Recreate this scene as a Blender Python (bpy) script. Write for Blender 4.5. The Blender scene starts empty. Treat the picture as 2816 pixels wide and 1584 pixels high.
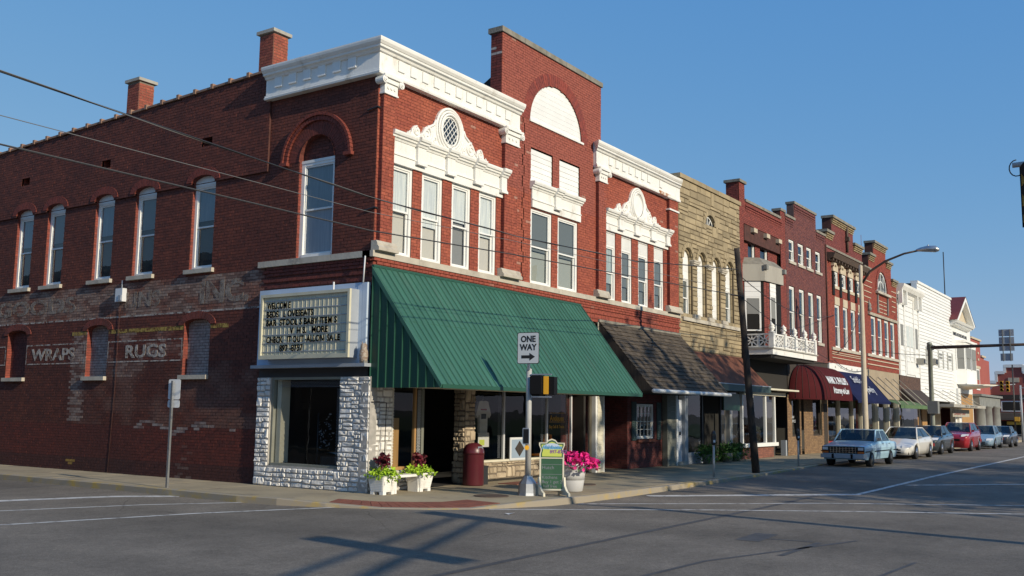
import bpy, math, random
import numpy as np
from math import sin, cos, pi, sqrt, radians, atan2, hypot
from mathutils import Matrix, Vector

scene = bpy.context.scene
col = scene.collection
rnd = random.Random(7)

# ------------------------------------------------------------------ camera, sky, sun, exposure
RM = [[0.563955, 0.111158, 0.81829], [-0.825699, 0.059974, 0.560914], [0.013274, -0.991991, 0.125606]]
cam = bpy.data.cameras.new('camera'); camo = bpy.data.objects.new('camera', cam); col.objects.link(camo)
M = Matrix(((RM[0][0], -RM[0][1], -RM[0][2], -14.1268), (RM[1][0], -RM[1][1], -RM[1][2], -13.0106),
            (RM[2][0], -RM[2][1], -RM[2][2], 1.58), (0, 0, 0, 1)))
camo.matrix_world = M
cam.sensor_width = 36.0; cam.lens = 34.31; cam.clip_end = 2000; cam.clip_start = 0.05
scene.camera = camo
SUN = Vector((-0.15, -1.0, 0.42)).normalized()          # towards the sun
SUN_EL = math.asin(SUN.z); SUN_ROT = atan2(SUN.x, SUN.y)
world = bpy.data.worlds.new('World'); scene.world = world; world.use_nodes = True
wn = world.node_tree; bg = wn.nodes['Background']
sky = wn.nodes.new('ShaderNodeTexSky'); sky.sky_type = 'NISHITA'; sky.sun_disc = False
sky.sun_elevation = SUN_EL; sky.sun_rotation = SUN_ROT; sky.altitude = 150; sky.air_density = 1.0
sky.dust_density = 0.0; sky.ozone_density = 1.0
# tone curve on the sky texture (per channel, the same in every direction): the hazy, even blue of the photograph
sp_ = wn.nodes.new('ShaderNodeSeparateColor'); cb_ = wn.nodes.new('ShaderNodeCombineColor'); wn.links.new(sky.outputs[0], sp_.inputs[0])
for i_, (k_, g_) in enumerate(((.70, .80), (1.72, .43), (4.12, .14))):
    p_ = wn.nodes.new('ShaderNodeMath'); p_.operation = 'POWER'; p_.inputs[1].default_value = g_; wn.links.new(sp_.outputs[i_], p_.inputs[0])
    q_ = wn.nodes.new('ShaderNodeMath'); q_.operation = 'MULTIPLY'; q_.inputs[1].default_value = k_; wn.links.new(p_.outputs[0], q_.inputs[0]); wn.links.new(q_.outputs[0], cb_.inputs[i_])
wn.links.new(cb_.outputs[0], bg.inputs[0]); bg.inputs[1].default_value = 0.12
sl = bpy.data.lights.new('sun', 'SUN'); sl.energy = 4.5; sl.angle = radians(0.5); sl.color = (1.0, 0.88, 0.68)
so = bpy.data.objects.new('sun', sl); col.objects.link(so)
so.rotation_euler = (-SUN).to_track_quat('-Z', 'Y').to_euler(); so.location = (-20, -40, 30)
scene.view_settings.view_transform = 'Standard'; scene.view_settings.look = 'None'
scene.view_settings.exposure = 0.0; scene.view_settings.gamma = 1.0
scene.view_settings.use_curve_mapping = False

# ------------------------------------------------------------------ materials
MATS = {}
def nd(nt, t, **kw):
    n = nt.nodes.new(t)
    for k, v in kw.items(): setattr(n, k, v)
    return n
def mat(name, c, rough=0.7, c2=None, scale=4.0, detail=4.0, bump=0.0, bscale=None, metal=0.0, spec=0.5, attr=False,
        vary=0.0, stain=None, stain_scale=1.0, stain_lo=0.55, stain_hi=0.7, emit=None, stretch=None, coat=0.0, stain2=None):
    """procedural principled material: two colours mixed by noise, optional stain layer, bump, per-piece variation"""
    m = bpy.data.materials.new(name); m.use_nodes = True; nt = m.node_tree; L = nt.links
    b = nt.nodes['Principled BSDF']; b.inputs['Roughness'].default_value = rough; b.inputs['Metallic'].default_value = metal
    b.inputs['Specular IOR Level'].default_value = spec; b.inputs['Coat Weight'].default_value = coat
    tc = nd(nt, 'ShaderNodeTexCoord'); vec = tc.outputs['Object']
    if stretch:
        mp = nd(nt, 'ShaderNodeMapping'); mp.inputs['Scale'].default_value = stretch; L.new(vec, mp.inputs[0]); vec = mp.outputs[0]
    c4 = (*c, 1)
    if attr:
        at = nd(nt, 'ShaderNodeAttribute', attribute_name='Col'); out = at.outputs['Color']
    else:
        rgb = nd(nt, 'ShaderNodeRGB'); rgb.outputs[0].default_value = c4; out = rgb.outputs[0]
    nz = nd(nt, 'ShaderNodeTexNoise'); nz.inputs['Scale'].default_value = scale; nz.inputs['Detail'].default_value = detail
    L.new(vec, nz.inputs['Vector'])
    if c2 is not None:
        rp = nd(nt, 'ShaderNodeMapRange'); rp.inputs[1].default_value = 0.35; rp.inputs[2].default_value = 0.65
        L.new(nz.outputs[0], rp.inputs[0])
        mx = nd(nt, 'ShaderNodeMix', data_type='RGBA'); L.new(rp.outputs[0], mx.inputs['Factor'])
        L.new(out, mx.inputs['A']); mx.inputs['B'].default_value = (*c2, 1); out = mx.outputs['Result']
    elif attr:
        rp = nd(nt, 'ShaderNodeMapRange'); rp.inputs[1].default_value = 0.3; rp.inputs[2].default_value = 0.7
        rp.inputs[3].default_value = 0.72; rp.inputs[4].default_value = 1.22; L.new(nz.outputs[0], rp.inputs[0])
        mx = nd(nt, 'ShaderNodeMix', data_type='RGBA', blend_type='MULTIPLY'); mx.inputs['Factor'].default_value = 1
        L.new(out, mx.inputs['A']); L.new(rp.outputs[0], mx.inputs['B']); out = mx.outputs['Result']
    if vary:
        oi = nd(nt, 'ShaderNodeObjectInfo'); gi = nd(nt, 'ShaderNodeNewGeometry')
        ad = nd(nt, 'ShaderNodeMath', operation='ADD'); L.new(oi.outputs['Random'], ad.inputs[0]); L.new(gi.outputs['Random Per Island'], ad.inputs[1])
        fr = nd(nt, 'ShaderNodeMath', operation='FRACT'); L.new(ad.outputs[0], fr.inputs[0])
        mr = nd(nt, 'ShaderNodeMapRange'); mr.inputs[3].default_value = 1 - vary; mr.inputs[4].default_value = 1 + vary
        L.new(fr.outputs[0], mr.inputs[0])
        mx = nd(nt, 'ShaderNodeMix', data_type='RGBA', blend_type='MULTIPLY'); mx.inputs['Factor'].default_value = 1
        L.new(out, mx.inputs['A']); L.new(mr.outputs[0], mx.inputs['B']); out = mx.outputs['Result']
    if stain is not None:
        n2 = nd(nt, 'ShaderNodeTexNoise'); n2.inputs['Scale'].default_value = stain_scale; n2.inputs['Detail'].default_value = 8
        n2.inputs['Roughness'].default_value = 0.65; L.new(vec, n2.inputs['Vector'])
        r2 = nd(nt, 'ShaderNodeMapRange'); r2.inputs[1].default_value = stain_lo; r2.inputs[2].default_value = stain_hi
        L.new(n2.outputs[0], r2.inputs[0])
        mx = nd(nt, 'ShaderNodeMix', data_type='RGBA'); L.new(r2.outputs[0], mx.inputs['Factor'])
        L.new(out, mx.inputs['A']); mx.inputs['B'].default_value = (*stain, 1); out = mx.outputs['Result']
    L.new(out, b.inputs['Base Color'])
    if bump:
        nb = nd(nt, 'ShaderNodeTexNoise'); nb.inputs['Scale'].default_value = bscale or scale * 6; nb.inputs['Detail'].default_value = 6
        L.new(vec, nb.inputs['Vector'])
        bp = nd(nt, 'ShaderNodeBump'); bp.inputs['Strength'].default_value = bump; bp.inputs['Distance'].default_value = 0.02
        L.new(nb.outputs[0], bp.inputs['Height']); L.new(bp.outputs[0], b.inputs['Normal'])
    if emit:
        b.inputs['Emission Color'].default_value = (*emit[0], 1); b.inputs['Emission Strength'].default_value = emit[1]
    MATS[name] = m
    return m
def glassmat(name, tint=(1, 1, 1), ior=1.6, rough=0.01):
    m = bpy.data.materials.new(name); m.use_nodes = True; nt = m.node_tree; L = nt.links
    nt.nodes.remove(nt.nodes['Principled BSDF']); o = nt.nodes['Material Output']
    t = nd(nt, 'ShaderNodeBsdfTransparent'); t.inputs[0].default_value = (*tint, 1)
    g = nd(nt, 'ShaderNodeBsdfGlossy'); g.inputs['Roughness'].default_value = rough
    lw = nd(nt, 'ShaderNodeLayerWeight'); lw.inputs[0].default_value = 0.5
    pw = nd(nt, 'ShaderNodeMath', operation='POWER'); L.new(lw.outputs['Facing'], pw.inputs[0]); pw.inputs[1].default_value = 4.0
    f0 = ((ior - 1) / (ior + 1)) ** 2 * 1.2
    f = nd(nt, 'ShaderNodeMapRange'); f.inputs[3].default_value = f0; f.inputs[4].default_value = 1.0; L.new(pw.outputs[0], f.inputs[0])
    nz = nd(nt, 'ShaderNodeTexNoise'); nz.inputs['Scale'].default_value = 1.6; tc = nd(nt, 'ShaderNodeTexCoord'); L.new(tc.outputs['Object'], nz.inputs['Vector'])
    bp = nd(nt, 'ShaderNodeBump'); bp.inputs['Strength'].default_value = 0.05; bp.inputs['Distance'].default_value = 0.05
    L.new(nz.outputs[0], bp.inputs['Height']); L.new(bp.outputs[0], g.inputs['Normal'])
    mx = nd(nt, 'ShaderNodeMixShader'); L.new(f.outputs[0], mx.inputs[0]); L.new(t.outputs[0], mx.inputs[1]); L.new(g.outputs[0], mx.inputs[2])
    L.new(mx.outputs[0], o.inputs[0]); MATS[name] = m
    return m
def wornpaint(name, c, lo, hi, scale=9.0):
    """paint on brick, worn through where a noise is low"""
    m = mat(name, c, 0.85); nt = m.node_tree; L = nt.links; o = nt.nodes['Material Output']; b = nt.nodes['Principled BSDF']
    tc = nd(nt, 'ShaderNodeTexCoord')
    nz = nd(nt, 'ShaderNodeTexNoise'); nz.inputs['Scale'].default_value = scale; nz.inputs['Detail'].default_value = 8; nz.inputs['Roughness'].default_value = 0.7
    L.new(tc.outputs['Object'], nz.inputs['Vector'])
    r = nd(nt, 'ShaderNodeMapRange'); r.inputs[1].default_value = lo; r.inputs[2].default_value = hi; L.new(nz.outputs[0], r.inputs[0])
    t = nd(nt, 'ShaderNodeBsdfTransparent'); mx = nd(nt, 'ShaderNodeMixShader')
    L.new(r.outputs[0], mx.inputs[0]); L.new(t.outputs[0], mx.inputs[1]); L.new(b.outputs[0], mx.inputs[2]); L.new(mx.outputs[0], o.inputs[0])
    return m

mat('brick', (.3, .05, .03), 0.85, attr=True, scale=14, bump=0.25, bscale=60)
mat('mortar_red', (.15, .04, .03), 0.95, c2=(.20, .07, .05), scale=6)
mat('mortar_dark', (.06, .025, .02), 0.95, c2=(.09, .035, .028), scale=6)
mat('mortar_buff', (.22, .19, .15), 0.95, c2=(.15, .12, .09), scale=6)
mat('mortar_grey', (.14, .09, .08), 0.95, c2=(.10, .06, .055), scale=6)
mat('white_paint', (.82, .81, .77), 0.55, c2=(.75, .74, .70), scale=1.7, stain=(.46, .42, .35), stain_scale=3.2, stain_lo=.56, stain_hi=.80, bump=0.12, bscale=25, stretch=(1, 1, .45))
mat('white_trim', (.80, .80, .77), 0.5, c2=(.75, .75, .72), scale=3)
mat('white_board', (.80, .80, .78), 0.5, c2=(.74, .74, .72), scale=2, vary=0.04)
mat('rust_white', (.78, .76, .70), 0.6, stain=(.35, .13, .03), stain_scale=3.0, stain_lo=.5, stain_hi=.62)
mat('limestone', (.50, .46, .38), 0.85, c2=(.40, .36, .30), scale=3, bump=0.2, stain=(.24, .21, .18), stain_scale=1.8, stain_lo=.58, stain_hi=.75)
mat('coping_stone', (.26, .24, .20), 0.9, c2=(.17, .16, .13), scale=4, bump=0.3)
mat('ashlar', (.35, .28, .17), 0.9, c2=(.275, .22, .135), scale=2.2, bump=0.45, bscale=16, vary=0.20, stain=(.15, .115, .075), stain_scale=1.3, stain_lo=.57, stain_hi=.78)
mat('ashlar_joint', (.13, .10, .065), 0.95)
mat('white_rock', (.80, .78, .74), 0.8, c2=(.64, .62, .58), scale=5, bump=0.6, bscale=18, vary=0.13, stain=(.40, .37, .33), stain_scale=4, stain_lo=.57, stain_hi=.78)
mat('tan_rock', (.46, .38, .27), 0.85, c2=(.34, .27, .19), scale=4, bump=0.5, bscale=12, vary=0.2)
mat('rock_joint', (.30, .29, .27), 0.95, c2=(.42, .40, .37), scale=8)
mat('tan_joint', (.16, .13, .10), 0.95)
mat('green_metal', (.036, .112, .078), 0.45, c2=(.046, .138, .097), scale=2.2, spec=0.4, vary=0.07, stretch=(3, .35, .35), stain=(.06, .12, .09), stain_scale=2.5, stain_lo=.55, stain_hi=.8)
mat('green_dark', (.020, .080, .052), 0.4)
mat('shingle', (.095, .075, .055), 0.95, c2=(.06, .048, .036), scale=7, bump=0.5, bscale=90, vary=0.22)
mat('brown_roll', (.17, .062, .035), 0.9, c2=(.13, .046, .027), scale=3, bump=0.4, bscale=120)
mat('wood_dark', (.055, .042, .034), 0.9, c2=(.03, .024, .02), scale=3, stretch=(14, 14, 1.2), bump=0.5, bscale=4)
mat('dark_metal', (.025, .025, .027), 0.5)
mat('black', (.006, .006, .007), 0.7, spec=0.2)
mat('black_print', (.012, .012, .014), 0.7)
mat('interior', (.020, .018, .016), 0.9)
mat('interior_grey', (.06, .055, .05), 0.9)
mat('galv', (.50, .51, .52), 0.38, c2=(.40, .41, .42), scale=5, metal=0.85, stain=(.30, .30, .31), stain_scale=6, stain_lo=.55, stain_hi=.75)
mat('alu_pole', (.45, .45, .44), 0.5, c2=(.36, .36, .35), scale=4)
mat('sign_white', (.62, .64, .66), 0.4)
mat('sign_grey', (.34, .37, .41), 0.45, c2=(.30, .33, .37), scale=3)
mat('blue_white', (.50, .60, .72), 0.55, c2=(.44, .53, .65), scale=1.6)
mat('letterboard', (.60, .57, .43), 0.5, c2=(.52, .50, .38), scale=2.5)
mat('letterboard_track', (.62, .59, .45), 0.5)
mat('signal_yellow', (.75, .38, .02), 0.4)
mat('signal_amber', (.55, .30, .03), 0.5)
mat('maroon_metal', (.095, .012, .020), 0.38, c2=(.08, .011, .018), scale=3, spec=0.6)
mat('maroon_cloth', (.072, .011, .013), 0.9, spec=0.15, c2=(.060, .009, .011), scale=1.5, bump=0.15, bscale=8)
mat('navy_cloth', (.011, .016, .062), 0.9, spec=0.15, c2=(.009, .013, .05), scale=1.5)
mat('green_cloth', (.10, .17, .07), 0.85, c2=(.08, .14, .06), scale=2)
mat('brown_cloth', (.05, .034, .030), 0.9, c2=(.04, .028, .025), scale=2)
mat('concrete', (.36, .30, .20), 0.9, c2=(.29, .24, .16), scale=1.1, bump=0.15, bscale=40, vary=0.07, stain=(.17, .145, .115), stain_scale=1.3, stain_lo=.55, stain_hi=.72)
mat('concrete_grey', (.40, .38, .33), 0.9, c2=(.33, .31, .27), scale=1.6, bump=0.2, bscale=30, stain=(.20, .19, .17), stain_scale=2.0, stain_lo=.56, stain_hi=.74, stretch=(1, 1, .35))
mat('kerb_yellow', (.40, .29, .09), 0.85, c2=(.34, .27, .15), scale=2.5, stain=(.30, .26, .20), stain_scale=2.5, stain_lo=.38, stain_hi=.52)
mat('paver_red', (.22, .075, .048), 0.9, c2=(.18, .062, .042), scale=5, vary=0.1)
mat('road_paint', (.62, .61, .58), 0.7, c2=(.5, .49, .46), scale=3, stain=(.20, .19, .185), stain_scale=6, stain_lo=.52, stain_hi=.64)
mat('tar', (.05, .05, .052), 0.7, c2=(.075, .075, .075), scale=5)
mat('iron', (.07, .05, .04), 0.8, c2=(.10, .065, .045), scale=8)
mat('chalkboard', (.022, .085, .042), 0.6, c2=(.03, .10, .05), scale=5)
mat('cream_paint', (.66, .62, .49), 0.6, c2=(.60, .56, .44), scale=4)
mat('cream_stone', (.54, .46, .34), 0.8, c2=(.46, .39, .29), scale=3, bump=0.1)
mat('blind', (.46, .45, .40), 0.8)
mat('blind_grey', (.20, .205, .20), 0.85)
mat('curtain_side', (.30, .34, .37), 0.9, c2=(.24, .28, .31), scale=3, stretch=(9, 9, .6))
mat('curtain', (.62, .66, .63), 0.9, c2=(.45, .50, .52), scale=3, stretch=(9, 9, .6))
mat('wood_light', (.42, .24, .09), 0.6, c2=(.36, .20, .07), scale=2, stretch=(6, 6, .8))
mat('grey_siding', (.20, .205, .17), 0.7, c2=(.17, .175, .145), scale=3, vary=0.06)
mat('shutter_green', (.045, .075, .07), 0.6)
mat('door_white', (.60, .64, .70), 0.5)
mat('roof_black', (.02, .02, .02), 0.85)
mat('pot_white', (.58, .59, .60), 0.6, c2=(.52, .53, .55), scale=3)
mat('soil', (.04, .03, .02), 0.95)
mat('petunia', (.62, .012, .19), 0.6, vary=0.3)
mat('lime_leaf', (.30, .46, .03), 0.55, vary=0.3, spec=0.3)
mat('coleus', (.11, .008, .018), 0.6, vary=0.35)
mat('green_leaf', (.055, .13, .025), 0.6, vary=0.4, spec=0.3)
mat('dark_leaf', (.035, .075, .02), 0.6, vary=0.4)
mat('bark', (.10, .075, .055), 0.95, c2=(.06, .045, .035), scale=6, stretch=(1, 1, .2), bump=0.6)
mat('terracotta_cap', (.30, .18, .12), 0.8, c2=(.22, .13, .09), scale=5)
mat('rubber', (.014, .014, .015), 0.85)
mat('chrome', (.62, .62, .63), 0.22, metal=1.0)
mat('rim', (.50, .50, .51), 0.32, metal=0.9)
mat('car_glass', (.012, .016, .02), 0.06, spec=0.8)
mat('headlight', (.62, .63, .64), 0.12, spec=0.9)
mat('amber_lens', (.50, .12, .02), 0.25)
mat('red_lens', (.35, .01, .01), 0.25)
mat('car_blue', (.36, .55, .66), 0.35, coat=0.6)
mat('car_white', (.72, .70, .64), 0.3, coat=0.8)
mat('car_charcoal', (.026, .036, .042), 0.25, coat=0.9)
mat('car_red', (.30, .010, .018), 0.25, coat=0.9)
mat('car_lightblue', (.20, .29, .37), 0.3, coat=0.8)
mat('car_black', (.03, .034, .042), 0.28, coat=0.8)
mat('underbody', (.01, .01, .01), 0.9)
mat('owl', (.20, .115, .075), 0.85, c2=(.42, .37, .31), scale=26)
mat('red_paint', (.30, .03, .03), 0.5)
mat('far_red', (.33, .085, .065), 0.85, c2=(.29, .075, .058), scale=0.8)
mat('roof_red', (.16, .028, .03), 0.8, c2=(.13, .024, .026), scale=3)
mat('stone_grey', (.22, .225, .21), 0.8, c2=(.17, .175, .165), scale=2)
mat('yellow_sign', (.72, .50, .08), 0.6)
mat('gold_paint', (.42, .22, .03), 0.7)
mat('orange', (.62, .20, .02), 0.6)
mat('cloth_white', (.62, .60, .57), 0.9)
mat('sky_print', (.10, .30, .50), 0.7); mat('lime_print', (.50, .56, .10), 0.7); mat('violet_print', (.20, .08, .25), 0.7)
mat('wire', (.018, .018, .02), 0.6); mat('wire_light', (.13, .13, .13), 0.6)
mat('lawn', (.05, .09, .025), 0.95, c2=(.035, .07, .02), scale=3)
glassmat('glass', ior=1.5); glassmat('glass_dark', (.78, .82, .82), 1.62); glassmat('glass_shop', (.85, .87, .87), 1.33); glassmat('auto_glass', (.30, .34, .34), 1.5)
wornpaint('ghost_white', (.44, .40, .36), .38, .58, 6)
wornpaint('ghost_faint', (.31, .26, .22), .40, .66, 4)
wornpaint('ghost_yellow', (.36, .25, .06), .40, .56, 8)

# ------------------------------------------------------------------ mesh helpers
def TF(u, v, w): return (u, -w, v)          # a wall facing the main street (-Y): u = X, v = Z, w = out of the wall
def TL(u, v, w): return (-w, u, v)          # the side wall (-X): u = Y
def TI(u, v, w): return (u, v, w)
class MB:
    def __init__(s, T=TI): s.v = []; s.f = []; s.c = []; s.T = T; s.sm = []
    def add(s, vs, fs, c=None, smooth=False):
        n = len(s.v); s.v += [s.T(*p) for p in vs]
        for f in fs:
            s.f.append([n + i for i in f]); s.c.append(c); s.sm.append(smooth)
        return s
    def box(s, u0, u1, v0, v1, w0, w1, c=None):
        return s.add([(u0, v0, w0), (u1, v0, w0), (u1, v1, w0), (u0, v1, w0), (u0, v0, w1), (u1, v0, w1), (u1, v1, w1), (u0, v1, w1)],
                     [(3, 2, 1, 0), (4, 5, 6, 7), (0, 1, 5, 4), (1, 2, 6, 5), (2, 3, 7, 6), (3, 0, 4, 7)], c)
    def quad(s, a, b, c_, d, c=None): return s.add([a, b, c_, d], [(0, 1, 2, 3)], c)
    def prism(s, poly, w0, w1, c=None):     # polygon in (u,v) extruded along w
        n = len(poly); vs = [(p[0], p[1], w0) for p in poly] + [(p[0], p[1], w1) for p in poly]
        return s.add(vs, [tuple(range(n - 1, -1, -1)), tuple(range(n, 2 * n))] + [(i, (i + 1) % n, n + (i + 1) % n, n + i) for i in range(n)], c)
    def prism_u(s, poly, u0, u1, c=None):   # profile in (w,v) extruded along u
        n = len(poly); vs = [(u0, p[1], p[0]) for p in poly] + [(u1, p[1], p[0]) for p in poly]
        return s.add(vs, [tuple(range(n)), tuple(range(2 * n - 1, n - 1, -1))] + [(i, n + i, n + (i + 1) % n, (i + 1) % n) for i in range(n)], c)
    def loft(s, rings, cap=True, closed=True, c=None, smooth=False):
        n = len(rings[0]); vs = [p for r in rings for p in r]; fs = []
        for k in range(len(rings) - 1):
            for i in range(n if closed else n - 1):
                j = (i + 1) % n; fs.append((k * n + i, k * n + j, (k + 1) * n + j, (k + 1) * n + i))
        if cap: fs += [tuple(range(n - 1, -1, -1)), tuple(range((len(rings) - 1) * n, len(rings) * n))]
        return s.add(vs, fs, c, smooth)
    def tube(s, pts, r, n=8, cap=True, c=None, smooth=True):
        pts = [Vector(p) for p in pts]; rings = []
        rs = r if isinstance(r, (list, tuple)) else [r] * len(pts)
        up = Vector((0, 0, 1))
        d0 = (pts[1] - pts[0]).normalized()
        a = d0.cross(up) if abs(d0.z) < 0.95 else d0.cross(Vector((1, 0, 0))); a.normalize()
        for i, p in enumerate(pts):
            d = (pts[min(i + 1, len(pts) - 1)] - pts[max(i - 1, 0)]).normalized()
            a = (a - d * a.dot(d)).normalized(); b = d.cross(a)
            rings.append([tuple(p + (a * cos(2 * pi * k / n) + b * sin(2 * pi * k / n)) * rs[i]) for k in range(n)])
        return s.loft(rings, cap, True, c, smooth)
    def lathe(s, prof, cx, cy, n=16, c=None, smooth=True):   # prof [(r,z)], axis = third coordinate
        rings = [[(cx + r * cos(2 * pi * k / n), cy + r * sin(2 * pi * k / n), z) for k in range(n)] for r, z in prof]
        return s.loft(rings, True, True, c, smooth)
    def build(s, name, m, parent=None, fix=True):
        me = bpy.data.meshes.new(name)
        me.from_pydata(s.v, [], s.f)
        if any(s.sm): me.polygons.foreach_set('use_smooth', s.sm)
        if any(c is not None for c in s.c):
            a = me.color_attributes.new('Col', 'FLOAT_COLOR', 'CORNER'); d = []
            for f, c in zip(s.f, s.c):
                d += [c[0], c[1], c[2], 1.0] * len(f) if c is not None else [.3, .05, .03, 1.0] * len(f)
            a.data.foreach_set('color', d)
        if fix:
            import bmesh
            bm = bmesh.new(); bm.from_mesh(me); bmesh.ops.recalc_face_normals(bm, faces=bm.faces); bm.to_mesh(me); bm.free()
        if isinstance(m, str): m = MATS[m]
        me.materials.append(m)
        o = bpy.data.objects.new(name, me); col.objects.link(o)
        if parent is not None: attach(o, parent)
        return o
def attach(o, parent):
    o.parent = parent
    loc = ROOTLOC.get(parent.name)
    if loc is not None: o.matrix_parent_inverse = Matrix.Translation(loc).inverted()
ROOTLOC = {}
def root(name, loc, label, cat, group=None):
    e = bpy.data.objects.new(name, None); col.objects.link(e); e.location = loc; e.empty_display_size = 0.2
    ROOTLOC[e.name] = Vector(loc); tag(e, label, cat, group); return e
def tag(o, label, cat, group=None):
    o['label'] = label; o['category'] = cat
    if group: o['group'] = group
    return o
def struct(o): o['kind'] = 'structure'; return o
def stuff(o): o['kind'] = 'stuff'; return o
def copytree(o, loc, label=None, group=None, rotz=None):
    r = o.copy(); col.objects.link(r); r.location = loc
    if rotz is not None: r.rotation_euler = (0, 0, rotz)
    if label: r['label'] = label
    if group: r['group'] = group
    for ch in list(o.children):
        c = ch.copy(); col.objects.link(c); c.parent = r
        for g in list(ch.children):
            d = g.copy(); col.objects.link(d); d.parent = c
    return r
def text(s, size, T, u, v, w, m, parent, name='lettering', align='LEFT', sx=1.0, bold=0.0, thick=0.003, shear=0.0, fn=None):
    cu = bpy.data.curves.new('t', 'FONT'); cu.body = s; cu.size = size; cu.align_x = align; cu.offset = bold; cu.shear = shear
    cu.extrude = thick; cu.resolution_u = 3
    to = bpy.data.objects.new('t', cu); col.objects.link(to)
    bpy.context.view_layer.update()
    me = bpy.data.meshes.new_from_object(to.evaluated_get(bpy.context.evaluated_depsgraph_get()))
    bpy.data.objects.remove(to); bpy.data.curves.remove(cu)
    for vt in me.vertices:
        p = vt.co
        q = (u + p.x * sx, v + p.y, w + p.z)
        vt.co = T(*(fn(*q) if fn else q))
    me.name = name; me.materials.clear(); me.materials.append(MATS[m])
    o = bpy.data.objects.new(name, me); col.objects.link(o); o['kind'] = 'stuff'
    if parent is not None: attach(o, parent)
    return o

# ------------------------------------------------------------------ bricks
def hsh(i, j, k=0):
    x = sin(i * 127.1 + j * 311.7 + k * 74.7) * 43758.5453
    return x - math.floor(x)
def vnoise(x, y, k=0):
    i, j = math.floor(x), math.floor(y); fx, fy = x - i, y - j
    fx = fx * fx * (3 - 2 * fx); fy = fy * fy * (3 - 2 * fy)
    return (hsh(i, j, k) * (1 - fx) + hsh(i + 1, j, k) * fx) * (1 - fy) + (hsh(i, j + 1, k) * (1 - fx) + hsh(i + 1, j + 1, k) * fx) * fy
def mixc(a, b, t): return tuple(x * (1 - t) + y * t for x, y in zip(a, b))
def rect(u0, u1, v0, v1): return lambda v: (u0, u1) if v0 < v < v1 else None
def arch(u0, u1, v0, v1, rise):       # rectangle with a segmental or semi-elliptical head of the given rise
    c, a = (u0 + u1) / 2, (u1 - u0) / 2
    def h(v):
        if v0 < v <= v1: return (u0, u1)
        if v1 < v < v1 + rise:
            x = a * sqrt(max(0, 1 - ((v - v1) / rise) ** 2)); return (c - x, c + x)
    return h
def lay(u0, u1, v0, v1, holes, colfn, course=.0667, L=.2, joint=.009, w=0.0, proud=.007, seed=1):
    """running-bond bricks between u0..u1, v0..v1 around the holes; also the mortar bed strips"""
    bricks = []; beds = []; n = int(round((v1 - v0) / course)); ch = (v1 - v0) / n
    for k in range(n):
        va, vb = v0 + k * ch, v0 + (k + 1) * ch; vm = (va + vb) / 2
        iv = [(u0, u1)]
        for h in holes:
            q = h(vm)
            if q is None: continue
            nv = []
            for a, b in iv:
                if q[1] <= a or q[0] >= b: nv.append((a, b)); continue
                if q[0] > a: nv.append((a, q[0]))
                if q[1] < b: nv.append((q[1], b))
            iv = nv
        off = (k % 2) * L / 2 + (hsh(k, seed) - .5) * .02
        for a, b in iv:
            beds.append((a, b, va, vb))
            i0 = math.floor((a - u0 - off) / L)
            i = i0
            while True:
                s = u0 + off + i * L; e = s + L; i += 1
                if s >= b: break
                s2, e2 = max(s, a), min(e, b)
                if e2 - s2 < .025: continue
                g = joint / 2; ga = g if s2 > a + 1e-6 else .001; gb = g if e2 < b - 1e-6 else .001
                pr = proud + (hsh(i, k, seed) - .5) * .005
                bricks.append((s2 + ga, e2 - gb, va + g, vb - g, w, w + pr, colfn((s2 + e2) / 2, vm, i, k)))
    return bricks, beds
def emit_bricks(T, bricks, beds, parent, mortar, single=0, w=0.0, key=None, bedname='mortar_bed', partname='brickwork'):
    if beds:
        mb = MB(T)
        for a, b, va, vb in beds: mb.quad((a, va, w), (b, va, w), (b, vb, w), (a, vb, w))
        mb.build(bedname, mortar, parent, fix=False)
    if single:
        bricks = sorted(bricks, key=key)
        for q in bricks[:single]:
            MB(T).box(*q[:6], q[6]).build('brick', 'brick', parent, fix=False)
        bricks = bricks[single:]
    mb = MB(T)
    for u0, u1, v0, v1, w0, w1, c in bricks:
        mb.add([(u0, v0, w0), (u1, v0, w0), (u1, v1, w0), (u0, v1, w0), (u0, v0, w1), (u1, v0, w1), (u1, v1, w1), (u0, v1, w1)],
               [(4, 5, 6, 7), (0, 1, 5, 4), (1, 2, 6, 5), (2, 3, 7, 6), (3, 0, 4, 7)], c)
    if bricks: stuff(mb.build(partname, 'brick', parent, fix=False))
def arch_ring(mb, cu, cv, ra, rb, h, n, w0, w1, cf, a0=0.0, a1=pi):
    """ring of wedge bricks: inner half-axes ra (u), rb (v), ring thickness h"""
    for k in range(n):
        p, q = a0 + (a1 - a0) * (k + .06) / n, a0 + (a1 - a0) * (k + .94) / n
        pts = [(cu + ra * cos(p), cv + rb * sin(p)), (cu + (ra + h) * cos(p), cv + (rb + h) * sin(p)),
               (cu + (ra + h) * cos(q), cv + (rb + h) * sin(q)), (cu + ra * cos(q), cv + rb * sin(q))]
        mb.prism(pts, w0, w1, cf(k))
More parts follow.
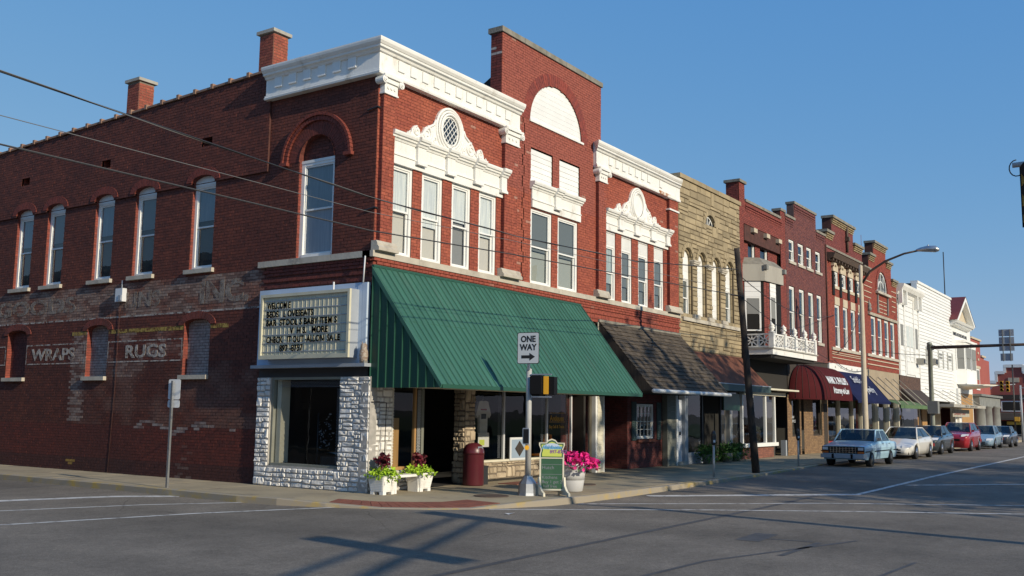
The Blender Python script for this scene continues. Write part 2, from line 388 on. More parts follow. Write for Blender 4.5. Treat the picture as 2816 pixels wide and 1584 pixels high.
def window(T, parent, u0, u1, v0, v1, rec=.06, fr=.055, shade='blind', shade_to=0.0, trim='white_trim', glass='glass', split=.5, single=False, back=.16, name='window', lower='blind_grey'):
    """double-hung window: frame (part) with sashes, panes and blind (sub-parts); rec = how far the frame sits behind the wall face"""
    o = -rec
    f = MB(T); t = fr
    f.box(u0, u0 + t, v0, v1, o - .09, o); f.box(u1 - t, u1, v0, v1, o - .09, o)
    f.box(u0 + t, u1 - t, v1 - t, v1, o - .09, o - .002); f.box(u0 + t, u1 - t, v0, v0 + t * .8, o - .09, o + .012)
    fo = f.build(name, trim, parent)
    a, b, c, d = u0 + t, u1 - t, v0 + t * .8, v1 - t
    m = c + (d - c) * split; s = .036
    spans = [(c, d, o - .03)] if single else [(m - s / 2, d, o - .02), (c, m + s / 2, o - .05)]
    for va, vb, w in spans:
        q = MB(T); q.box(a, a + s, va, vb, w - .028, w); q.box(b - s, b, va, vb, w - .028, w)
        q.box(a + s, b - s, vb - s, vb, w - .028, w - .001); q.box(a + s, b - s, va, va + s, w - .028, w - .001)
        q.build('sash', trim, fo)
        MB(T).quad((a + s, va + s, w - .014), (b - s, va + s, w - .014), (b - s, vb - s, w - .014), (a + s, vb - s, w - .014)).build('pane', glass, fo, fix=False)
    if shade:
        vb = c + (d - c) * shade_to
        MB(T).box(a + .01, b - .01, max(vb, c + .01), d - .01, o - back - .012, o - back).build('blind', shade, fo)
        if shade_to > .05 and lower: MB(T).box(a + .01, b - .01, c + .01, vb, o - back - .06, o - back - .05).build('blind', lower, fo)
    return fo
def boards(T, parent, u0, u1, v0, v1, n, w, m='white_board', shape=None, name='board', lap=.012):
    """horizontal lap boards, each a piece of its own"""
    h = (v1 - v0) / n
    for k in range(n):
        va, vb = v0 + k * h, v0 + (k + 1) * h
        if shape:
            xa, xb = shape(va), shape(vb - 1e-4)
            if xa is None: continue
            xb = xb or (sum(xa) / 2 - .02, sum(xa) / 2 + .02)
            xm = shape((va + vb) / 2) or xb
            P = [(xa[0], va), (xa[1], va), (xm[1], (va + vb) / 2), (xb[1], vb - .004), (xb[0], vb - .004), (xm[0], (va + vb) / 2)]
            MB(T).prism(P, w - .02, w + lap * .5).build(name, m, parent)
        else:
            MB(T).prism_u([(w - .02, va), (w + lap, va), (w + .002, vb - .004), (w - .02, vb - .004)], u0, u1).build(name, m, parent)
def cyl_w(mb, u, v, r, w0, w1, n=14):
    mb.prism([(u + r * cos(2 * pi * k / n), v + r * sin(2 * pi * k / n)) for k in range(n)], w0, w1)

mat('pole_green', (.27, .29, .24), 0.6, c2=(.21, .22, .18), scale=3)

mat('tan_panel', (.36, .29, .20), 0.85, c2=(.31, .25, .175), scale=2)
mat('shutter_grey', (.36, .36, .33), 0.7)

mat('pale_blue_print', (.26, .34, .44), 0.7)
# ------------------------------------------------------------------ ground, road, pavements
def zr(x, y=0):
    if x < 4: return -.12
    if x < 16: return -.12 + .08 * (x - 4) / 12
    if x < 42: return -.04
    if x < 54: return -.04 - .11 * (x - 42) / 12
    return -.15
def road_mat():
    m = bpy.data.materials.new('asphalt'); m.use_nodes = True; nt = m.node_tree; L = nt.links; b = nt.nodes['Principled BSDF']
    b.inputs['Roughness'].default_value = 0.85; b.inputs['Specular IOR Level'].default_value = 0.3
    tc = nd(nt, 'ShaderNodeTexCoord'); v = tc.outputs['Object']
    def noise(sc, det, st=None, rgh=.5):
        vv = v
        if st:
            mp = nd(nt, 'ShaderNodeMapping'); mp.inputs['Scale'].default_value = st; L.new(v, mp.inputs[0]); vv = mp.outputs[0]
        n = nd(nt, 'ShaderNodeTexNoise'); n.inputs['Scale'].default_value = sc; n.inputs['Detail'].default_value = det; n.inputs['Roughness'].default_value = rgh
        L.new(vv, n.inputs['Vector']); return n.outputs[0]
    def ramp(x, lo, hi, a, bb):
        r = nd(nt, 'ShaderNodeMapRange'); r.inputs[1].default_value = lo; r.inputs[2].default_value = hi; r.inputs[3].default_value = a; r.inputs[4].default_value = bb
        L.new(x, r.inputs[0]); return r.outputs[0]
    def mul(a, b_):
        n = nd(nt, 'ShaderNodeMath', operation='MULTIPLY'); L.new(a, n.inputs[0]); L.new(b_, n.inputs[1]); return n.outputs[0]
    g = mul(ramp(noise(.35, 3, (1, .45, 1)), .32, .68, .64, 1.16), ramp(noise(1.7, 5, (.6, 1, 1), .6), .3, .7, .82, 1.12))
    g = mul(g, ramp(noise(120, 2), .3, .75, .60, 1.45))
    g = mul(g, ramp(noise(2.6, 6, None, .75), .60, .74, 1.0, .70))
    g = mul(g, ramp(noise(38, 3), .35, .7, .84, 1.14)); g = mul(g, ramp(noise(8, 5, None, .65), .3, .7, .86, 1.12))
    vo = nd(nt, 'ShaderNodeTexVoronoi', feature='DISTANCE_TO_EDGE'); vo.inputs['Scale'].default_value = .38
    w = nd(nt, 'ShaderNodeMix', data_type='VECTOR'); w.inputs['Factor'].default_value = .16
    nn = nd(nt, 'ShaderNodeTexNoise'); nn.inputs['Scale'].default_value = 1.3; nn.inputs['Detail'].default_value = 6; L.new(v, nn.inputs['Vector'])
    L.new(v, w.inputs['A']); L.new(nn.outputs['Color'], w.inputs['B']); L.new(w.outputs['Result'], vo.inputs['Vector'])
    crack = ramp(vo.outputs['Distance'], .0, .006, .62, 1.0)
    msk = ramp(noise(.22, 2), .5, .56, 0, 1)
    mm = nd(nt, 'ShaderNodeMix'); L.new(msk, mm.inputs['Factor']); mm.inputs['A'].default_value = 1.0; L.new(crack, mm.inputs['B'])
    g = mul(g, mm.outputs['Result'])
    cx = nd(nt, 'ShaderNodeMix', data_type='RGBA', blend_type='MULTIPLY'); cx.inputs['Factor'].default_value = 1
    cx.inputs['A'].default_value = (.200, .174, .142, 1); L.new(g, cx.inputs['B']); L.new(cx.outputs['Result'], b.inputs['Base Color'])
    bp = nd(nt, 'ShaderNodeBump'); bp.inputs['Strength'].default_value = .5; bp.inputs['Distance'].default_value = .01
    L.new(noise(110, 4), bp.inputs['Height']); L.new(bp.outputs[0], b.inputs['Normal'])
    MATS['asphalt'] = m
road_mat()
xs = [-600, -120, -40, -14, -4, 4, 8, 12, 16, 42, 46, 50, 54, 90, 200, 700]; ys = [-600, -100, -30, -10, 0, 12, 40, 120, 600]
g = MB()
for x in xs:
    pass
g.v = [(x, y, zr(x)) for x in xs for y in ys]; n = len(ys)
g.f = [[i * n + j, (i + 1) * n + j, (i + 1) * n + j + 1, i * n + j + 1] for i in range(len(xs) - 1) for j in range(n - 1)]
g.c = [None] * len(g.f); g.sm = [False] * len(g.f)
struct(g.build('road', 'asphalt', fix=False))

# kerb line round the corner, west pavement to main-street pavement
KP = [(-1.93, 60), (-1.93, 9.5), (-1.96, 5.0), (-2.0, 3.0), (-2.02, 1.3), (-1.92, .35), (-1.62, -.55), (-1.2, -1.45), (-.72, -2.15), (-.2, -2.66), (.35, -3.0), (1.3, -3.38),
      (2.4, -3.5), (5, -3.53), (9, -3.53), (13, -3.42), (16.5, -3.22), (19, -3.05), (40, -3.0), (60, -3.0), (77, -3.0)]
def drop(p):            # the kerb is lowered at the ramp
    d = min(hypot(p[0] + 1.2, p[1] + 1.45), hypot(p[0] + .72, p[1] + 2.15), hypot(p[0] + .2, p[1] + 2.66))
    return -.105 if d < .05 else (-.05 if d < 1.05 and p[1] < .2 and p[0] < .5 else 0)
def inset(P, d):
    out = []
    for i, p in enumerate(P):
        a, b = P[max(i - 1, 0)], P[min(i + 1, len(P) - 1)]
        t = Vector((b[0] - a[0], b[1] - a[1])).normalized(); out.append((p[0] - t.y * d, p[1] + t.x * d))
    return out
KI = inset(KP, .16)
pave = root('pavement', (0, 0, 0), 'x', 'x'); del pave['label']; del pave['category']; struct(pave)
kb = MB()
for i in range(len(KP) - 1):
    a, b, c_, d = KP[i], KP[i + 1], KI[i + 1], KI[i]
    za, zb = .004 + drop(a), .004 + drop(b)
    ba, bb = zr(a[0]) - .05, zr(b[0]) - .05
    kb.add([(a[0], a[1], ba), (b[0], b[1], bb), (b[0], b[1], zb - .012), (a[0], a[1], za - .012),
            (a[0] + (d[0] - a[0]) * .12, a[1] + (d[1] - a[1]) * .12, za), (b[0] + (c_[0] - b[0]) * .12, b[1] + (c_[1] - b[1]) * .12, zb), (c_[0], c_[1], zb), (d[0], d[1], za)],
           [(0, 1, 2, 3), (3, 2, 5, 4), (4, 5, 6, 7)])
struct(kb.build('kerb', 'kerb_yellow', fix=False))
def slab(x0, x1, y0, y1, z=0.0):
    g = .006
    MB().box(x0 + g, x1 - g, y0 + g, y1 - g, -.2, z + (hsh(x0 * 3, y0 * 5) - .5) * .004).build('paving_slab', 'concrete', pave)
x = 2.5
k = 0
while x < 76:
    w = 1.6 if x < 40 else 6.0
    for (a, b) in ((-3.30, -1.75), (-1.75, -.0)):
        yb = a if x < 12 else (-3.05 if x < 16 else -2.86)
        slab(x, min(x + w, 77), yb if a < -2 else a, b)
    x += w
MB().box(2.5, 77, 0, 1.6, -.2, -.004).build('paving_slab', 'concrete', pave)
y = 1.3
while y < 58:
    w = 1.6 if y < 16 else 7
    slab(-1.80, 0, y, y + w); y += w
ci = [i for i, p in enumerate(KP) if 4 <= i <= 12]
fan = MB(); fan.v = [(.0, 1.3, 0), (0, 0, 0), (2.5, 0, 0)] + [(2.5, -3.34, 0)] + [(KI[i][0], KI[i][1], drop(KP[i])) for i in reversed(ci)]
mid = [(2.5, 0, 0), (2.5, -3.34, 0)]
fan.v = []; fan.f = []
inner = [(KI[i][0], KI[i][1], drop(KP[i])) for i in ci]                       # from left street to main street
halfway = [((p[0] * .5 + .0), (p[1] * .5 + .0), 0.0) for p in inner]
fan.v = [(0, 0, 0)] + halfway + inner; nn_ = len(inner)
for i in range(nn_ - 1):
    fan.f.append([0, 1 + i, 2 + i]); fan.f.append([1 + i, 1 + nn_ + i, 2 + nn_ + i, 2 + i])
fan.v += [(0, 1.3, 0), (2.5, 0, 0), (2.5, inner[-1][1], 0)]; e = len(fan.v)
fan.f.append([0, e - 3, 1 + nn_, 1]); fan.f.append([0, nn_, 2 * nn_, e - 1, e - 2])
fan.c = [None] * len(fan.f); fan.sm = [False] * len(fan.f)
fan.build('paving_slab', 'concrete', pave)
# red tactile strip at the ramp, built of rows of pavers
rp = [i for i, p in enumerate(KP) if 6 <= i <= 10]
A = [Vector((*KI[i], drop(KP[i]))) for i in rp]; B = [Vector((KI[i][0] * .76, KI[i][1] * .76, drop(KP[i]) * .5)) for i in rp]
for i in range(len(A) - 1):
    for s in range(5):
        for t in range(2):
            P = [A[i].lerp(A[i + 1], (s + a) / 5).lerp(B[i].lerp(B[i + 1], (s + a) / 5), (t + b) / 2) for a, b in ((.03, .03), (.97, .03), (.97, .97), (.03, .97))]
            m_ = MB(); m_.add([tuple(p + Vector((0, 0, .012))) for p in P] + [tuple(p - Vector((0, 0, .03))) for p in P], [(0, 1, 2, 3), (0, 4, 5, 1), (1, 5, 6, 2), (2, 6, 7, 3), (3, 7, 4, 0)])
            m_.build('paver', 'paver_red', pave)
# grass in front of the pavement joint is absent; land behind the row and across the street
struct(MB().box(-30, 120, -120, -16.5, -.12, -.02).build('courthouse_lawn', 'lawn'))
struct(MB().box(-120, -13, 2.5, 80, -.12, .0).build('pavement_opposite', 'concrete'))
# painted lines
def strip(pts, wd, name='road_marking', m='road_paint', h=.004, par=None):
    mb = MB(); P = []
    for i, p in enumerate(pts):
        a, b = pts[max(i - 1, 0)], pts[min(i + 1, len(pts) - 1)]
        t = Vector((b[0] - a[0], b[1] - a[1])).normalized()
        P.append(((p[0] - t.y * wd / 2, p[1] + t.x * wd / 2), (p[0] + t.y * wd / 2, p[1] - t.x * wd / 2)))
    Q = []
    for i in range(len(P) - 1):
        n = max(1, int(hypot(pts[i + 1][0] - pts[i][0], pts[i + 1][1] - pts[i][1]) / 1.0))
        for k in range(n + (i == len(P) - 2)):
            t = k / n; Q.append(tuple((P[i][s][0] * (1 - t) + P[i + 1][s][0] * t, P[i][s][1] * (1 - t) + P[i + 1][s][1] * t) for s in (0, 1)))
    for i in range(len(Q) - 1):
        a, b = Q[i], Q[i + 1]
        mb.add([(a[0][0], a[0][1], zr(a[0][0]) + h), (b[0][0], b[0][1], zr(b[0][0]) + h), (b[1][0], b[1][1], zr(b[1][0]) + h), (a[1][0], a[1][1], zr(a[1][0]) + h)], [(0, 3, 2, 1)])
    o = mb.build(name, m, par, fix=False)
    if par is None: struct(o)
    return o
strip([(-13.5, 6.8), (-4.63, 4.48), (-2.82, 3.85), (-1.95, 3.0)], .30)
strip([(-13.5, 4.1), (-5.51, 2.83), (-3.44, 2.08), (-1.65, .95)], .10)
strip([(-13.5, 2.0), (-6.5, .99), (-3.69, .24), (-1.5, -.7)], .11)
strip([(-1.5, -.7), (-.25, -2.1), (-.04 + .35, -2.75)], .09)
strip([(1.95, -3.55), (3.29, -4.95), (5.37, -7.2), (7.36, -10.35), (9, -13)], .10)
strip([(-.0, -2.9), (2.54, -5.86), (4.1, -8.0), (5.62, -10.56), (7, -13)], .11)
strip([(4.45, -3.75), (7.75, -7.1)], .30)
strip([(7.7, -7.1), (16.5, -7.2), (24, -7.25), (40, -7.3), (70, -7.3)], .13)
strip([(11.2, -7.3), (13.5, -9.5), (15, -11)], .16)
strip([(-13, -6.52), (-5.94, -6.51), (-3.45, -6.49), (2.6, -6.49), (7.4, -6.5)], .11, 'tar_seam', 'tar', .003)
strip([(-6.4, -8.1), (-3.2, -8.3), (-.1, -9.2)], .07, 'tar_seam', 'tar', .003)
strip([(-.66, -8.85), (-2.2, -8.85)], .09, 'tar_seam', 'tar', .003)
strip([(-1.1, -8.0), (-.15, -7.95)], .34, 'tar_patch', 'tar', .0035)
strip([(-.7, -8.15), (-.62, -8.75)], .07, 'tar_seam', 'tar', .003)
strip([(-6.2, -10.6), (-3.3, -10.2), (-1.7, -10.3)], .05, 'tar_seam', 'tar', .003)
def disc(x, y, r, z, name, m, par=None, n=20):
    o = MB().lathe([(r, z - .03), (r, z), (r * .9, z + .002), (r * .88, z - .001), (.01, z)], x, y, n, smooth=False).build(name, m, par); return o
tag(disc(1.08, -2.18, .33, .012, 'manhole_cover', 'iron'), 'round rusty manhole cover set in the corner pavement', 'manhole')
tag(disc(4.9, -1.95, .28, .012, 'utility_cover', 'iron'), 'round iron cover in pavement behind the flower pot', 'manhole')
tag(MB().box(3.75, 4.75, -.95, -.45, -.001, .012).build('doormat', 'paver_red'), 'dull red doormat on pavement right of the maroon bin', 'doormat')

# ------------------------------------------------------------------ corner building
CB = root('corner_brick_building', (0, 0, 0), 'long red brick corner building with white cornices and a tall centre gable', 'building')
def c_front(u, v, i, k):
    r = hsh(i, k, 3); n = vnoise(u * 1.3, v * 1.3, 5)
    c = mixc((.335, .082, .046), (.250, .056, .035), r); c = mixc(c, (.40, .115, .062), .55 * max(0, n - .40))
    if 4.35 < u < 9.2 and v > 6.9: c = mixc(c, (.275, .078, .058), .65)
    if hsh(i, k, 9) > .99: c = mixc(c, (.5, .38, .30), .35)
    if v < 4.6: c = mixc(c, (.22, .045, .03), .5)
    if 11.5 < u < 14.3 and v < 5.6 and n > .55: c = mixc(c, (.10, .03, .025), .5)
    return c
def c_side(u, v, i, k):
    r = hsh(i, k, 13); n = vnoise(u * .9, v * .9, 4); n2 = vnoise(u * 2.6, v * 3.1, 8)
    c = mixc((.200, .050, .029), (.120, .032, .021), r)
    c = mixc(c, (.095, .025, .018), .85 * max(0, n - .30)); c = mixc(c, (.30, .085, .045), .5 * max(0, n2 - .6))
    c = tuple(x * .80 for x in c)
    if u > 3.13:
        if 3.76 < v < 4.53:                                        # faded painted band
            t = vnoise(u * 3.2, v * 6, 21)
            c = mixc((.19, .075, .05), (.29, .22, .18), min(1, 1.2 * max(0, t - .2))); c = mixc(c, (.09, .045, .036), .55 * (hsh(i, k, 2) > .72))
        elif v < 2.62 and v > 1.15 and u < 9.9:
            c = mixc(c, (.24, .15, .12), .7 * max(0, n2 - .25)); 
        elif v <= 1.15: c = mixc((.17, .032, .020), (.07, .019, .015), min(1, max(r * .6, 1.3 * max(0, n - .25))))
        if 9.52 < u < 10.15 and 1.2 < v < 3.38: c = mixc(c, (.40, .33, .29), (.62 if hsh(i, k, 5) > .3 else .15) * (.55 + .6 * vnoise(u * 4, v * 4, 3)))
        if 2.3 < v < 3.36 and 5.7 < u < 9.5 and n2 > .5: c = mixc(c, (.36, .28, .24), .55 * hsh(i, k, 6) * min(1, (n2 - .5) * 5))
        if .95 < v < 1.5 and 3.9 < u < 7.4:
            d = abs(v - (1.12 + .10 * sin(u * 3.0)))
            if d < .09 and hsh(i, k, 15) > .5: c = mixc(c, (.40, .36, .34), .25 + .6 * hsh(i, k, 16))
        if v < .35: c = mixc(c, (.05, .02, .018), .6)
        if 9.75 < u < 10.05 and .13 < v < .3: c = (.36, .22, .05)
        if 5.25 < u < 5.7 and v < .75 and hsh(i, k, 31) > .45: c = mixc(c, (.30, .24, .21), .45 * hsh(i, k, 33))
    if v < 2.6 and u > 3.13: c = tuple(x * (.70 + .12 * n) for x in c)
    return c
LW = [(.42, 1.13), (1.43, 2.13), (2.46, 3.15), (3.47, 4.15)]
RW = [(9.37, 10.0), (10.35, 10.99), (11.4, 12.05), (12.44, 13.1)]
CW = [(5.62, 6.6), (6.89, 7.89)]
holes = [rect(a, b, 4.69, 6.58) for a, b in LW] + [rect(a, b, 4.69, 6.64) for a, b in RW] + [rect(a, b, 4.69, 6.6) for a, b in CW]
holes += [rect(5.6, 6.62, 7.12, 8.09), rect(6.95, 7.98, 7.12, 8.09), arch(5.54, 8.08, 8.80, 8.80, 1.17)]
def jag(v):
    o = .07 * (int(v / .27) % 2); return (5.215 + o, 5.25 + o) if 4.7 < v < 8.75 else None
holes.append(jag)
br, bd = lay(0, 14.2, 4.02, 8.85, holes, c_front, seed=2)
b2, d2 = lay(4.3, 9.14, 8.85, 10.66, holes, c_front, seed=2)
def cdist(q): return hypot(q[0] + 14.1, 13.0) + (0 if 4.7 < q[2] < 8.2 else 50)
emit_bricks(TF, br + b2, bd + d2, CB, 'mortar_red', 210, key=cdist)
# behind the brick skin: solid walls with openings are closed by a dark core
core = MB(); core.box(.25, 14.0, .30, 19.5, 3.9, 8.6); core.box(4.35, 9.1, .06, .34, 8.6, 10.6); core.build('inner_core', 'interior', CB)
MB().box(.02, 14.18, .32, 19.9, 8.60, 8.68).build('roof', 'roof_black', CB)
# reveals of the openings
for a, b in LW + RW + CW:
    t = 6.58; rv = MB(TF)
    for u in (a, b): rv.quad((u, 4.69, 0), (u, t, 0), (u, t, -.26), (u, 4.69, -.26))
    rv.add([(a, t, 0), (b, t, 0), (b, t, -.26), (a, t, -.26)], [(0, 1, 2, 3)]); stuff(rv.build('window_reveal', 'mortar_red', CB, fix=False))
MB().box(4.3, 9.14, .10, .33, 8.60, 10.64).build('tower_back', 'mortar_dark', CB)
# tower side bricks (facing the side street)
sb = MB()
for k in range(29):
    for j in range(2):
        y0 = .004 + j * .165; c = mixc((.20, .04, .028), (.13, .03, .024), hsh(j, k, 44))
        if hsh(j, k, 45) > .85: c = (.42, .36, .33)
        sb.box(4.292, 4.3, y0, y0 + .155, 8.72 + k * .0667, 8.72 + k * .0667 + .058, c)
stuff(sb.build('tower_side_bricks', 'brick', CB))
for k in range(5):
    MB().box(4.24 + k * .99, 4.24 + k * .99 + .982, -.05, .38, 10.66, 10.79 + .006 * (k % 2)).build('coping_stone', 'coping_stone', CB)
tb = MB(); tb.add([(4.55, .4, 8.7), (4.55, 2.2, 8.7), (4.55, .4, 9.75), (4.7, .4, 8.7), (4.7, 2.2, 8.7), (4.7, .4, 9.75)], [(0, 1, 2), (3, 5, 4), (0, 2, 5, 3), (1, 4, 5, 2), (0, 3, 4, 1)])
tb.build('gable_brace', 'roof_black', CB)
ar = MB(TF)
arch_ring(ar, 6.81, 8.80, 1.27, 1.17, .31, 46, -.01, .012, lambda k: mixc((.25, .048, .033), (.17, .036, .03), hsh(k, 3, 1)))
stuff(ar.build('lunette_arch', 'brick', CB))
lune = arch(5.545, 8.075, 8.80, 8.80, 1.165)
boards(TF, CB, 0, 0, 8.81, 9.96, 9, -.03, shape=lune)
MB(TF).box(5.50, 8.14, 8.755, 8.81, -.05, .045).build('lunette_sill', 'white_paint', CB)
boards(TF, CB, 5.61, 6.61, 7.13, 8.085, 7, -.03); boards(TF, CB, 6.96, 7.97, 7.13, 8.085, 7, -.03)
# sill course
x = -.10
while x < 14.15:
    e = min(x + 1.42, 14.2); MB(TF).box(x, e - .004, 4.565, 4.69, -.2, .085).build('sill_stone', 'limestone', CB); x += 1.42
y = .0
while y < 3.2:
    MB(TL).box(y, min(y + 1.08, 3.24) - .004, 4.565, 4.69, -.2, .10).build('sill_stone', 'limestone', CB); y += 1.08
# corbelled brick courses under the sill (front and side)
cbk = MB(TF)
for k, (v0, w1) in enumerate([(4.50, .06), (4.435, .045), (4.37, .03), (4.24, .03), (4.11, .02)]):
    u = -.03 + (k % 2) * .1
    while u < 14.1:
        cbk.box(u, u + .19, v0, v0 + .055, -.02, w1, c_front(u, 4.3, int(u * 50), k)); u += .2
stuff(cbk.build('corbel_bricks', 'brick', CB))
cbk = MB(TL)
for k, (v0, w1) in enumerate([(4.50, .055), (4.435, .045), (4.37, .03), (4.24, .03), (4.11, .02)]):
    u = .02 + (k % 2) * .1
    while u < 3.0:
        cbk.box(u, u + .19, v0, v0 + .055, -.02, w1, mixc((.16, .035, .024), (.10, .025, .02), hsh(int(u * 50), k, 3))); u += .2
stuff(cbk.build('corbel_bricks', 'brick', CB))
# pilasters
def pilaster(u0, u1, v0, v1, w=.10):
    br, bd = lay(u0, u1, v0, v1, [], c_front, seed=5, w=w)
    emit_bricks(TF, br, bd, CB, 'mortar_red', w=w, bedname='pilaster', partname='pilaster_bricks')
    s = MB(TF)
    n = int((v1 - v0) / .0667)
    for k in range(n):
        for a, sg in ((u0, -1), (u1, 1)):
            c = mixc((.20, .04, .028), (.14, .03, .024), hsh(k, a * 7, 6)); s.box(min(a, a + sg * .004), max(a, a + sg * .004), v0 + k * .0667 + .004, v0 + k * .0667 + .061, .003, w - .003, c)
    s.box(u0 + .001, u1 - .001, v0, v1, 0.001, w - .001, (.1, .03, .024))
    stuff(s.build('pilaster_side_bricks', 'brick', CB))
def capital(u0, u1, w=.10):
    c, h = (u0 + u1) / 2, (u1 - u0) / 2
    m = MB(TF); m.box(u0 - .02, u1 + .02, 7.92, 8.13, -.01, w + .035); m.box(u0 - .035, u1 + .035, 7.90, 7.93, -.01, w + .05)
    m.box(u0 - .10, u1 + .10, 8.225, 8.285, -.01, w + .11); m.box(u0 - .05, u1 + .05, 8.13, 8.225, -.01, w + .07)
    o = m.build('capital', 'white_paint', CB)
    for s in (u0 - .075, u1 + .075):
        q = MB(TF); cyl_w(q, s, 8.165, .078, -.01, w + .10, 14); cyl_w(q, s, 8.165, .05, w + .10, w + .115, 12); cyl_w(q, s, 8.165, .02, w + .115, w + .13, 8)
        q.build('volute', 'white_paint', o)
    q = MB(TF)
    for i in range(3): cyl_w(q, c + (i - 1) * h * .55, 8.04, .035, w + .035, w + .055, 8)
    q.build('rosette', 'white_paint', o)
def pedestal(u0, u1, w=.10):
    MB(TF).prism_u([(-.01, 4.69), (w + .10, 4.69), (w + .10, 4.75), (w + .055, 4.80), (w + .055, 4.83), (w + .02, 4.89), (-.01, 4.89)], u0, u1).build('pedestal', 'limestone', CB)
for u0, u1 in ((.06, .415), (4.34, 4.88), (8.86, 9.28)):
    pilaster(u0, u1, 4.89, 7.90); capital(u0, u1); pedestal(u0 - .12, u1 + .12)
pilaster(13.35, 13.95, 4.89, 8.28); pedestal(13.22, 14.12)
MB(TF).box(13.3, 14.02, 7.90, 7.95, -.01, .14).build('pilaster_band', 'white_paint', CB)
# cornices
CP = [(.10, 8.27), (.155, 8.27), (.165, 8.31), (.14, 8.33), (.14, 8.36), (.105, 8.375), (.105, 8.725), (.145, 8.735), (.165, 8.78), (.215, 8.80), (.22, 8.845), (.235, 8.85), (.27, 8.90), (.28, 8.945), (.28, 8.975), (.0, 8.99), (-.12, 8.99), (-.12, 8.27)]
cm = MB(); cm.loft([[(4.95, -w, v) for w, v in CP], [(-w, -w, v) for w, v in CP], [(-w, 3.22, v) for w, v in CP]])
cm.build('cornice', 'white_paint', CB)
cm = MB(); cm.loft([[(8.72 - max(0, w - .1), -w, v) for w, v in CP], [(12.9, -w, v) for w, v in CP], [(13.4, -w + .015, v - (.02 if v < 8.6 else 0)) for w, v in CP], [(14.14 - max(0, w - .1) * .9, -w, v) for w, v in CP]])
cm.build('cornice', 'white_paint', CB)
MB(TF).box(12.55, 13.75, 8.272, 8.37, .10, .168).build('rusted_moulding', 'rust_white', CB)
for k in range(11): MB(TF).box(.45 + k * .386, .45 + k * .386 + .2, 8.48, 8.70, .10, .135).build('frieze_block', 'white_trim', CB)
for u in (9.4, 9.8, 10.2, 10.6, 11.0, 11.4, 11.8, 12.62): MB(TF).box(u, u + .2, 8.48, 8.70, .10, .135).build('frieze_block', 'white_trim', CB)
for k in range(6): MB(TL).box(.52 + k * .436, .52 + k * .436 + .22, 8.51, 8.74, .10, .14).build('frieze_block', 'white_trim', CB)
MB().box(13.25, 13.95, .55, 1.1, 8.6, 9.28).build('roof_vent', 'roof_black', CB)
# window heads
def entab(u0, u1, bk, v0=6.57, ends=.06):
    m = MB(TF); m.box(u0, u1, v0, v0 + .18, -.05, .055); m.box(u0, u1, v0 + .18, v0 + .205, -.05, .075); m.box(u0, u1, v0 + .205, 7.05, -.05, .045)
    P = [(-.02, 7.05), (.06, 7.05), (.075, 7.09), (.11, 7.105), (.115, 7.14), (.15, 7.155), (.165, 7.20), (.165, 7.235), (-.02, 7.25)]
    m.prism_u(P, u0 - ends, u1 + ends); o = m.build('window_head', 'white_paint', CB)
    for a, b in bk:
        q = MB(TF); q.box(a, b, v0 + .14, 7.05, -.02, .115); q.box(a - .02, b + .02, v0 + .10, v0 + .155, -.02, .14); q.box(a - .01, b + .01, v0 + .155, v0 + .18, -.02, .125)
        q.prism_u([(w + (.075 if w > 0 else 0), v + .003) for w, v in P], a - .03, b + .03); q.build('bracket', 'white_paint', o)
    return o
entab(.42, 4.40, [(1.15, 1.42), (2.15, 2.43), (3.16, 3.45), (4.20, 4.42)])
entab(5.62, 7.98, [(6.62, 6.87)], 6.60)
entab(9.37, 13.40, [(10.04, 10.32), (11.03, 11.36), (12.08, 12.41), (13.14, 13.38)], 6.64)
for a, b in RW:                                            # reeded panels above the right-hand windows
    q = MB(TF); q.box(a, b, 6.24, 6.64, -.09, -.03)
    n = 9
    for i in range(n): q.box(a + (b - a) * (i + .15) / n, a + (b - a) * (i + .85) / n, 6.25, 6.63, -.03, -.015)
    q.build('reeded_panel', 'white_trim', CB)
for i, (a, b) in enumerate(LW): window(TF, CB, a, b, 4.69, 6.58, .02, .075, 'curtain', (.50, .40, .56, .46)[i], lower=('blind', 'blind', 'blind_grey', 'blind')[i], back=.065)
for i, (a, b) in enumerate(CW): window(TF, CB, a, b, 4.69, 6.60, .02, .08, 'blind_grey', .45, glass='glass_dark', lower='blind', back=.065)
for i, (a, b) in enumerate(RW): window(TF, CB, a, b, 4.69, 6.25, .02, .065, 'blind_grey' if i else 'curtain', .3, glass='glass_dark', lower='blind_grey', back=.065)
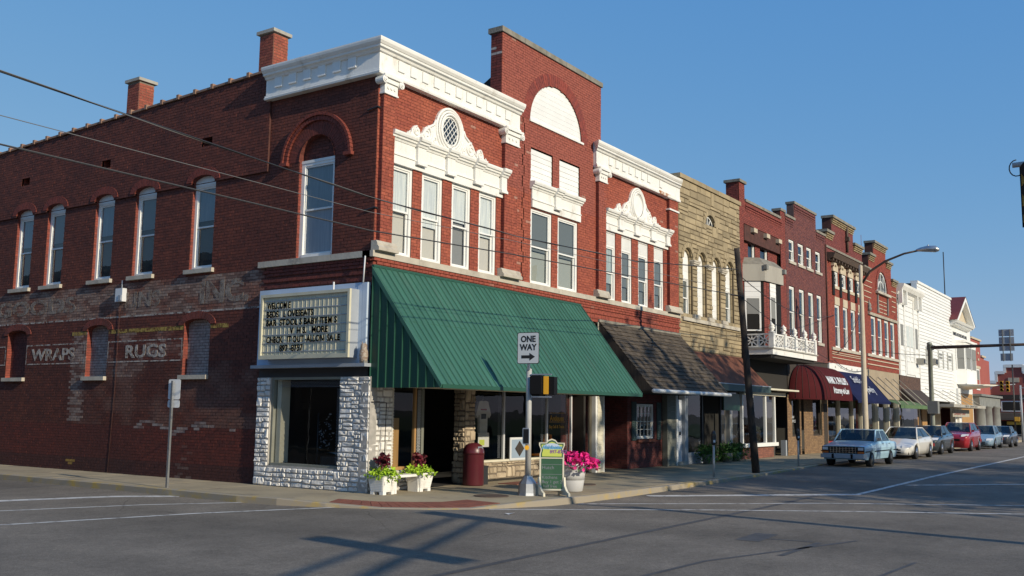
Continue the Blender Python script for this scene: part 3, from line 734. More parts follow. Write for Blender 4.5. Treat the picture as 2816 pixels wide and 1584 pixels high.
# scrolled ornaments with an oval
def spiral(mb, cu, cv, r, a0, turns, sgn, w, th):
    n = 18; pts = []
    for k in range(n + 1):
        t = k / n; a = a0 + sgn * turns * 2 * pi * t; rr = r * (1 - .78 * t); pts.append(mb_T(cu + rr * cos(a), cv + rr * sin(a), w))
    m = MB(); m.tube(pts, [th * (1 - .35 * k / n) for k in range(n + 1)], 6); mb.v += [];
    b = len(mb.v); mb.v += m.v; mb.f += [[b + i for i in f] for f in m.f]; mb.c += m.c; mb.sm += m.sm
def mb_T(u, v, w): return TF(u, v, w)
def ornament(cu, lattice):
    base = 7.24
    half = [(-1.40, base), (-1.42, 7.30), (-1.36, 7.35), (-1.29, 7.33), (-1.27, 7.42), (-1.20, 7.50), (-1.10, 7.52), (-1.02, 7.46), (-1.0, 7.36), (-.93, 7.42), (-.84, 7.55), (-.72, 7.63), (-.62, 7.65), (-.55, 7.72), (-.50, 7.78), (-.46, 7.85)]
    top = [(.50 * cos(a), 7.66 + .53 * sin(a)) for a in [pi * (.86 - .72 * k / 12) for k in range(13)]]
    P = [(cu + x, v) for x, v in half] + [(cu + x, v) for x, v in top] + [(cu - x, v) for x, v in reversed(half)]
    o = MB(TF).prism(P, .004, .05).build('ornament', 'white_paint', CB)
    rg = MB()
    for a, b, r, w in ((.47, .50, .034, .055), (.40, .435, .028, .075), (.335, .375, .030, .085), (.275, .32, .022, .06)):
        n = 36; pts = [TF(cu + a * cos(2 * pi * k / n), 7.66 + b * sin(2 * pi * k / n), w) for k in range(n + 1)]
        rg.tube(pts, r, 6, cap=False)
    rg.build('oval_moulding', 'white_paint', o)
    for s in (-1, 1):
        sp = MB()
        spiral(sp, cu + s * 1.12, 7.40, .105, pi / 2, 1.35, -s, .055, .026); spiral(sp, cu + s * .78, 7.42, .165, pi / 2, 1.5, s, .055, .032)
        spiral(sp, cu + s * 1.33, 7.30, .05, pi / 2, 1.0, -s, .055, .018); spiral(sp, cu + s * .52, 7.34, .075, pi / 2, 1.2, s, .055, .022)
        pts = [TF(cu + s * x, v, .055) for x, v in [(.50, 7.80), (.56, 7.68), (.70, 7.60), (.82, 7.52), (.93, 7.38), (1.0, 7.32)]]
        sp.tube(pts, [.022, .03, .032, .03, .028, .02], 6)
        stuff(sp.build('scrolls', 'white_paint', o))
    E = [(cu + .275 * cos(2 * pi * k / 24), 7.66 + .315 * sin(2 * pi * k / 24)) for k in range(24)]
    if lattice:
        MB(TF).prism(E, .050, .056).build('oval_pane', 'car_glass', o)
        lt = MB(TF)
        for k in range(-3, 4):
            for sg in (-1, 1):
                c = k * .105; d = .9 if sg > 0 else .9
                # line v = 7.66 + sg*1.15*(u-cu) + c*1.5 clipped to the ellipse
                m_ = sg * 1.15; q = c * 1.5; A_ = 1 / .275 ** 2 + m_ * m_ / .315 ** 2; B_ = 2 * m_ * q / .315 ** 2; C_ = q * q / .315 ** 2 - 1; D_ = B_ * B_ - 4 * A_ * C_
                if D_ <= 0: continue
                x0, x1 = (-B_ - sqrt(D_)) / (2 * A_), (-B_ + sqrt(D_)) / (2 * A_); t = .011 if sg > 0 else .009
                lt.prism([(cu + x0, 7.66 + m_ * x0 + q - t), (cu + x1, 7.66 + m_ * x1 + q - t), (cu + x1, 7.66 + m_ * x1 + q + t), (cu + x0, 7.66 + m_ * x0 + q + t)], .056, .064 + .004 * (sg > 0))
        lt.build('lattice', 'white_trim', o)
    else: MB(TF).prism(E, .05, .066).build('oval_panel', 'white_trim', o)
ornament(2.28, True); ornament(11.28, False)
# iron tie plates and stubs at the corner
for v in (7.62, 5.56):
    MB().tube([(-.03, .25, v - .04), (-.03, -.03, v), (.35, -.03, v - .02)], .018, 5, smooth=False).build('tie_bar', 'dark_metal', CB)

# --- the side wall
SW = [(12.4, 13.2), (10.9, 11.7), (8.73, 9.52), (7.05, 7.85), (4.88, 5.68)]
BW = [(12.28, 13.24), (8.64, 9.53), (4.82, 5.73)]
VH = [(12.67, 13.07), (8.96, 9.33), (5.03, 5.4)]
def slope(v):
    y = 3.6 + (8.94 - v) / .0305
    return (max(y, 3.2), 99) if v > 8.3 else None
def stonehole(v): return (-1, 3.12) if v < 4.02 else None
sh = [arch(a, b, 4.70, 6.74, .14) for a, b in SW] + [arch(a, b, 2.30, 3.44, .13) for a, b in BW] + [rect(a, b, 7.53, 7.79) for a, b in VH]
sh += [arch(1.14, 2.18, 4.70, 6.78, .52), stonehole]
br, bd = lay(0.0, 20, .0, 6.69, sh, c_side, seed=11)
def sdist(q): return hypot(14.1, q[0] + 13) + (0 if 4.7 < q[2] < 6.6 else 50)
emit_bricks(TL, br, bd, CB, 'mortar_dark', 90, key=sdist)  # raking shadow in the joints is put into the dark mortar colour
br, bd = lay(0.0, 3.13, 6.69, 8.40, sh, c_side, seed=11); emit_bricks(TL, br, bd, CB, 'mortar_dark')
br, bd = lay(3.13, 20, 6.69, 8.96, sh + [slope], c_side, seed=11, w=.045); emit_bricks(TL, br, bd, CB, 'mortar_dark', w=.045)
lg = MB(TL); lg.quad((3.13, 6.69, 0), (20, 6.69, 0), (20, 6.69, .052), (3.13, 6.69, .052)); lg.quad((3.13, 6.69, 0), (3.13, 6.69, .05), (3.13, 8.4, .05), (3.13, 8.4, 0)); lg.build('ledge', 'mortar_dark', CB, fix=False)
MB().box(.012, .30, 0.02, 3.1, 4.0, 8.3).build('wall_backing', 'mortar_dark', CB) if False else None
rv = MB(TL)
def revealL(a, b, v0, v1, rise, d, m_side=(.17, .04, .028)):
    bk = MB(TL)
    for u in (a, b):
        k = 0
        while v0 + k * .0667 < v1:
            c = mixc((.26, .055, .034), (.17, .04, .028), hsh(k, u * 9, 3)); rv.quad((u, v0 + k * .0667, 0.0), (u, min(v0 + k * .0667 + .058, v1), 0.0), (u, min(v0 + k * .0667 + .058, v1), -d), (u, v0 + k * .0667, -d), c); k += 1
        bk.quad((u + (.003 if u == a else -.003) * -1, v0, 0), (u + (.003 if u == a else -.003) * -1, v1, 0), (u + (.003 if u == a else -.003) * -1, v1, -d), (u + (.003 if u == a else -.003) * -1, v0, -d))
    stuff(bk.build('reveal_mortar', 'mortar_dark', CB, fix=False))
    n = 10; c0, ha = (a + b) / 2, (b - a) / 2
    for i in range(n):
        p, q = pi * i / n, pi * (i + 1) / n
        rv.quad((c0 + ha * cos(p), v1 + rise * sin(p), .03), (c0 + ha * cos(q), v1 + rise * sin(q), .03), (c0 + ha * cos(q), v1 + rise * sin(q), -d), (c0 + ha * cos(p), v1 + rise * sin(p), -d), (.15, .04, .028))
for a, b in SW: revealL(a, b, 4.70, 6.74, .14, .22)
for a, b in BW: revealL(a, b, 2.30, 3.44, .13, .14)
for a, b in VH: revealL(a, b, 7.53, 7.79, .01, .25)
revealL(1.14, 2.18, 4.70, 6.78, .52, .22)
stuff(rv.build('reveal_bricks', 'brick', CB, fix=False))
vb = MB(TL)
for a, b in VH: vb.quad((a, 7.53, -.24), (b, 7.53, -.24), (b, 7.79, -.24), (a, 7.79, -.24))
vb.build('vent_recess', 'interior', CB, fix=False)
for a, b in BW:                                            # bricked-up windows
    cf = (lambda u, v, i, k, A=a: mixc((.42, .38, .36), (.16, .08, .065), .15 + .6 * vnoise(u * 5, v * 5, 2)) if A < 12 else mixc((.13, .035, .026), (.09, .025, .02), hsh(i, k, 1)))
    q, d = lay(a, b, 2.30, 3.56, [], cf, seed=int(a * 10), w=-.13); emit_bricks(TL, q, d, CB, 'mortar_dark', w=-.13, bedname='infill_bed', partname='infill_bricks')
    MB(TL).box(a - .02, b + .04, 2.205, 2.30, -.1, .09).build('window_sill', 'limestone', CB)
q, d = lay(1.14, 2.18, 6.80, 7.31, [], lambda u, v, i, k: mixc((.17, .045, .03), (.08, .025, .02), hsh(i, k, 77)), seed=4, w=-.12); emit_bricks(TL, q, d, CB, 'mortar_dark', w=-.12, bedname='tympanum_bed', partname='tympanum_bricks')
for i, (a, b) in enumerate(SW):
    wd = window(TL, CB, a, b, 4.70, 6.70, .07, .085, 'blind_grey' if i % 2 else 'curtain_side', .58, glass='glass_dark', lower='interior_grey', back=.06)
    n = 10; c0, ha = (a + b) / 2, (b - a) / 2
    P = [(a, 6.66), (b, 6.66)] + [(c0 + ha * cos(pi * k / n), 6.74 + .14 * sin(pi * k / n)) for k in range(n + 1)]
    MB(TL).prism(P, -.16, -.065).build('arched_head', 'white_trim', wd)
    MB(TL).box(a - .09, b + .11, 4.605, 4.70, -.15, .085).build('window_sill', 'limestone', CB)
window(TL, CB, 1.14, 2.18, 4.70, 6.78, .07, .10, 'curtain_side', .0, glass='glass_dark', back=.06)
MB(TL).box(1.12, 2.20, 6.74, 6.80, -.16, -.06).build('window_lintel', 'white_trim', CB)
ar = MB(TL)
for a, b in SW: arch_ring(ar, (a + b) / 2, 6.74, (b - a) / 2, .14, .19, 15, -.01, .068, lambda k: mixc((.20, .042, .028), (.13, .03, .022), hsh(k, 3, 5)))
for a, b in BW: arch_ring(ar, (a + b) / 2, 3.44, (b - a) / 2 + .02, .13, .17, 15, -.01, .03, lambda k: mixc((.18, .042, .03), (.11, .03, .022), hsh(k, 4, 5)))
arch_ring(ar, 1.66, 6.78, .54, .52, .30, 34, -.01, .012, lambda k: mixc((.19, .04, .026), (.13, .03, .02), hsh(k, 5, 5)))
arch_ring(ar, 1.66, 6.78, .86, .82, .09, 34, -.01, .06, lambda k: mixc((.20, .042, .028), (.16, .034, .022), hsh(k, 6, 5)))
arch_ring(ar, 1.66, 6.78, .96, .92, .06, 34, -.01, .09, lambda k: mixc((.20, .042, .028), (.16, .034, .022), hsh(k, 7, 5)))
for s in (-1, 1): ar.box(1.66 + s * .94 - .11, 1.66 + s * .94 + .11, 6.72, 6.79, -.01, .10, (.19, .04, .026))
stuff(ar.build('arch_bricks', 'brick', CB))
# coping tiles down the sloping parapet, chimneys
y = 3.25; k = 0
while y < 20:
    z = 8.945 - (y - 3.6) * .0305
    t = MB(); t.add([(-.09, y, z), (-.09, y + .60, z - .018), (.36, y + .60, z - .018), (.36, y, z), (-.09, y, z + .05), (-.09, y + .60, z + .03), (.13, y + .60, z + .075), (.13, y, z + .095), (.36, y + .60, z + .03), (.36, y, z + .05)],
             [(0, 1, 5, 4), (4, 5, 6, 7), (7, 6, 8, 9), (9, 8, 2, 3), (0, 4, 7, 9, 3), (1, 2, 8, 6, 5), (0, 3, 2, 1)])
    t.box(-.11, .37, y + .56, y + .645, z - .03, z + .085); t.build('coping_tile', 'terracotta_cap', CB); y += .62; k += 1
def chimney(y0, y1, z0, z1, x1):
    br = MB(); n = int((z1 - z0) / .066)
    for k in range(n):
        o = (k % 2) * .1; v0 = z0 + k * .066
        for (a, b, f) in ((y0, y1, 0), (0, x1, 1)):
            u = a - o
            while u < b - .02:
                p, q = max(u, a) + .005, min(u + .2, b) - .005; u += .2
                if q - p < .02: continue
                c = mixc((.31, .075, .045), (.20, .045, .032), hsh(k, u * 31, f)); c = mixc(c, (.38, .12, .06), .4 * hsh(k, u * 17, 5))
                if f == 0: br.box(-.008, .004, p, q, v0, v0 + .057, c)
                else: br.box(p, q, y0 - .008, y0 + .004, v0, v0 + .057, c)
    ch = MB().box(.0, x1, y0, y1, z0 - .3, z1).build('chimney', 'mortar_buff', CB)
    stuff(br.build('chimney_bricks', 'brick', ch))
    MB().box(-.06, x1 + .06, y0 - .06, y1 + .06, z1, z1 + .075).build('chimney_cap', 'concrete_grey', ch)
chimney(8.02, 8.50, 8.75, 9.66, .42); chimney(3.17, 3.62, 8.6, 9.88, .42)
# flaking painted lettering
GW = 'ghost_white'
def paint(a, b, c_, d, m=GW): MB(TL).quad((a, c_, .014), (b, c_, .014), (b, d, .014), (a, d, .014)).build('painted_line', m, CB, fix=False)
paint(3.2, 13.9, 3.715, 3.755)
for a, b in ((4.19, 4.80), (5.75, 8.62), (9.56, 10.18)): paint(a, b, 3.335, 3.43, 'ghost_yellow')
for a, b in ((9.58, 12.26), (5.76, 8.62), (13.28, 16.0)):
    paint(a, b, 2.63, 2.66); paint(a, b, 3.12, 3.15); paint(a, a + .03, 2.66, 3.12); paint(b - .03, b, 2.66, 3.12)
flip = lambda y0: (lambda u, v, w: (y0 - u, v, w))
text('WRAPS', .42, TL, 0, 2.74, .014, GW, CB, 'painted_lettering', sx=1.42, bold=.012, fn=flip(11.98))
text('RUGS', .42, TL, 0, 2.74, .014, GW, CB, 'painted_lettering', sx=1.5, bold=.012, fn=flip(7.92))
text('DRY GOODS', .54, TL, 0, 3.96, .014, 'ghost_faint', CB, 'painted_lettering', sx=1.95, bold=.018, fn=flip(16.25))
text('LINS', .50, TL, 0, 3.96, .014, 'ghost_faint', CB, 'painted_lettering', sx=1.4, bold=.014, fn=flip(8.05))
text('INC.', .66, TL, 0, 3.93, .014, 'ghost_faint', CB, 'painted_lettering', sx=1.3, bold=.03, fn=flip(5.25))
mbx = root('electric_box', (0, 8.15, 4.1), 'small pale grey electric box on the painted brick side wall', 'meter box')
MB(TL).box(8.0, 8.28, 4.1, 4.42, .0, .13).build('box', 'sign_white', mbx); MB(TL).box(8.03, 8.14, 4.13, 4.25, .13, .145).build('cover', 'sign_grey', mbx); MB(TL).tube([(8.14, 4.42, .05), (8.14, 4.62, .05)], .015, 6).build('conduit', 'sign_grey', mbx)
MB(TL).tube([(8.2, 4.12, .03), (8.22, 2.0, .02), (8.3, .0, .02)], .006, 5).build('conduit', 'mortar_dark', mbx)
# ------------------------------------------------------------------ corner shop front: rock-faced stone, letter board, awnings
def rock(T, parent, u0, u1, v0, v1, w, d, m, name='stone', sd=0):
    """one rock-faced stone: a pillowed, jittered block of ~40 triangles"""
    r = random.Random(int(u0 * 977 + v0 * 1999 + sd)); g = .008
    u0 += g; u1 -= g; v0 += g; v1 -= g
    nu, nv = 4, 3; P = []
    for j in range(nv + 1):
        for i in range(nu + 1):
            e = (i in (0, nu)) or (j in (0, nv)); cnr = (i in (0, nu)) and (j in (0, nv))
            a, b = i / nu, j / nv
            if i == 1: a = .09
            if i == nu - 1: a = .91
            if j == 1: b = .16
            if j == nv - 1: b = .84
            if cnr: a += (.10 if i == 0 else -.10) * r.random(); b += (.16 if j == 0 else -.16) * r.random()
            P.append((u0 + (u1 - u0) * a + (r.random() - .5) * .012, v0 + (v1 - v0) * b + (r.random() - .5) * .010, w - .01 if e else w + d * (.35 + .9 * r.random())))
    m_ = MB(T); n = nu + 1
    m_.add(P, [(j * n + i, j * n + i + 1, (j + 1) * n + i + 1, (j + 1) * n + i) for j in range(nv) for i in range(nu)])
    return m_.build(name, m, parent, fix=False)
def rockwall(T, parent, u0, u1, v0, v1, w, holes, m='white_rock', joint='rock_joint', lmin=.13, lmax=.30, hmin=.07, hmax=.125, d=.026, sd=1, bed=True, name='stone', piece=None):
    """random rubble: bands of tall single stones and split stacks, clipped to the openings"""
    r = random.Random(sd); v = v0; piece = piece or rock
    while v < v1 - .02:
        h = min((hmin + hmax) * (.85 + .45 * r.random()), v1 - v)
        if v1 - v - h < hmin: h = v1 - v
        iv = [(u0, u1)]
        for q in holes:
            if callable(q):
                g = q(v + h / 2)
                if g is None: continue
                a, b = g
            else:
                a, b, c, e = q
                if not (c - .02 < v + h / 2 < e + .02): continue
            iv = [x for p in iv for x in ([(p[0], min(a, p[1]))] if a > p[0] else []) + ([(max(b, p[0]), p[1])] if b < p[1] else [])]
        for a, b in iv:
            u = a
            while u < b - .01:
                t = r.random(); L = min((lmin + (lmax - lmin) * r.random()) * (.8 if t < .18 else 1.25), b - u)
                if b - u - L < lmin * .5: L = b - u
                if t < .18: piece(T, parent, u, u + L, v, v + h, w, d * 1.2, m, name, sd)
                else:
                    k = 2 if h < hmin * 3.2 or t < .8 else 3; cuts = [0] + sorted((j + (r.random() - .5) * .35) / k for j in range(1, k)) + [1]
                    for j in range(k):
                        va, vb = v + h * cuts[j], v + h * cuts[j + 1]
                        if r.random() < .45 and L > lmin * 1.3:
                            s_ = u + L * (.35 + .3 * r.random()); piece(T, parent, u, s_, va, vb, w, d * (.7 + .6 * r.random()), m, name, sd); piece(T, parent, s_, u + L, va, vb, w, d * (.7 + .6 * r.random()), m, name, sd)
                        else: piece(T, parent, u, u + L, va, vb, w, d * (.7 + .6 * r.random()), m, name, sd)
                u += L
        v += h
    if bed:
        us = sorted({u0, u1} | {x for h in holes for x in h[:2] if u0 < x < u1}); vs = sorted({v0, v1} | {x for h in holes for x in h[2:] if v0 < x < v1})
        q = MB(T)
        for i in range(len(us) - 1):
            for j in range(len(vs) - 1):
                cu, cv = (us[i] + us[i + 1]) / 2, (vs[j] + vs[j + 1]) / 2
                if any(a < cu < b and c < cv < e for a, b, c, e in holes): continue
                q.box(us[i], us[i + 1], vs[j], vs[j + 1], w - .2, w)
        stuff(q.build('stone_bed', joint, parent))
# stone on the side street and on the corner pier
rockwall(TL, CB, -.10, 3.10, 0, 2.22, .07, [(.70, 2.70, .42, 2.3)], sd=3)
rockwall(TF, CB, -.09, .62, 0, 2.10, .07, [], sd=5)
rockwall(TF, CB, .62, 1.62, 0, .40, .04, [], sd=6)
# shop window on the side street
MB(TL).box(.02, 3.12, 2.22, 2.40, -.1, .03).build('lintel', 'dark_metal', CB)
sw = MB(TL); sw.box(.70, .75, .42, 2.22, -.12, .03); sw.box(2.64, 2.70, .42, 2.22, -.12, .03); sw.box(.75, 2.64, 2.17, 2.22, -.12, .03); sw.box(.75, 2.64, .42, .47, -.12, .05)
swo = sw.build('shop_window', 'grey_siding', CB)
MB(TL).quad((.75, .47, -.04), (2.64, .47, -.04), (2.64, 2.17, -.04), (.75, 2.17, -.04)).build('pane', 'glass_shop', swo, fix=False)
MB(TL).box(2.50, 2.62, .47, 2.17, -.30, -.06).build('window_return', 'cream_paint', swo)
def beads(T, u0, u1, v0, v1, w, parent, name='lace_trim', m='sign_white', s=.045, z=.013):
    q = MB(T); v = v0; k = 0
    while v < v1:
        u = u0 + (k % 2) * s / 2
        while u < u1:
            q.add([(u, v - z, w), (u + z, v, w), (u, v + z, w), (u - z, v, w)], [(0, 1, 2, 3)]); u += s
        v += s * .62; k += 1
    return stuff(q.build(name, m, parent, fix=False))
mat('lace', (.20, .21, .24), 0.8)
beads(TL, .78, 2.6, 2.03, 2.16, -.06, swo, m='lace'); beads(TL, .78, .90, .5, 2.0, -.06, swo, m='lace')
# interior of the corner shop
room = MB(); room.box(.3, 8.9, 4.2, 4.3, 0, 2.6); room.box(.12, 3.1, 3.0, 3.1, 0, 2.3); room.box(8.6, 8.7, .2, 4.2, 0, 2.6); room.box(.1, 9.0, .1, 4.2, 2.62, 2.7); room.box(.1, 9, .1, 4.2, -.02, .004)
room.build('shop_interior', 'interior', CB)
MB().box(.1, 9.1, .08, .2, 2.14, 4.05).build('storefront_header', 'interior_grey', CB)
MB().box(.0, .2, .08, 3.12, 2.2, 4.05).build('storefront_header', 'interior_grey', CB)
# things standing inside the side window
def leafball(name, m, parent, c, rad, n, size, T=TI, seed=1, flat=.75, droop=0.0, pts=None, w=.55):
    r = random.Random(seed); q = MB()
    for i in range(n):
        if pts: p = Vector(pts(r))
        else:
            d = Vector((r.gauss(0, 1), r.gauss(0, 1), r.gauss(0, 1))).normalized() * (r.random() ** .4); p = Vector((c[0] + d.x * rad[0], c[1] + d.y * rad[1], c[2] + d.z * rad[2]))
        a = Vector((r.gauss(0, 1), r.gauss(0, 1), r.gauss(0, flat) - droop)).normalized(); b = a.cross(Vector((r.gauss(0, 1), r.gauss(0, 1), r.gauss(0, 1)))).normalized(); s = size * (.6 + .8 * r.random())
        e = a.cross(b) * s * .12
        q.add([tuple(p), tuple(p + a * s * .5 + b * s * w * .5 + e), tuple(p + a * s), tuple(p + a * s * .5 - b * s * w * .5 + e)], [(0, 1, 2), (0, 2, 3)])
    return q.build(name, m, parent, fix=False)
it = root('display_tree', (.75, 2.1, .3), 'pale ornament tree standing inside the side street shop window', 'ornament')
MB().tube([(.75, 2.1, .0), (.75, 2.1, 1.5)], .02, 6).build('stem', 'dark_metal', it)
stuff(leafball('branches', 'sign_grey', it, (.95, 2.1, 1.1), (.16, .2, .42), 46, .07, seed=3))
it = root('white_display_cloth', (.8, 1.45, .4), 'white cloth lying low inside the side street shop window', 'cloth')
MB().loft([[(.7 + .1 * k, 1.25 + .2 * j, .62 + .08 * hsh(j, k)) for j in range(4)] for k in range(3)], cap=False, closed=False).build('cloth', 'cloth_white', it, fix=False); MB().box(.65, .95, 1.2, 1.9, 0, .6).build('stand', 'wood_dark', it)
# letter board sign over the side window
MB(TL).box(.03, 3.12, 2.47, 4.06, .012, .10).build('sign_backing', 'blue_white', CB)
for y in (.03, .155): MB(TL).box(y + .004, y + .12, 2.5, 4.04, .10, .106).build('sign_backing_panel', 'blue_white', CB)
ls = root('letter_board_sign', (-.3, 1.45, 2.6), 'cream changeable letter board listing furniture for sale above the side window', 'sign')
MB(TL).box(.24, 2.78, 2.58, 3.92, .10, .32).build('cabinet', 'sign_grey', ls)
f = MB(TL); f.box(.24, .30, 2.58, 3.92, .32, .37); f.box(2.72, 2.78, 2.58, 3.92, .32, .37); f.box(.30, 2.72, 3.86, 3.92, .32, .37); f.box(.30, 2.72, 2.58, 2.66, .32, .37); f.build('rim', 'letterboard', ls)
MB(TL).box(.30, 2.72, 2.66, 3.86, .32, .328).build('face', 'letterboard', ls)
for k in range(20):
    y = .37 + k * .121; MB(TL).box(y, y + .014, 2.68, 3.84, .328, .334).build('rib', 'letterboard_track', ls)
for k in range(7):
    v = 2.72 + k * .175; MB(TL).box(.31, 2.71, v, v + .016, .328, .340).build('letter_track', 'sign_grey', ls)
rows = ['WELCOM E', 'BEDS   L OVESEATS', 'BAR  STOOL S BABY ITEM S', 'V  H S.   MORE', 'CHECK   IT OUT -ALLON  SA LE', '897 -8757']
offs = [.10, .10, .10, .80, .12, .52]; wid = [.70, 1.36, 2.02, 1.08, 2.10, .68]
for k, (s, o_, wd) in enumerate(zip(rows, offs, wid)):
    t = stuff(text(s, .178, TL, 0, 0, 0, 'black_print', None, 'lettering', bold=.006, thick=.002))
    bb = [v.co.y for v in t.data.vertices]; mn, mxx = min(bb), max(bb)
    for v in t.data.vertices: v.co = Vector((-.352 - .001, 2.70 - o_ - (v.co.y - mn) / (mxx - mn) * wd, v.co.z + 3.62 - k * .176))
    attach(t, ls)
MB(TL).box(-.08, 3.16, 2.405, 2.47, .0, .24).build('sign_ledge', 'sign_grey', CB)
MB().tube([(-.12, .13, 4.06), (-.12, .10, 4.58)], .016, 6).build('sign_hanger', 'sign_white', CB)
MB().tube([(-.2, .85, 3.9), (-.2, .85, 4.1)], .02, 6, smooth=False).build('sign_hanger', 'sign_white', CB)
ow = root('owl_decoy', (-.17, -.0, 2.47), 'brown owl decoy perched beside the letter board sign', 'owl figure')
MB().lathe([(.05, 2.47), (.075, 2.53), (.088, 2.62), (.08, 2.70), (.062, 2.745), (.068, 2.79), (.058, 2.835), (.02, 2.855)], -.17, .01, 12).build('body', 'owl', ow)
for s in (-1, 1): MB().add([(-.19, .01 + s * .03, 2.83), (-.15, .01 + s * .03, 2.83), (-.17, .01 + s * .06, 2.83), (-.17, .01 + s * .055, 2.895)], [(0, 1, 3), (1, 2, 3), (2, 0, 3)]).build('ear_tuft', 'owl', ow)
MB().box(-.22, -.12, -.05, .07, 2.472, 2.53).build('perch', 'stone_grey', ow)
# green standing-seam awning
AX0, AX1, AYT, AZT, AYE, AZE = -.05, 7.98, -.06, 4.36, -1.85, 2.06
aw = root('green_metal_awning', (4, -.9, 2.06), 'wide green ribbed metal awning over the corner shop', 'awning')
N = 46; wdt = (AX1 - AX0) / N
sl_ = Vector((0, AYE - AYT, AZE - AZT)).normalized(); nrm = Vector((0, -(AZT - AZE), -(AYE - AYT) * -1)); nrm = Vector((0, -2.3, 1.79)).normalized()
for k in range(N):
    a = AX0 + k * wdt; b = a + wdt; q = MB()
    prof = [(a, 0), (b - .030, 0), (b - .022, .022), (b - .008, .022), (b, 0)]
    T0, E0 = Vector((0, AYT, AZT)), Vector((0, AYE, AZE))
    rr3 = random.Random(k * 7 + 3); tt = [0, .12, .25, .38, .478, .48, .62, .75, .88, 1]
    RR = [[tuple(Vector((x, 0, 0)) + T0.lerp(E0, t) + nrm * (h + (.006 if .479 > t else 0) + (rr3.random() - .5) * (.007 if i == 1 else .002))) for i, (x, h) in enumerate([prof[0], ((a + b) / 2 - .01, 0)] + prof[1:])] for t in tt]
    q.loft(RR, cap=False, closed=False); q.build('roof_panel', 'green_metal', aw, fix=False)
q = MB(); q.box(AX0 + .002, AX1 - .002, AYE - .005, AYE + .03, AZE - .07, AZE + .004); q.build('eave_trim', 'green_dark', aw)
q = MB(); q.add([(AX0 + .02, AYT, AZE - .03), (AX1 - .02, AYT, AZE - .03), (AX1 - .02, AYE + .03, AZE - .03), (AX0 + .02, AYE + .03, AZE - .03)], [(0, 1, 2, 3)]); q.build('soffit', 'cream_paint', aw, fix=False)
for X, nm in ((AX0, 'cheek_panel'), (AX1, 'cheek_panel')):
    n = 9
    for k in range(n):
        y0, y1 = AYT + (AYE - AYT) * k / n, AYT + (AYE - AYT) * (k + 1) / n; z0 = AZT - (AZT - AZE) * k / n - .02; z1 = AZT - (AZT - AZE) * (k + 1) / n - .02
        s = -1 if X == AX0 else 1
        q = MB(); q.add([(X, y0, AZE - .06), (X, y1, AZE - .06), (X, y1, max(z1, AZE - .05)), (X, y0, z0)], [(0, 1, 2, 3)])
        q.box(min(X, X + s * .025), max(X, X + s * .025), y0 - .018, y0, AZE - .06, z0)
        q.build(nm, 'green_dark', aw, fix=False)
    q = MB(); q.add([(X - .03, AYT, AZT), (X + .03, AYT, AZT), (X + .03, AYE, AZE), (X - .03, AYE, AZE), (X - .03, AYT, AZT - .13), (X + .03, AYT, AZT - .13), (X + .03, AYE + .03, AZE - .07), (X - .03, AYE + .03, AZE - .07)],
                    [(0, 1, 2, 3), (0, 3, 7, 4), (1, 5, 6, 2), (4, 7, 6, 5), (0, 4, 5, 1), (2, 6, 7, 3)]); q.build('rake_trim', 'green_metal', aw)
MB().box(AX0, AX1, AYT - .02, -.015, AZT, AZT + .05).build('flashing', 'green_dark', aw)
# corner shop front under the awning
def fbox(u0, u1, v0, v1, w0, w1, name, m, par=CB): return MB(TF).box(u0, u1, v0, v1, w0, w1).build(name, m, par)
fbox(.64, .70, .40, 2.10, -.06, .03, 'window_post', 'cream_paint'); fbox(1.58, 1.66, 0, 2.10, -.08, .03, 'window_post', 'grey_siding')
fbox(.70, 1.58, .40, .46, -.06, .05, 'window_rail', 'wood_light'); fbox(1.40, 1.45, .46, 2.1, -.07, .0, 'window_post', 'wood_light')
MB(TF).quad((.70, .46, -.03), (1.40, .46, -.03), (1.40, 2.1, -.03), (.70, 2.1, -.03)).build('pane', 'glass_shop', CB, fix=False)
fbox(.72, .98, .46, 1.42, -.16, -.06, 'wooden_panel', 'wood_light')
beads(TF, .64, .72, .5, 2.0, .034, CB, m='sign_white'); beads(TF, 1.47, 1.58, .45, 2.0, .01, CB, m='sign_white')
rockwall(TF, CB, 3.10, 3.46, 0, 2.10, .0, [], 'tan_rock', 'tan_joint', .12, .24, .08, .14, .03, 8)
TS = lambda u, v, w: (3.10 - w, u, v)
rockwall(TS, CB, -.0, .30, 0, 2.10, .0, [], 'tan_rock', 'tan_joint', .12, .2, .08, .14, .03, 9, bed=False)
MB().box(3.11, 3.45, .01, .30, 0, 2.1).build('pier_core', 'tan_joint', CB)
fbox(3.46, 3.60, 1.2, 2.05, -.2, -.05, 'post', 'cream_paint') if False else None
TA = lambda u, v, w: (u, .45 - w, v)
rockwall(TA, CB, 3.5, 7.9, 0, .40, .0, [], 'tan_rock', 'tan_joint', .16, .34, .10, .16, .03, 10)
MB().box(3.46, 7.95, .42, .62, .40, .45).build('window_ledge', 'cream_paint', CB)
for u in (5.22, 7.15, 8.35): MB().box(u - .025, u + .025, .42, .48, .45, 2.12).build('mullion', 'sign_white', CB)
MB().quad((3.46, .45, .45), (8.3, .45, .45), (8.3, .45, 2.1), (3.46, .45, 2.1)).build('pane', 'glass_shop', CB, fix=False)
for u in (5.08, 5.30, 6.98, 7.22, 8.2):
    q = beads(TF, u - .05, u + .05, .5, 2.05, -.47, CB, m='lace')
rockwall(lambda u, v, w: (u, 2.4 - w, v), CB, 1.7, 3.1, 0, .36, .0, [], 'tan_rock', 'tan_joint', .16, .34, .10, .16, .03, 12)
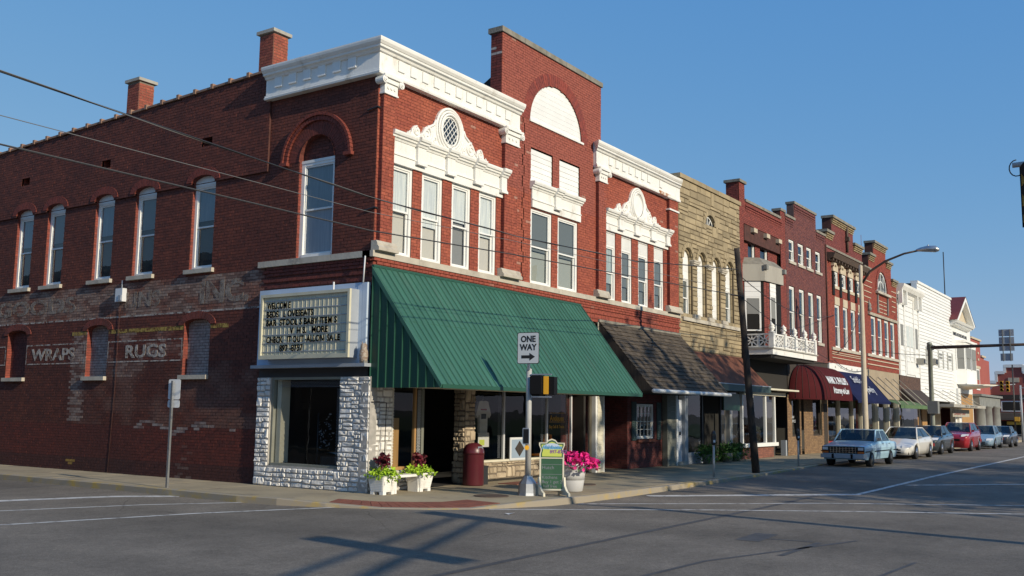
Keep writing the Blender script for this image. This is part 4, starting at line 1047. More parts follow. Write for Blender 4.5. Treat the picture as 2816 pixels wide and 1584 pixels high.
# things in the windows
ts = root('hanging_shirt', (4.62, .6, 1.0), 'white printed shirt hanging inside the corner shop window', 'shirt')
P = [(-.15, 1.0), (.15, 1.0), (.16, 1.5), (.24, 1.42), (.30, 1.50), (.18, 1.80), (.06, 1.83), (0, 1.80), (-.06, 1.83), (-.18, 1.80), (-.30, 1.50), (-.24, 1.42), (-.16, 1.5)]
MB(TF).prism([(4.62 + x, v) for x, v in P], -.66, -.60).build('body', 'cloth_white', ts); fbox(4.52, 4.72, 1.40, 1.52, -.60, -.597, 'print', 'dark_metal', ts); fbox(4.50, 4.74, 1.60, 1.635, -.60, -.597, 'print_band', 'red_paint', ts)
MB(TF).tube([(4.62, 1.82, -.63), (4.62, 1.90, -.63), (4.66, 1.93, -.63)], .006, 5).build('hanger', 'galv', ts)
pf = root('framed_print', (6.0, .3, .45), 'white framed picture with a dark diamond leaning below the shop window', 'picture')
fbox(5.45, 6.25, .42, .96, -.43, -.40, 'frame', 'sign_white', pf); fbox(5.51, 6.19, .47, .91, -.40, -.396, 'mat', 'pale_blue_print', pf)
MB(TF).prism([(5.85, .50), (6.05, .69), (5.85, .88), (5.65, .69)], -.396, -.392).build('diamond', 'wood_dark', pf)
pf = root('small_poster', (4.7, .6, .55), 'small pale poster inside the corner shop window under the shirt', 'poster')
fbox(4.35, 4.78, .75, 1.08, -.56, -.55, 'sheet', 'cloth_white', pf); fbox(4.40, 4.60, .79, .92, -.55, -.548, 'image', 'lime_print', pf)
wl = root('window_lettering', (7.7, .44, 1.3), 'yellow painted lettering on the shop window pane', 'lettering')
text('Antiques', .19, TF, 7.30, 1.36, -.44, 'gold_paint', wl, bold=.006, thick=.001); text('Buy Sell & Trade', .11, TF, 7.26, 1.17, -.44, 'gold_paint', wl, bold=.004, thick=.001)
q = MB(TF); q.box(7.28, 8.05, 1.32, 1.335, -.441, -.438); q.box(7.28, 8.05, 1.55, 1.565, -.441, -.438); stuff(q.build('frame_line', 'gold_paint', wl))
oc = root('orange_chair', (7.6, .75, 0), 'orange wooden chair seen inside the shop window', 'chair')
for u in (7.55, 7.85): fbox(u, u + .05, 0.0, 1.0, -.80, -.75, 'leg', 'orange', oc)
for v in (.95, .78): fbox(7.60, 7.85, v, v + .05, -.79, -.76, 'rail', 'orange', oc)
fbox(7.5, 7.95, .45, .49, -1.15, -.74, 'seat', 'orange', oc)
# right-hand shop of the corner block: recessed brick, window, shutters, door
fbox(8.86, 8.96, 0, 2.30, -.10, .02, 'corner_post', 'white_trim'); fbox(9.0, 9.34, 0, 4.0, -.30, -.012, 'siding_pier', 'cream_paint')
boards(TF, CB, 9.0, 9.30, 0, 2.2, 18, -.0, 'cream_paint'); fbox(9.30, 9.35, 0, 2.2, -.1, .02, 'corner_post', 'white_trim')
def c_shop(u, v, i, k): return mixc((.17, .042, .036), (.11, .03, .026), hsh(i, k, 66))
fb = lambda y: (lambda u, v, w: (u, y - w, v))
for (u0, u1, y_, hl) in ((8.0, 8.86, .55, []), (9.34, 11.06, .95, []), (11.05, 13.3, .18, [rect(11.6, 12.72, .82, 1.86)])):
    q, d = lay(u0, u1, 0, 2.34, hl, c_shop, seed=int(u0 * 3)); emit_bricks(fb(y_), q, d, CB, 'mortar_grey', bedname='shop_wall', partname='shop_bricks')
q, d = lay(.18, .95, 0, 2.34, [], c_shop, seed=91); emit_bricks(lambda u, v, w: (11.05 - w, u, v), q, d, CB, 'mortar_grey', bedname='shop_wall', partname='shop_bricks')
MB().box(8.0, 14.8, 1.6, 1.7, 0, 2.7).build('shop_interior', 'interior', CB)
MB().box(9.0, 14.3, -.02, .2, 2.34, 4.03).build('storefront_header', 'cream_paint', CB); MB().box(9.0, 14.3, .2, 1.7, 2.34, 2.4).build('soffit', 'interior_grey', CB)
wd = window(fb(.18), CB, 11.62, 12.70, .84, 1.85, .0, .05, None, single=True, glass='glass_dark')
q = MB(fb(.18))
for i in range(1, 4): q.box(11.67 + .98 * i / 4 - .008, 11.67 + .98 * i / 4 + .008, .88, 1.80, -.04, -.02); q.box(11.67, 12.65, .88 + .92 * i / 4 - .008, .88 + .92 * i / 4 + .008, -.041, -.019)
q.build('muntins', 'white_trim', wd); fbox(11.6, 12.75, .74, .82, -.2, -.10, 'window_sill', 'paver_red')
for u in (11.28, 12.92):
    o = MB(fb(.18)).box(u, u + .27, .80, 1.91, .01, .045).build('shutter', 'shutter_green', CB)
    for k in range(16): MB(fb(.18)).prism_u([(.045, .86 + k * .064), (.062, .865 + k * .064), (.045, .91 + k * .064)], u + .04, u + .23).build('louvre', 'shutter_green', o)
boards(TF, CB, 13.34, 13.95, 0, 2.3, 14, -.02, 'grey_siding'); fbox(13.30, 13.36, 0, 2.3, -.16, .01, 'corner_post', 'grey_siding')
dr = fbox(14.1, 14.60, .10, 2.02, -.16, -.11, 'door', 'door_white'); MB(TF).quad((14.2, .75, -.105), (14.36, .75, -.105), (14.36, 1.8, -.105), (14.2, 1.8, -.105)).build('door_pane', 'glass_dark', dr, fix=False)
fbox(14.40, 14.43, .92, 1.02, -.11, -.06, 'handle', 'dark_metal', dr); fbox(13.98, 14.1, 0, 2.3, -.2, .0, 'door_frame', 'white_trim'); fbox(14.60, 14.74, 0, 2.3, -.2, .0, 'door_frame', 'sign_grey'); fbox(14.05, 14.7, 0, .10, -.25, .03, 'door_step', 'concrete_grey')
# shingled awning
sa = root('shingled_awning', (11.6, -.8, 2.2), 'grey brown shingled awning with white gutter beside the green awning', 'awning')
SX0, SX1 = 9.02, 14.2; S0, S1 = Vector((0, -.03, 4.04)), Vector((0, -1.62, 2.20)); n_ = Vector((0, -1.84, 1.59)).normalized(); rows_ = 16
for k in range(rows_):
    a, b = S0.lerp(S1, k / rows_), S0.lerp(S1, (k + 1) / rows_); x = SX0 - (k % 2) * .15 - .1 * hsh(k, 2)
    while x < SX1:
        p, q_ = max(x, SX0), min(x + .30, SX1); x += .30
        if q_ - p < .03: continue
        m_ = MB(); t = .010 + .006 * hsh(x * 7, k)
        V = [Vector((p + .003, 0, 0)) + a + n_ * .002, Vector((q_ - .003, 0, 0)) + a + n_ * .002, Vector((q_ - .003, 0, 0)) + b + n_ * t * 1.6, Vector((p + .003, 0, 0)) + b + n_ * t * 1.6]
        V += [v - n_ * .012 for v in V]
        m_.add([tuple(v) for v in V], [(0, 1, 2, 3), (3, 2, 6, 7), (0, 3, 7, 4), (1, 5, 6, 2)]); m_.build('shingle', 'shingle', sa, fix=False)
m_ = MB(); m_.add([(SX0, S0.y, S0.z - .03), (SX1, S0.y, S0.z - .03), (SX1, S1.y, S1.z - .02), (SX0, S1.y, S1.z - .02), (SX0, S0.y, S1.z - .06), (SX1, S0.y, S1.z - .06)], [(0, 1, 2, 3), (0, 3, 4), (1, 5, 2), (3, 2, 5, 4)]); m_.build('awning_body', 'wood_dark', sa)
m_ = MB(); m_.tube([(SX0 - .03, S1.y - .045, S1.z - .035), (SX1 + .03, S1.y - .045, S1.z - .035)], .055, 8); m_.build('gutter', 'white_trim', sa)
MB().box(SX0 - .02, SX1 + .02, -.06, -.005, 4.03, 4.10).build('flashing', 'coping_stone', sa)
# planter boxes, bench, bin and street things in front of the corner shop
def planter(x, y, loc_label, seed):
    p = root('planter_box', (x, y, 0), loc_label, 'planter', 'planter boxes at the corner shop')
    m_ = MB(); a, b, h = .155, .205, .36
    m_.add([(x - a, y - a, .05), (x + a, y - a, .05), (x + a, y + a, .05), (x - a, y + a, .05), (x - b, y - b, h), (x + b, y - b, h), (x + b, y + b, h), (x - b, y + b, h)], [(0, 1, 5, 4), (1, 2, 6, 5), (2, 3, 7, 6), (3, 0, 4, 7), (3, 2, 1, 0)])
    m_.build('box', 'white_paint', p)
    for sx in (-1, 1):
        for sy in (-1, 1): MB().box(x + sx * .115 - .045, x + sx * .115 + .045, y + sy * .115 - .045, y + sy * .115 + .045, 0, .06).build('foot', 'white_paint', p)
    for k in range(9):
        z = .075 + k * .031; t = (z - .05) / .31; w = a + (b - a) * t + .004
        for s in range(4):
            c, sn = cos(s * pi / 2), sin(s * pi / 2); m2 = MB(lambda u, v, w_, c=c, sn=sn: (x + u * c - v * sn, y + u * sn + v * c, w_)); m2.box(-w + .02, w - .02, -w - .004, -w + .012, z, z + .021); m2.build('slat', 'white_paint', p)
    MB().box(x - b + .02, x + b - .02, y - b + .02, y + b - .02, h - .06, h - .03).build('soil', 'soil', p)
    stuff(leafball('vine_leaves', 'lime_leaf', p, None, None, 330, .085, seed=seed, droop=.35, pts=lambda r: (lambda a, d: (x + d * cos(a), y + d * sin(a), h + .03 + .15 * r.random() * (1 - d / .4) - max(0, d - .19) * 1.1 * r.random()))(r.random() * 2 * pi, .31 * sqrt(r.random()))))
    stuff(leafball('coleus_leaves', 'coleus', p, (x + .06, y + .05, h + .25), (.12, .12, .13), 170, .085, seed=seed + 1, w=.8))
    return p
planter(.0, -.42, 'white slatted planter box with lime vine and red foliage at the stone corner', 5)
planter(1.08, -.42, 'white slatted planter box at the shop doorway end of the bench', 9)
bn = root('white_bench', (.55, -.42, .33), 'low white plank bench resting between the two planter boxes', 'bench')
for k in range(2): MB().box(.12, .97, -.57 + k * .16, -.43 + k * .16, .30, .345).build('plank', 'white_paint', bn)
for u in (.2, .88): MB().box(u, u + .06, -.55, -.30, .0, .30).build('leg', 'white_paint', bn)
hk = root('shepherd_hook', (.22, -.25, .4), 'thin black hanging hook above the left planter box', 'hook')
MB().tube([(.25, -.22, .35), (.27, -.22, 1.72), (.22, -.2, 1.73), (-.05, -.12, 1.73)], .008, 5, smooth=False).build('rod', 'black', hk)
bi = root('litter_bin', (2.98, -.34, 0), 'maroon cylindrical litter bin with domed lid by the stone pier', 'litter bin')
cx, cy, rr = 2.98, -.34, .228
MB().lathe([(rr * .96, 0), (rr, .03), (rr, .66), (rr * 1.02, .67)], cx, cy, 24).build('drum', 'maroon_metal', bi)
MB().lathe([(rr * 1.03, .66), (rr * 1.03, .70), (rr * .98, .77), (rr * .80, .845), (rr * .5, .89), (rr * .15, .905)], cx, cy, 24).build('lid', 'maroon_metal', bi)
fl = MB(); a0 = radians(-98)
def bp_(a, r, z): return (cx + r * cos(a), cy + r * sin(a), z)
fl.add([bp_(a0 - .38, rr * 1.045, .69), bp_(a0 + .38, rr * 1.045, .69), bp_(a0 + .34, rr * .93, .83), bp_(a0 - .34, rr * .93, .83)], [(0, 1, 2, 3)]); fl.build('flap', 'galv', bi, fix=False)
b2_ = root('small_dark_crate', (3.38, -.12, 0), 'small dark box on the pavement just behind the maroon bin', 'box')
MB().box(3.26, 3.44, -.40, -.14, 0, .38).build('crate', 'dark_metal', b2_); MB().box(3.25, 3.45, -.41, -.13, .38, .40).build('lid', 'dark_metal', b2_)
# signal pole with one-way sign, pedestrian signal and push button
PX, PY = 1.73, -2.57
sp = root('signal_pole', (PX, PY, 0), 'grey metal post with octagonal base carrying the crossing signal and one way sign', 'signal post')
q = MB()
for (r0, z0), (r1, z1) in zip([(.20, 0), (.19, .05), (.175, .22), (.09, .34)], [(.19, .05), (.175, .22), (.09, .34), (.085, .37)]):
    q.loft([[(PX + r * cos(pi / 8 + k * pi / 4), PY + r * sin(pi / 8 + k * pi / 4), z) for k in range(8)] for r, z in ((r0, z0), (r1, z1))], cap=True)
q.build('base', 'galv', sp)
MB().lathe([(.058, .36), (.055, 2.40), (.02, 2.42)], PX, PY, 16).build('shaft', 'alu_pole', sp)
V1 = Vector((.564, -.826, 0)).normalized(); V0 = Vector((V1.y, -V1.x, 0))          # to the right along the sign / towards the viewer
def TV(o, ang=0.0):
    ca, sa_ = cos(ang), sin(ang); r_ = V1 * ca + V0 * sa_; f_ = V0 * ca - V1 * sa_
    return lambda u, v, w: (o[0] + r_.x * u + f_.x * w, o[1] + r_.y * u + f_.y * w, v)
ph = root('pedestrian_signal', (PX + .12, PY - .15, 1.9), 'black pedestrian signal head with yellow side mounted on the post', 'pedestrian signal')
def sighead(o, ang, u0, u1, par):
    T = TV(o, ang); m_ = MB(T); 
    R = [(u0 + .03, 1.90), (u1 - .03, 1.90), (u1, 1.93), (u1, 2.25), (u1 - .03, 2.28), (u0 + .03, 2.28), (u0, 2.25), (u0, 1.93)]
    m_.prism(R, .0, .14); b_ = m_.build('housing', 'black', par)
    MB(T).prism([(u0 + .02 + (x - u0) * .93 * 0 + 0, v) if False else (u0 + (x - u0) * .9 + (u1 - u0) * .05, 2.09 + (v - 2.09) * .9) for x, v in R], .14, .20).build('visor', 'black', par)
sighead((PX + .03, PY - .06), radians(20), .0, .26, ph)
T_ = TV((PX + .03, PY - .06), radians(20)); MB(T_).box(.265, .36, 1.92, 2.26, -.02, .12).build('door', 'signal_yellow', ph); MB(T_).prism([(.36, 1.90), (.475, 1.91), (.475, 2.25), (.36, 2.26)], -.10, .10).build('second_housing', 'black', ph)
MB(T_).box(.0, .40, 2.285, 2.31, .02, .08).build('bracket', 'galv', ph); MB(T_).box(.0, .40, 1.855, 1.88, .02, .08).build('bracket', 'galv', ph)
os_ = root('one_way_sign', (PX, PY, 2.5), 'white one way sign with black arrow on top of the signal post', 'street sign')
T_ = TV((PX - .02, PY - .02), radians(27))
def rr_(u0, u1, v0, v1, r): return [(a + r * cos(t), b + r * sin(t)) for (a, b, t0) in ((u1 - r, v1 - r, 0), (u0 + r, v1 - r, pi / 2), (u0 + r, v0 + r, pi), (u1 - r, v0 + r, 1.5 * pi)) for t in (t0, t0 + pi / 4, t0 + pi / 2)]
MB(T_).prism(rr_(-.235, .235, 2.50, 3.11, .03), .06, .066).build('border', 'black_print', os_); MB(T_).prism(rr_(-.223, .223, 2.512, 3.098, .026), .066, .068).build('plate', 'sign_white', os_)
text('ONE', .165, T_, .0, 2.925, .069, 'black_print', os_, align='CENTER', bold=.006, thick=.001, sx=.92); text('WAY', .165, T_, .0, 2.765, .069, 'black_print', os_, align='CENTER', bold=.006, thick=.001, sx=.92)
MB(T_).prism([(-.145, 2.605), (.03, 2.605), (.03, 2.56), (.15, 2.635), (.03, 2.71), (.03, 2.665), (-.145, 2.665)], .068, .070).build('arrow', 'black_print', os_)
MB(T_).box(-.02, .03, 2.38, 3.05, .03, .058).build('mount', 'galv', os_)
pb = root('push_button_sign', (PX, PY, 1.0), 'small crossing instruction plate with yellow push button on the signal post', 'push button')
T_ = TV((PX, PY), radians(40)); MB(T_).prism(rr_(-.085, .085, .96, 1.27, .02), .06, .075).build('plate', 'sign_white', pb); MB(T_).prism(rr_(-.065, .065, .98, 1.25, .015), .075, .078).build('panel', 'dark_metal', pb)
m_ = MB(TV((PX, PY), 0)); cyl_w(m_, -.03, .90, .045, .05, .11, 12); m_.build('button_housing', 'signal_yellow', pb)
# chalkboard stand
cbd = root('chalkboard_stand', (1.95, -2.98, 0), 'green chalkboard stand with painted blue and lime header by the kerb', 'sandwich board')
T_ = TV((1.93, -2.98), 0); bw = .235
hd = [(-bw, .70), (bw, .70), (bw, .78), (bw - .02, .84), (bw - .02, .88), (bw + .012, .95), (bw + .012, 1.0), (.11, 1.0), (.07, 1.05), (0, 1.075), (-.07, 1.05), (-.11, 1.0), (-bw - .012, 1.0), (-bw - .012, .95), (-bw + .02, .88), (-bw + .02, .84), (-bw, .78)]
MB(T_).prism(hd, -.02, .02).build('header_board', 'cream_paint', cbd); MB(T_).prism([(x * .90, .87 + (v - .87) * .88) for x, v in hd], .02, .022).build('header_panel', 'chalkboard', cbd); MB(T_).prism([(x * .80, .865 + (v - .87) * .74) for x, v in hd], .022, .024).build('header_paint', 'lime_print', cbd); MB(T_).prism([(.15 * cos(a), .93 + .06 * sin(a)) for a in [2 * pi * k / 14 for k in range(14)]], .0242, .0246).build('header_cloud', 'blue_white', cbd)
fr_ = MB(T_); fr_.box(-bw, -bw + .03, .10, .70, -.02, .02); fr_.box(bw - .03, bw, .10, .70, -.02, .02); fr_.box(-bw + .03, bw - .03, .10, .13, -.02, .02); fr_.build('frame', 'cream_paint', cbd)
MB(T_).box(-bw + .03, bw - .03, .13, .70, -.01, .012).build('slate', 'chalkboard', cbd)
for v in (.585, .40): MB(T_).box(-bw + .035, bw - .035, v, v + .006, .012, .014).build('chalk_rule', 'lace', cbd)
text('Hutch', .095, T_, -.19, .50, .013, 'lace', cbd, thick=.0005); text('Kitchens', .085, T_, -.19, .32, .013, 'lace', cbd, thick=.0005); text('Buy 1 get 2nd', .085, T_, -.19, .235, .013, 'lace', cbd, thick=.0005); text('half free', .08, T_, -.16, .155, .013, 'lace', cbd, thick=.0005)
text('897-8757', .085, T_, -.04, .80, .025, 'violet_print', cbd, thick=.0008, bold=.003); text('Heirlooms', .085, T_, -.19, .885, .025, 'sky_print', cbd, thick=.0008, bold=.008, shear=.4)
for s in (-1, 1):
    f = TV((1.93 + V1.x * bw * s, -2.98 + V1.y * bw * s), radians(68)); MB(f).prism([(-.24, 0), (-.19, 0), (-.17, .02), (.17, .02), (.19, 0), (.24, 0), (.235, .06), (.14, .10), (.05, .19), (.025, .35), (-.025, .35), (-.05, .19), (-.14, .10), (-.235, .06)], -.02, .02).build('foot', 'cream_paint', cbd)
# flower pot with petunias
pt = root('flower_pot', (3.08, -2.72, 0), 'large pale grey pot full of magenta petunias near the kerb', 'flower pot')
MB().lathe([(.205, 0), (.235, .02), (.268, .22), (.272, .25), (.275, .25), (.285, .36), (.29, .38), (.305, .50), (.325, .505), (.33, .56), (.31, .565), (.29, .53)], 3.08, -2.72, 28).build('pot', 'pot_white', pt)
MB().lathe([(.288, .50), (.01, .53)], 3.08, -2.72, 20).build('soil', 'soil', pt)
def pet(r):
    a = r.random() * 2 * pi; d = sqrt(r.random()) * .50; return (3.12 + d * cos(a) * 1.0, -2.76 + d * sin(a), .57 + .20 * (1 - (d / .52) ** 2) * (.4 + .6 * r.random()) - max(0, d - .34) * .9 * r.random())
stuff(leafball('petals', 'petunia', pt, None, None, 520, .09, seed=21, pts=pet, w=1.1)); stuff(leafball('leaves', 'green_leaf', pt, None, None, 220, .06, seed=22, pts=lambda r: tuple(Vector(pet(r)) - Vector((0, 0, .04)))))
# street sign seen from behind on the side street
ss = root('sign_post', (-1.80, 3.6, 0), 'two blank backed signs on a leaning galvanised post beside the side wall', 'street sign')
MB().box(-1.83, -1.79, 3.575, 3.625, 0, 2.1).build('post', 'galv', ss)
T_ = TV((-1.80, 3.6), radians(25)); MB(T_).prism(rr_(-.155, .155, 1.73, 2.13, .03), -.045, -.04).build('plate', 'sign_white', ss); MB(T_).prism(rr_(-.155, .155, 1.57, 1.715, .03), -.045, -.04).build('small_plate', 'sign_white', ss)
MB(T_).prism(rr_(-.11, -.05, 1.61, 1.68, .01), -.04, -.038).build('sticker', 'sign_grey', ss)
# ------------------------------------------------------------------ the row of buildings along the main street
def steps(prof):
    """openings that cut a wall top to a stepped outline; prof = [(x0, x1, ztop)]"""
    return [(lambda v, a=a, b=b, z=z: (a, b) if v > z else None) for a, b, z in prof]
def wallbeds(T, u0, u1, v0, v1, holes, parent, m, w=0.0, name='mortar_bed', course=.06):
    q, d = lay(u0, u1, v0, v1, holes, lambda *a: None, course=course, L=50); mb = MB(T)
    for a, b, va, vb in d: mb.quad((a, va, w), (b, va, w), (b, vb, w), (a, vb, w))
    return mb.build(name, m, parent, fix=False)
def shell(b, x0, x1, ztop, y1=14., z0=2.4):
    MB().box(x0 + .03, x1 - .03, .32, y1, z0, ztop - .45).build('inner_core', 'interior', b)
    MB().box(x0 + .01, x1 - .01, .30, y1 + .2, ztop - .45, ztop - .38).build('roof', 'roof_black', b)
def parapet(b, prof, m='mortar_dark', y0=.02, y1=.30, z0=8.0):
    q = MB()
    for a, c, z in prof: q.box(a, c, y0, y1, z0, z - .005)
    stuff(q.build('parapet_back', m, b))
def coping(b, prof, h=.10, o=.05, m='coping_stone', name='coping_stone'):
    for a, c, z in prof: MB().box(a - o, c + o, -o, .34, z, z + h).build(name, m, b)
# --- buff stone building
B2 = root('buff_stone_building', (17, 0, 0), 'buff ashlar stone building with four tall arched windows', 'building')
OW = [(14.52, 15.28), (15.66, 16.42), (16.88, 17.62), (18.06, 18.84)]
h2 = [arch(a, b, 4.65, 6.56, .40) for a, b in OW] + [arch(16.28, 17.30, 7.80, 7.80, .55)]
def block(T, parent, u0, u1, v0, v1, w, d, m, name='stone', sd=0):
    g = .006; r = random.Random(int(u0 * 733 + v0 * 911 + sd)); e = .016; dd = d * (.7 + .6 * r.random())
    u0 += g; u1 -= g; v0 += g; v1 -= g
    if u1 - u0 < .03 or v1 - v0 < .03: return
    m_ = MB(T); m_.add([(u0, v0, w - .005), (u1, v0, w - .005), (u1, v1, w - .005), (u0, v1, w - .005), (u0 + e, v0 + e, w + dd), (u1 - e, v0 + e, w + dd * (.8 + .4 * r.random())), (u1 - e, v1 - e, w + dd), (u0 + e, v1 - e, w + dd * (.8 + .4 * r.random()))],
        [(4, 5, 6, 7), (0, 1, 5, 4), (1, 2, 6, 5), (2, 3, 7, 6), (3, 0, 4, 7)]); return m_.build(name, m, parent, fix=False)
rockwall(TF, B2, 14.22, 19.48, 3.62, 9.16, .0, h2, 'ashlar', 'ashlar_joint', .34, .72, .11, .20, .022, 31, bed=False, piece=block)
wallbeds(TF, 14.22, 19.48, 3.6, 9.18, h2, B2, 'ashlar_joint')
for (a, b) in OW:
    c = (a + b) / 2; n = 11
    for k in range(n):
        p, q = pi * (k + .05) / n, pi * (k + .95) / n; R0, R1, z0 = (b - a) / 2 - .01, (b - a) / 2 + .15, 6.56
        MB(TF).prism([(c + R0 * cos(p), z0 + (R0 + .02) * sin(p)), (c + R1 * cos(p), z0 + R1 * sin(p)), (c + R1 * cos(q), z0 + R1 * sin(q)), (c + R0 * cos(q), z0 + (R0 + .02) * sin(q))], -.12, .045).build('voussoir', 'ashlar', B2)
    for s, u in ((0, a), (1, b)):                       # inner order: stone jambs
        v = 4.68
        while v < 6.5:
            hh = .20 + .14 * hsh(v * 9, a); MB(TF).box(u - .002 if s == 0 else u - .065, u + .065 if s == 0 else u + .002, v + .005, min(v + hh, 6.56) - .005, -.16, -.06).build('jamb_stone', 'ashlar', B2); v += hh
    for k in range(9):
        p, q = pi * (k + .05) / 9, pi * (k + .95) / 9; R0, R1, z0 = (b - a) / 2 - .065, (b - a) / 2 - .005, 6.56
        MB(TF).prism([(c + R0 * cos(p), z0 + R0 * sin(p)), (c + R1 * cos(p), z0 + (R1 + .02) * sin(p)), (c + R1 * cos(q), z0 + (R1 + .02) * sin(q)), (c + R0 * cos(q), z0 + R0 * sin(q))], -.16, -.06).build('voussoir', 'ashlar', B2)
for i, (a, b) in enumerate(OW):
    w0 = 5.95 if i in (0, 3) else 4.68
    sh_ = arch(a + .06, b - .06, w0 - .01, 6.56, .33); boards(TF, B2, 0, 0, w0, 6.88, int((6.88 - w0) / .20), -.13, shape=sh_)
    if i in (0, 3): window(TF, B2, a + .06, b - .06, 4.68, 5.95, .12, .05, 'blind_grey', .5, glass='glass_dark', back=.05)
for k in range(5):
    e0 = 14.24 if k == 0 else OW[k - 1][1]; e1 = 19.46 if k == 4 else OW[k][0]
    MB(TF).box(e0, e1, 4.66, 6.6, -.3, -.004).build('pier_core', 'ashlar_joint', B2)
for u in (15.47, 16.65, 17.84):
    q = MB(TF); q.box(u - .20, u + .20, 6.42, 6.47, -.08, .06); q.box(u - .23, u + .23, 6.47, 6.53, -.08, .09); q.box(u - .26, u + .26, 6.53, 6.58, -.08, .11); q.build('capital', 'limestone', B2)
    MB(TF).box(u - .24, u + .24, 4.66, 4.79, -.2, .10).build('pier_base', 'limestone', B2)
for k in range(5): MB(TF).box(14.4 + k * .98, 14.4 + k * .98 + .97, 4.54, 4.655, -.28, .085).build('sill_stone', 'limestone', B2)
for k in range(13):
    p, q = pi * (k + .05) / 13, pi * (k + .95) / 13; c, z0, ra, rb = 16.79, 7.80, .50, .54
    MB(TF).prism([(c + ra * cos(p), z0 + rb * sin(p)), (c + (ra + .16) * cos(p), z0 + (rb + .16) * sin(p)), (c + (ra + .16) * cos(q), z0 + (rb + .16) * sin(q)), (c + ra * cos(q), z0 + rb * sin(q))], -.14, .03).build('voussoir', 'ashlar', B2)
lw = MB(TF); n = 14; E_ = [(16.79 + .5 * cos(pi * k / n), 7.82 + .52 * sin(pi * k / n)) for k in range(n + 1)]
for k in range(n): lw.prism([E_[k], E_[k + 1], (16.79 + (E_[k + 1][0] - 16.79) * .86, 7.82 + (E_[k + 1][1] - 7.82) * .86), (16.79 + (E_[k][0] - 16.79) * .86, 7.82 + (E_[k][1] - 7.82) * .86)], -.14, -.09)
lw.box(16.29, 17.29, 7.80, 7.85, -.14, -.09)
for a in (pi / 3.2, pi / 2, pi - pi / 3.2): lw.prism([(16.79 - .015 * sin(a), 7.84 + .015 * cos(a)), (16.79 + .015 * sin(a), 7.84 - .015 * cos(a)), (16.79 + .48 * cos(a) + .015 * sin(a), 7.82 + .5 * sin(a)), (16.79 + .48 * cos(a) - .015 * sin(a), 7.82 + .5 * sin(a))], -.135, -.092)
lwo = lw.build('lunette_window', 'white_trim', B2); MB(TF).prism(E_, -.13, -.125).build('pane', 'car_glass', lwo)
parapet(B2, [(14.22, 19.48, 9.16)], 'ashlar_joint', .03, z0=8.6); shell(B2, 14.22, 19.48, 9.16)
for k in range(5): MB().box(14.24 + k * 1.06, 14.24 + k * 1.06 + 1.05, -.07, .36, 9.16, 9.30 + .02 * hsh(k, 4)).build('coping_stone', 'ashlar', B2)
# shop front and shed awning of the buff building
def shopfront(b, x0, x1, ztop, y, dark='interior'):
    MB().box(x0, x1, y + 1.6, y + 1.7, 0, ztop + .1).build('shop_interior', dark, b); MB().box(x0, x1, y, y + 1.7, ztop, ztop + .06).build('shop_ceiling', dark, b)
shopfront(B2, 14.8, 19.5, 2.45, .0)
fbox(14.75, 14.83, 0, 2.4, -.1, .0, 'post', 'sign_grey', B2)
for u in (16.05, 17.6): fbox(u, u + .06, .3, 2.4, -.12, -.04, 'mullion', 'dark_metal', B2)
MB(TF).quad((14.83, .35, -.08), (16.05, .35, -.08), (16.05, 2.4, -.08), (14.83, 2.4, -.08)).build('pane', 'glass_shop', B2, fix=False)
MB(TF).quad((17.66, .35, -.08), (19.3, .35, -.08), (19.3, 2.4, -.08), (17.66, 2.4, -.08)).build('pane', 'glass_shop', B2, fix=False)
fbox(14.83, 16.05, .25, .36, -.14, .0, 'window_ledge', 'sign_grey', B2); fbox(14.83, 16.05, .0, .25, -.12, -.03, 'bulkhead', 'sign_grey', B2); fbox(17.66, 19.45, .0, .35, -.12, -.03, 'bulkhead', 'wood_dark', B2); fbox(19.05, 19.3, .4, 2.2, -.5, -.3, 'drape', 'cloth_white', B2)
fbox(14.3, 19.5, 2.4, 3.62, -.3, -.03, 'storefront_header', 'wood_dark', B2)
dg = fbox(17.75, 19.2, 1.72, 2.30, -.02, .02, 'hanging_sign', 'green_dark', B2)
A2 = root('brown_shed_awning', (17, -.5, 2.5), 'plain reddish brown shed awning below the buff stone building', 'awning')
q = MB(); P = [(-.02, 3.60), (-1.02, 2.56), (-1.02, 2.50), (-.02, 3.52)]
q.add([(x, y, z) for x in (14.75, 19.48) for y, z in P], [(0, 1, 5, 4), (1, 2, 6, 5), (2, 3, 7, 6), (0, 3, 2, 1), (4, 5, 6, 7)]); q.build('roof_sheet', 'brown_roll', A2)
MB().box(14.73, 19.5, -1.06, -1.0, 2.34, 2.545).build('fascia', 'shutter_green', A2); MB().box(14.73, 19.5, -1.075, -1.005, 2.545, 2.575).build('drip_edge', 'sign_grey', A2); MB().box(14.75, 19.48, -.99, -.0, 2.36, 2.42).build('soffit', 'wood_dark', A2)
q = MB(); q.add([(14.74, -.02, 3.5), (14.74, -1.0, 2.52), (14.74, -1.0, 2.36), (14.74, -.02, 2.36)], [(0, 1, 2, 3)]); q.build('cheek', 'cream_paint', A2, fix=False)
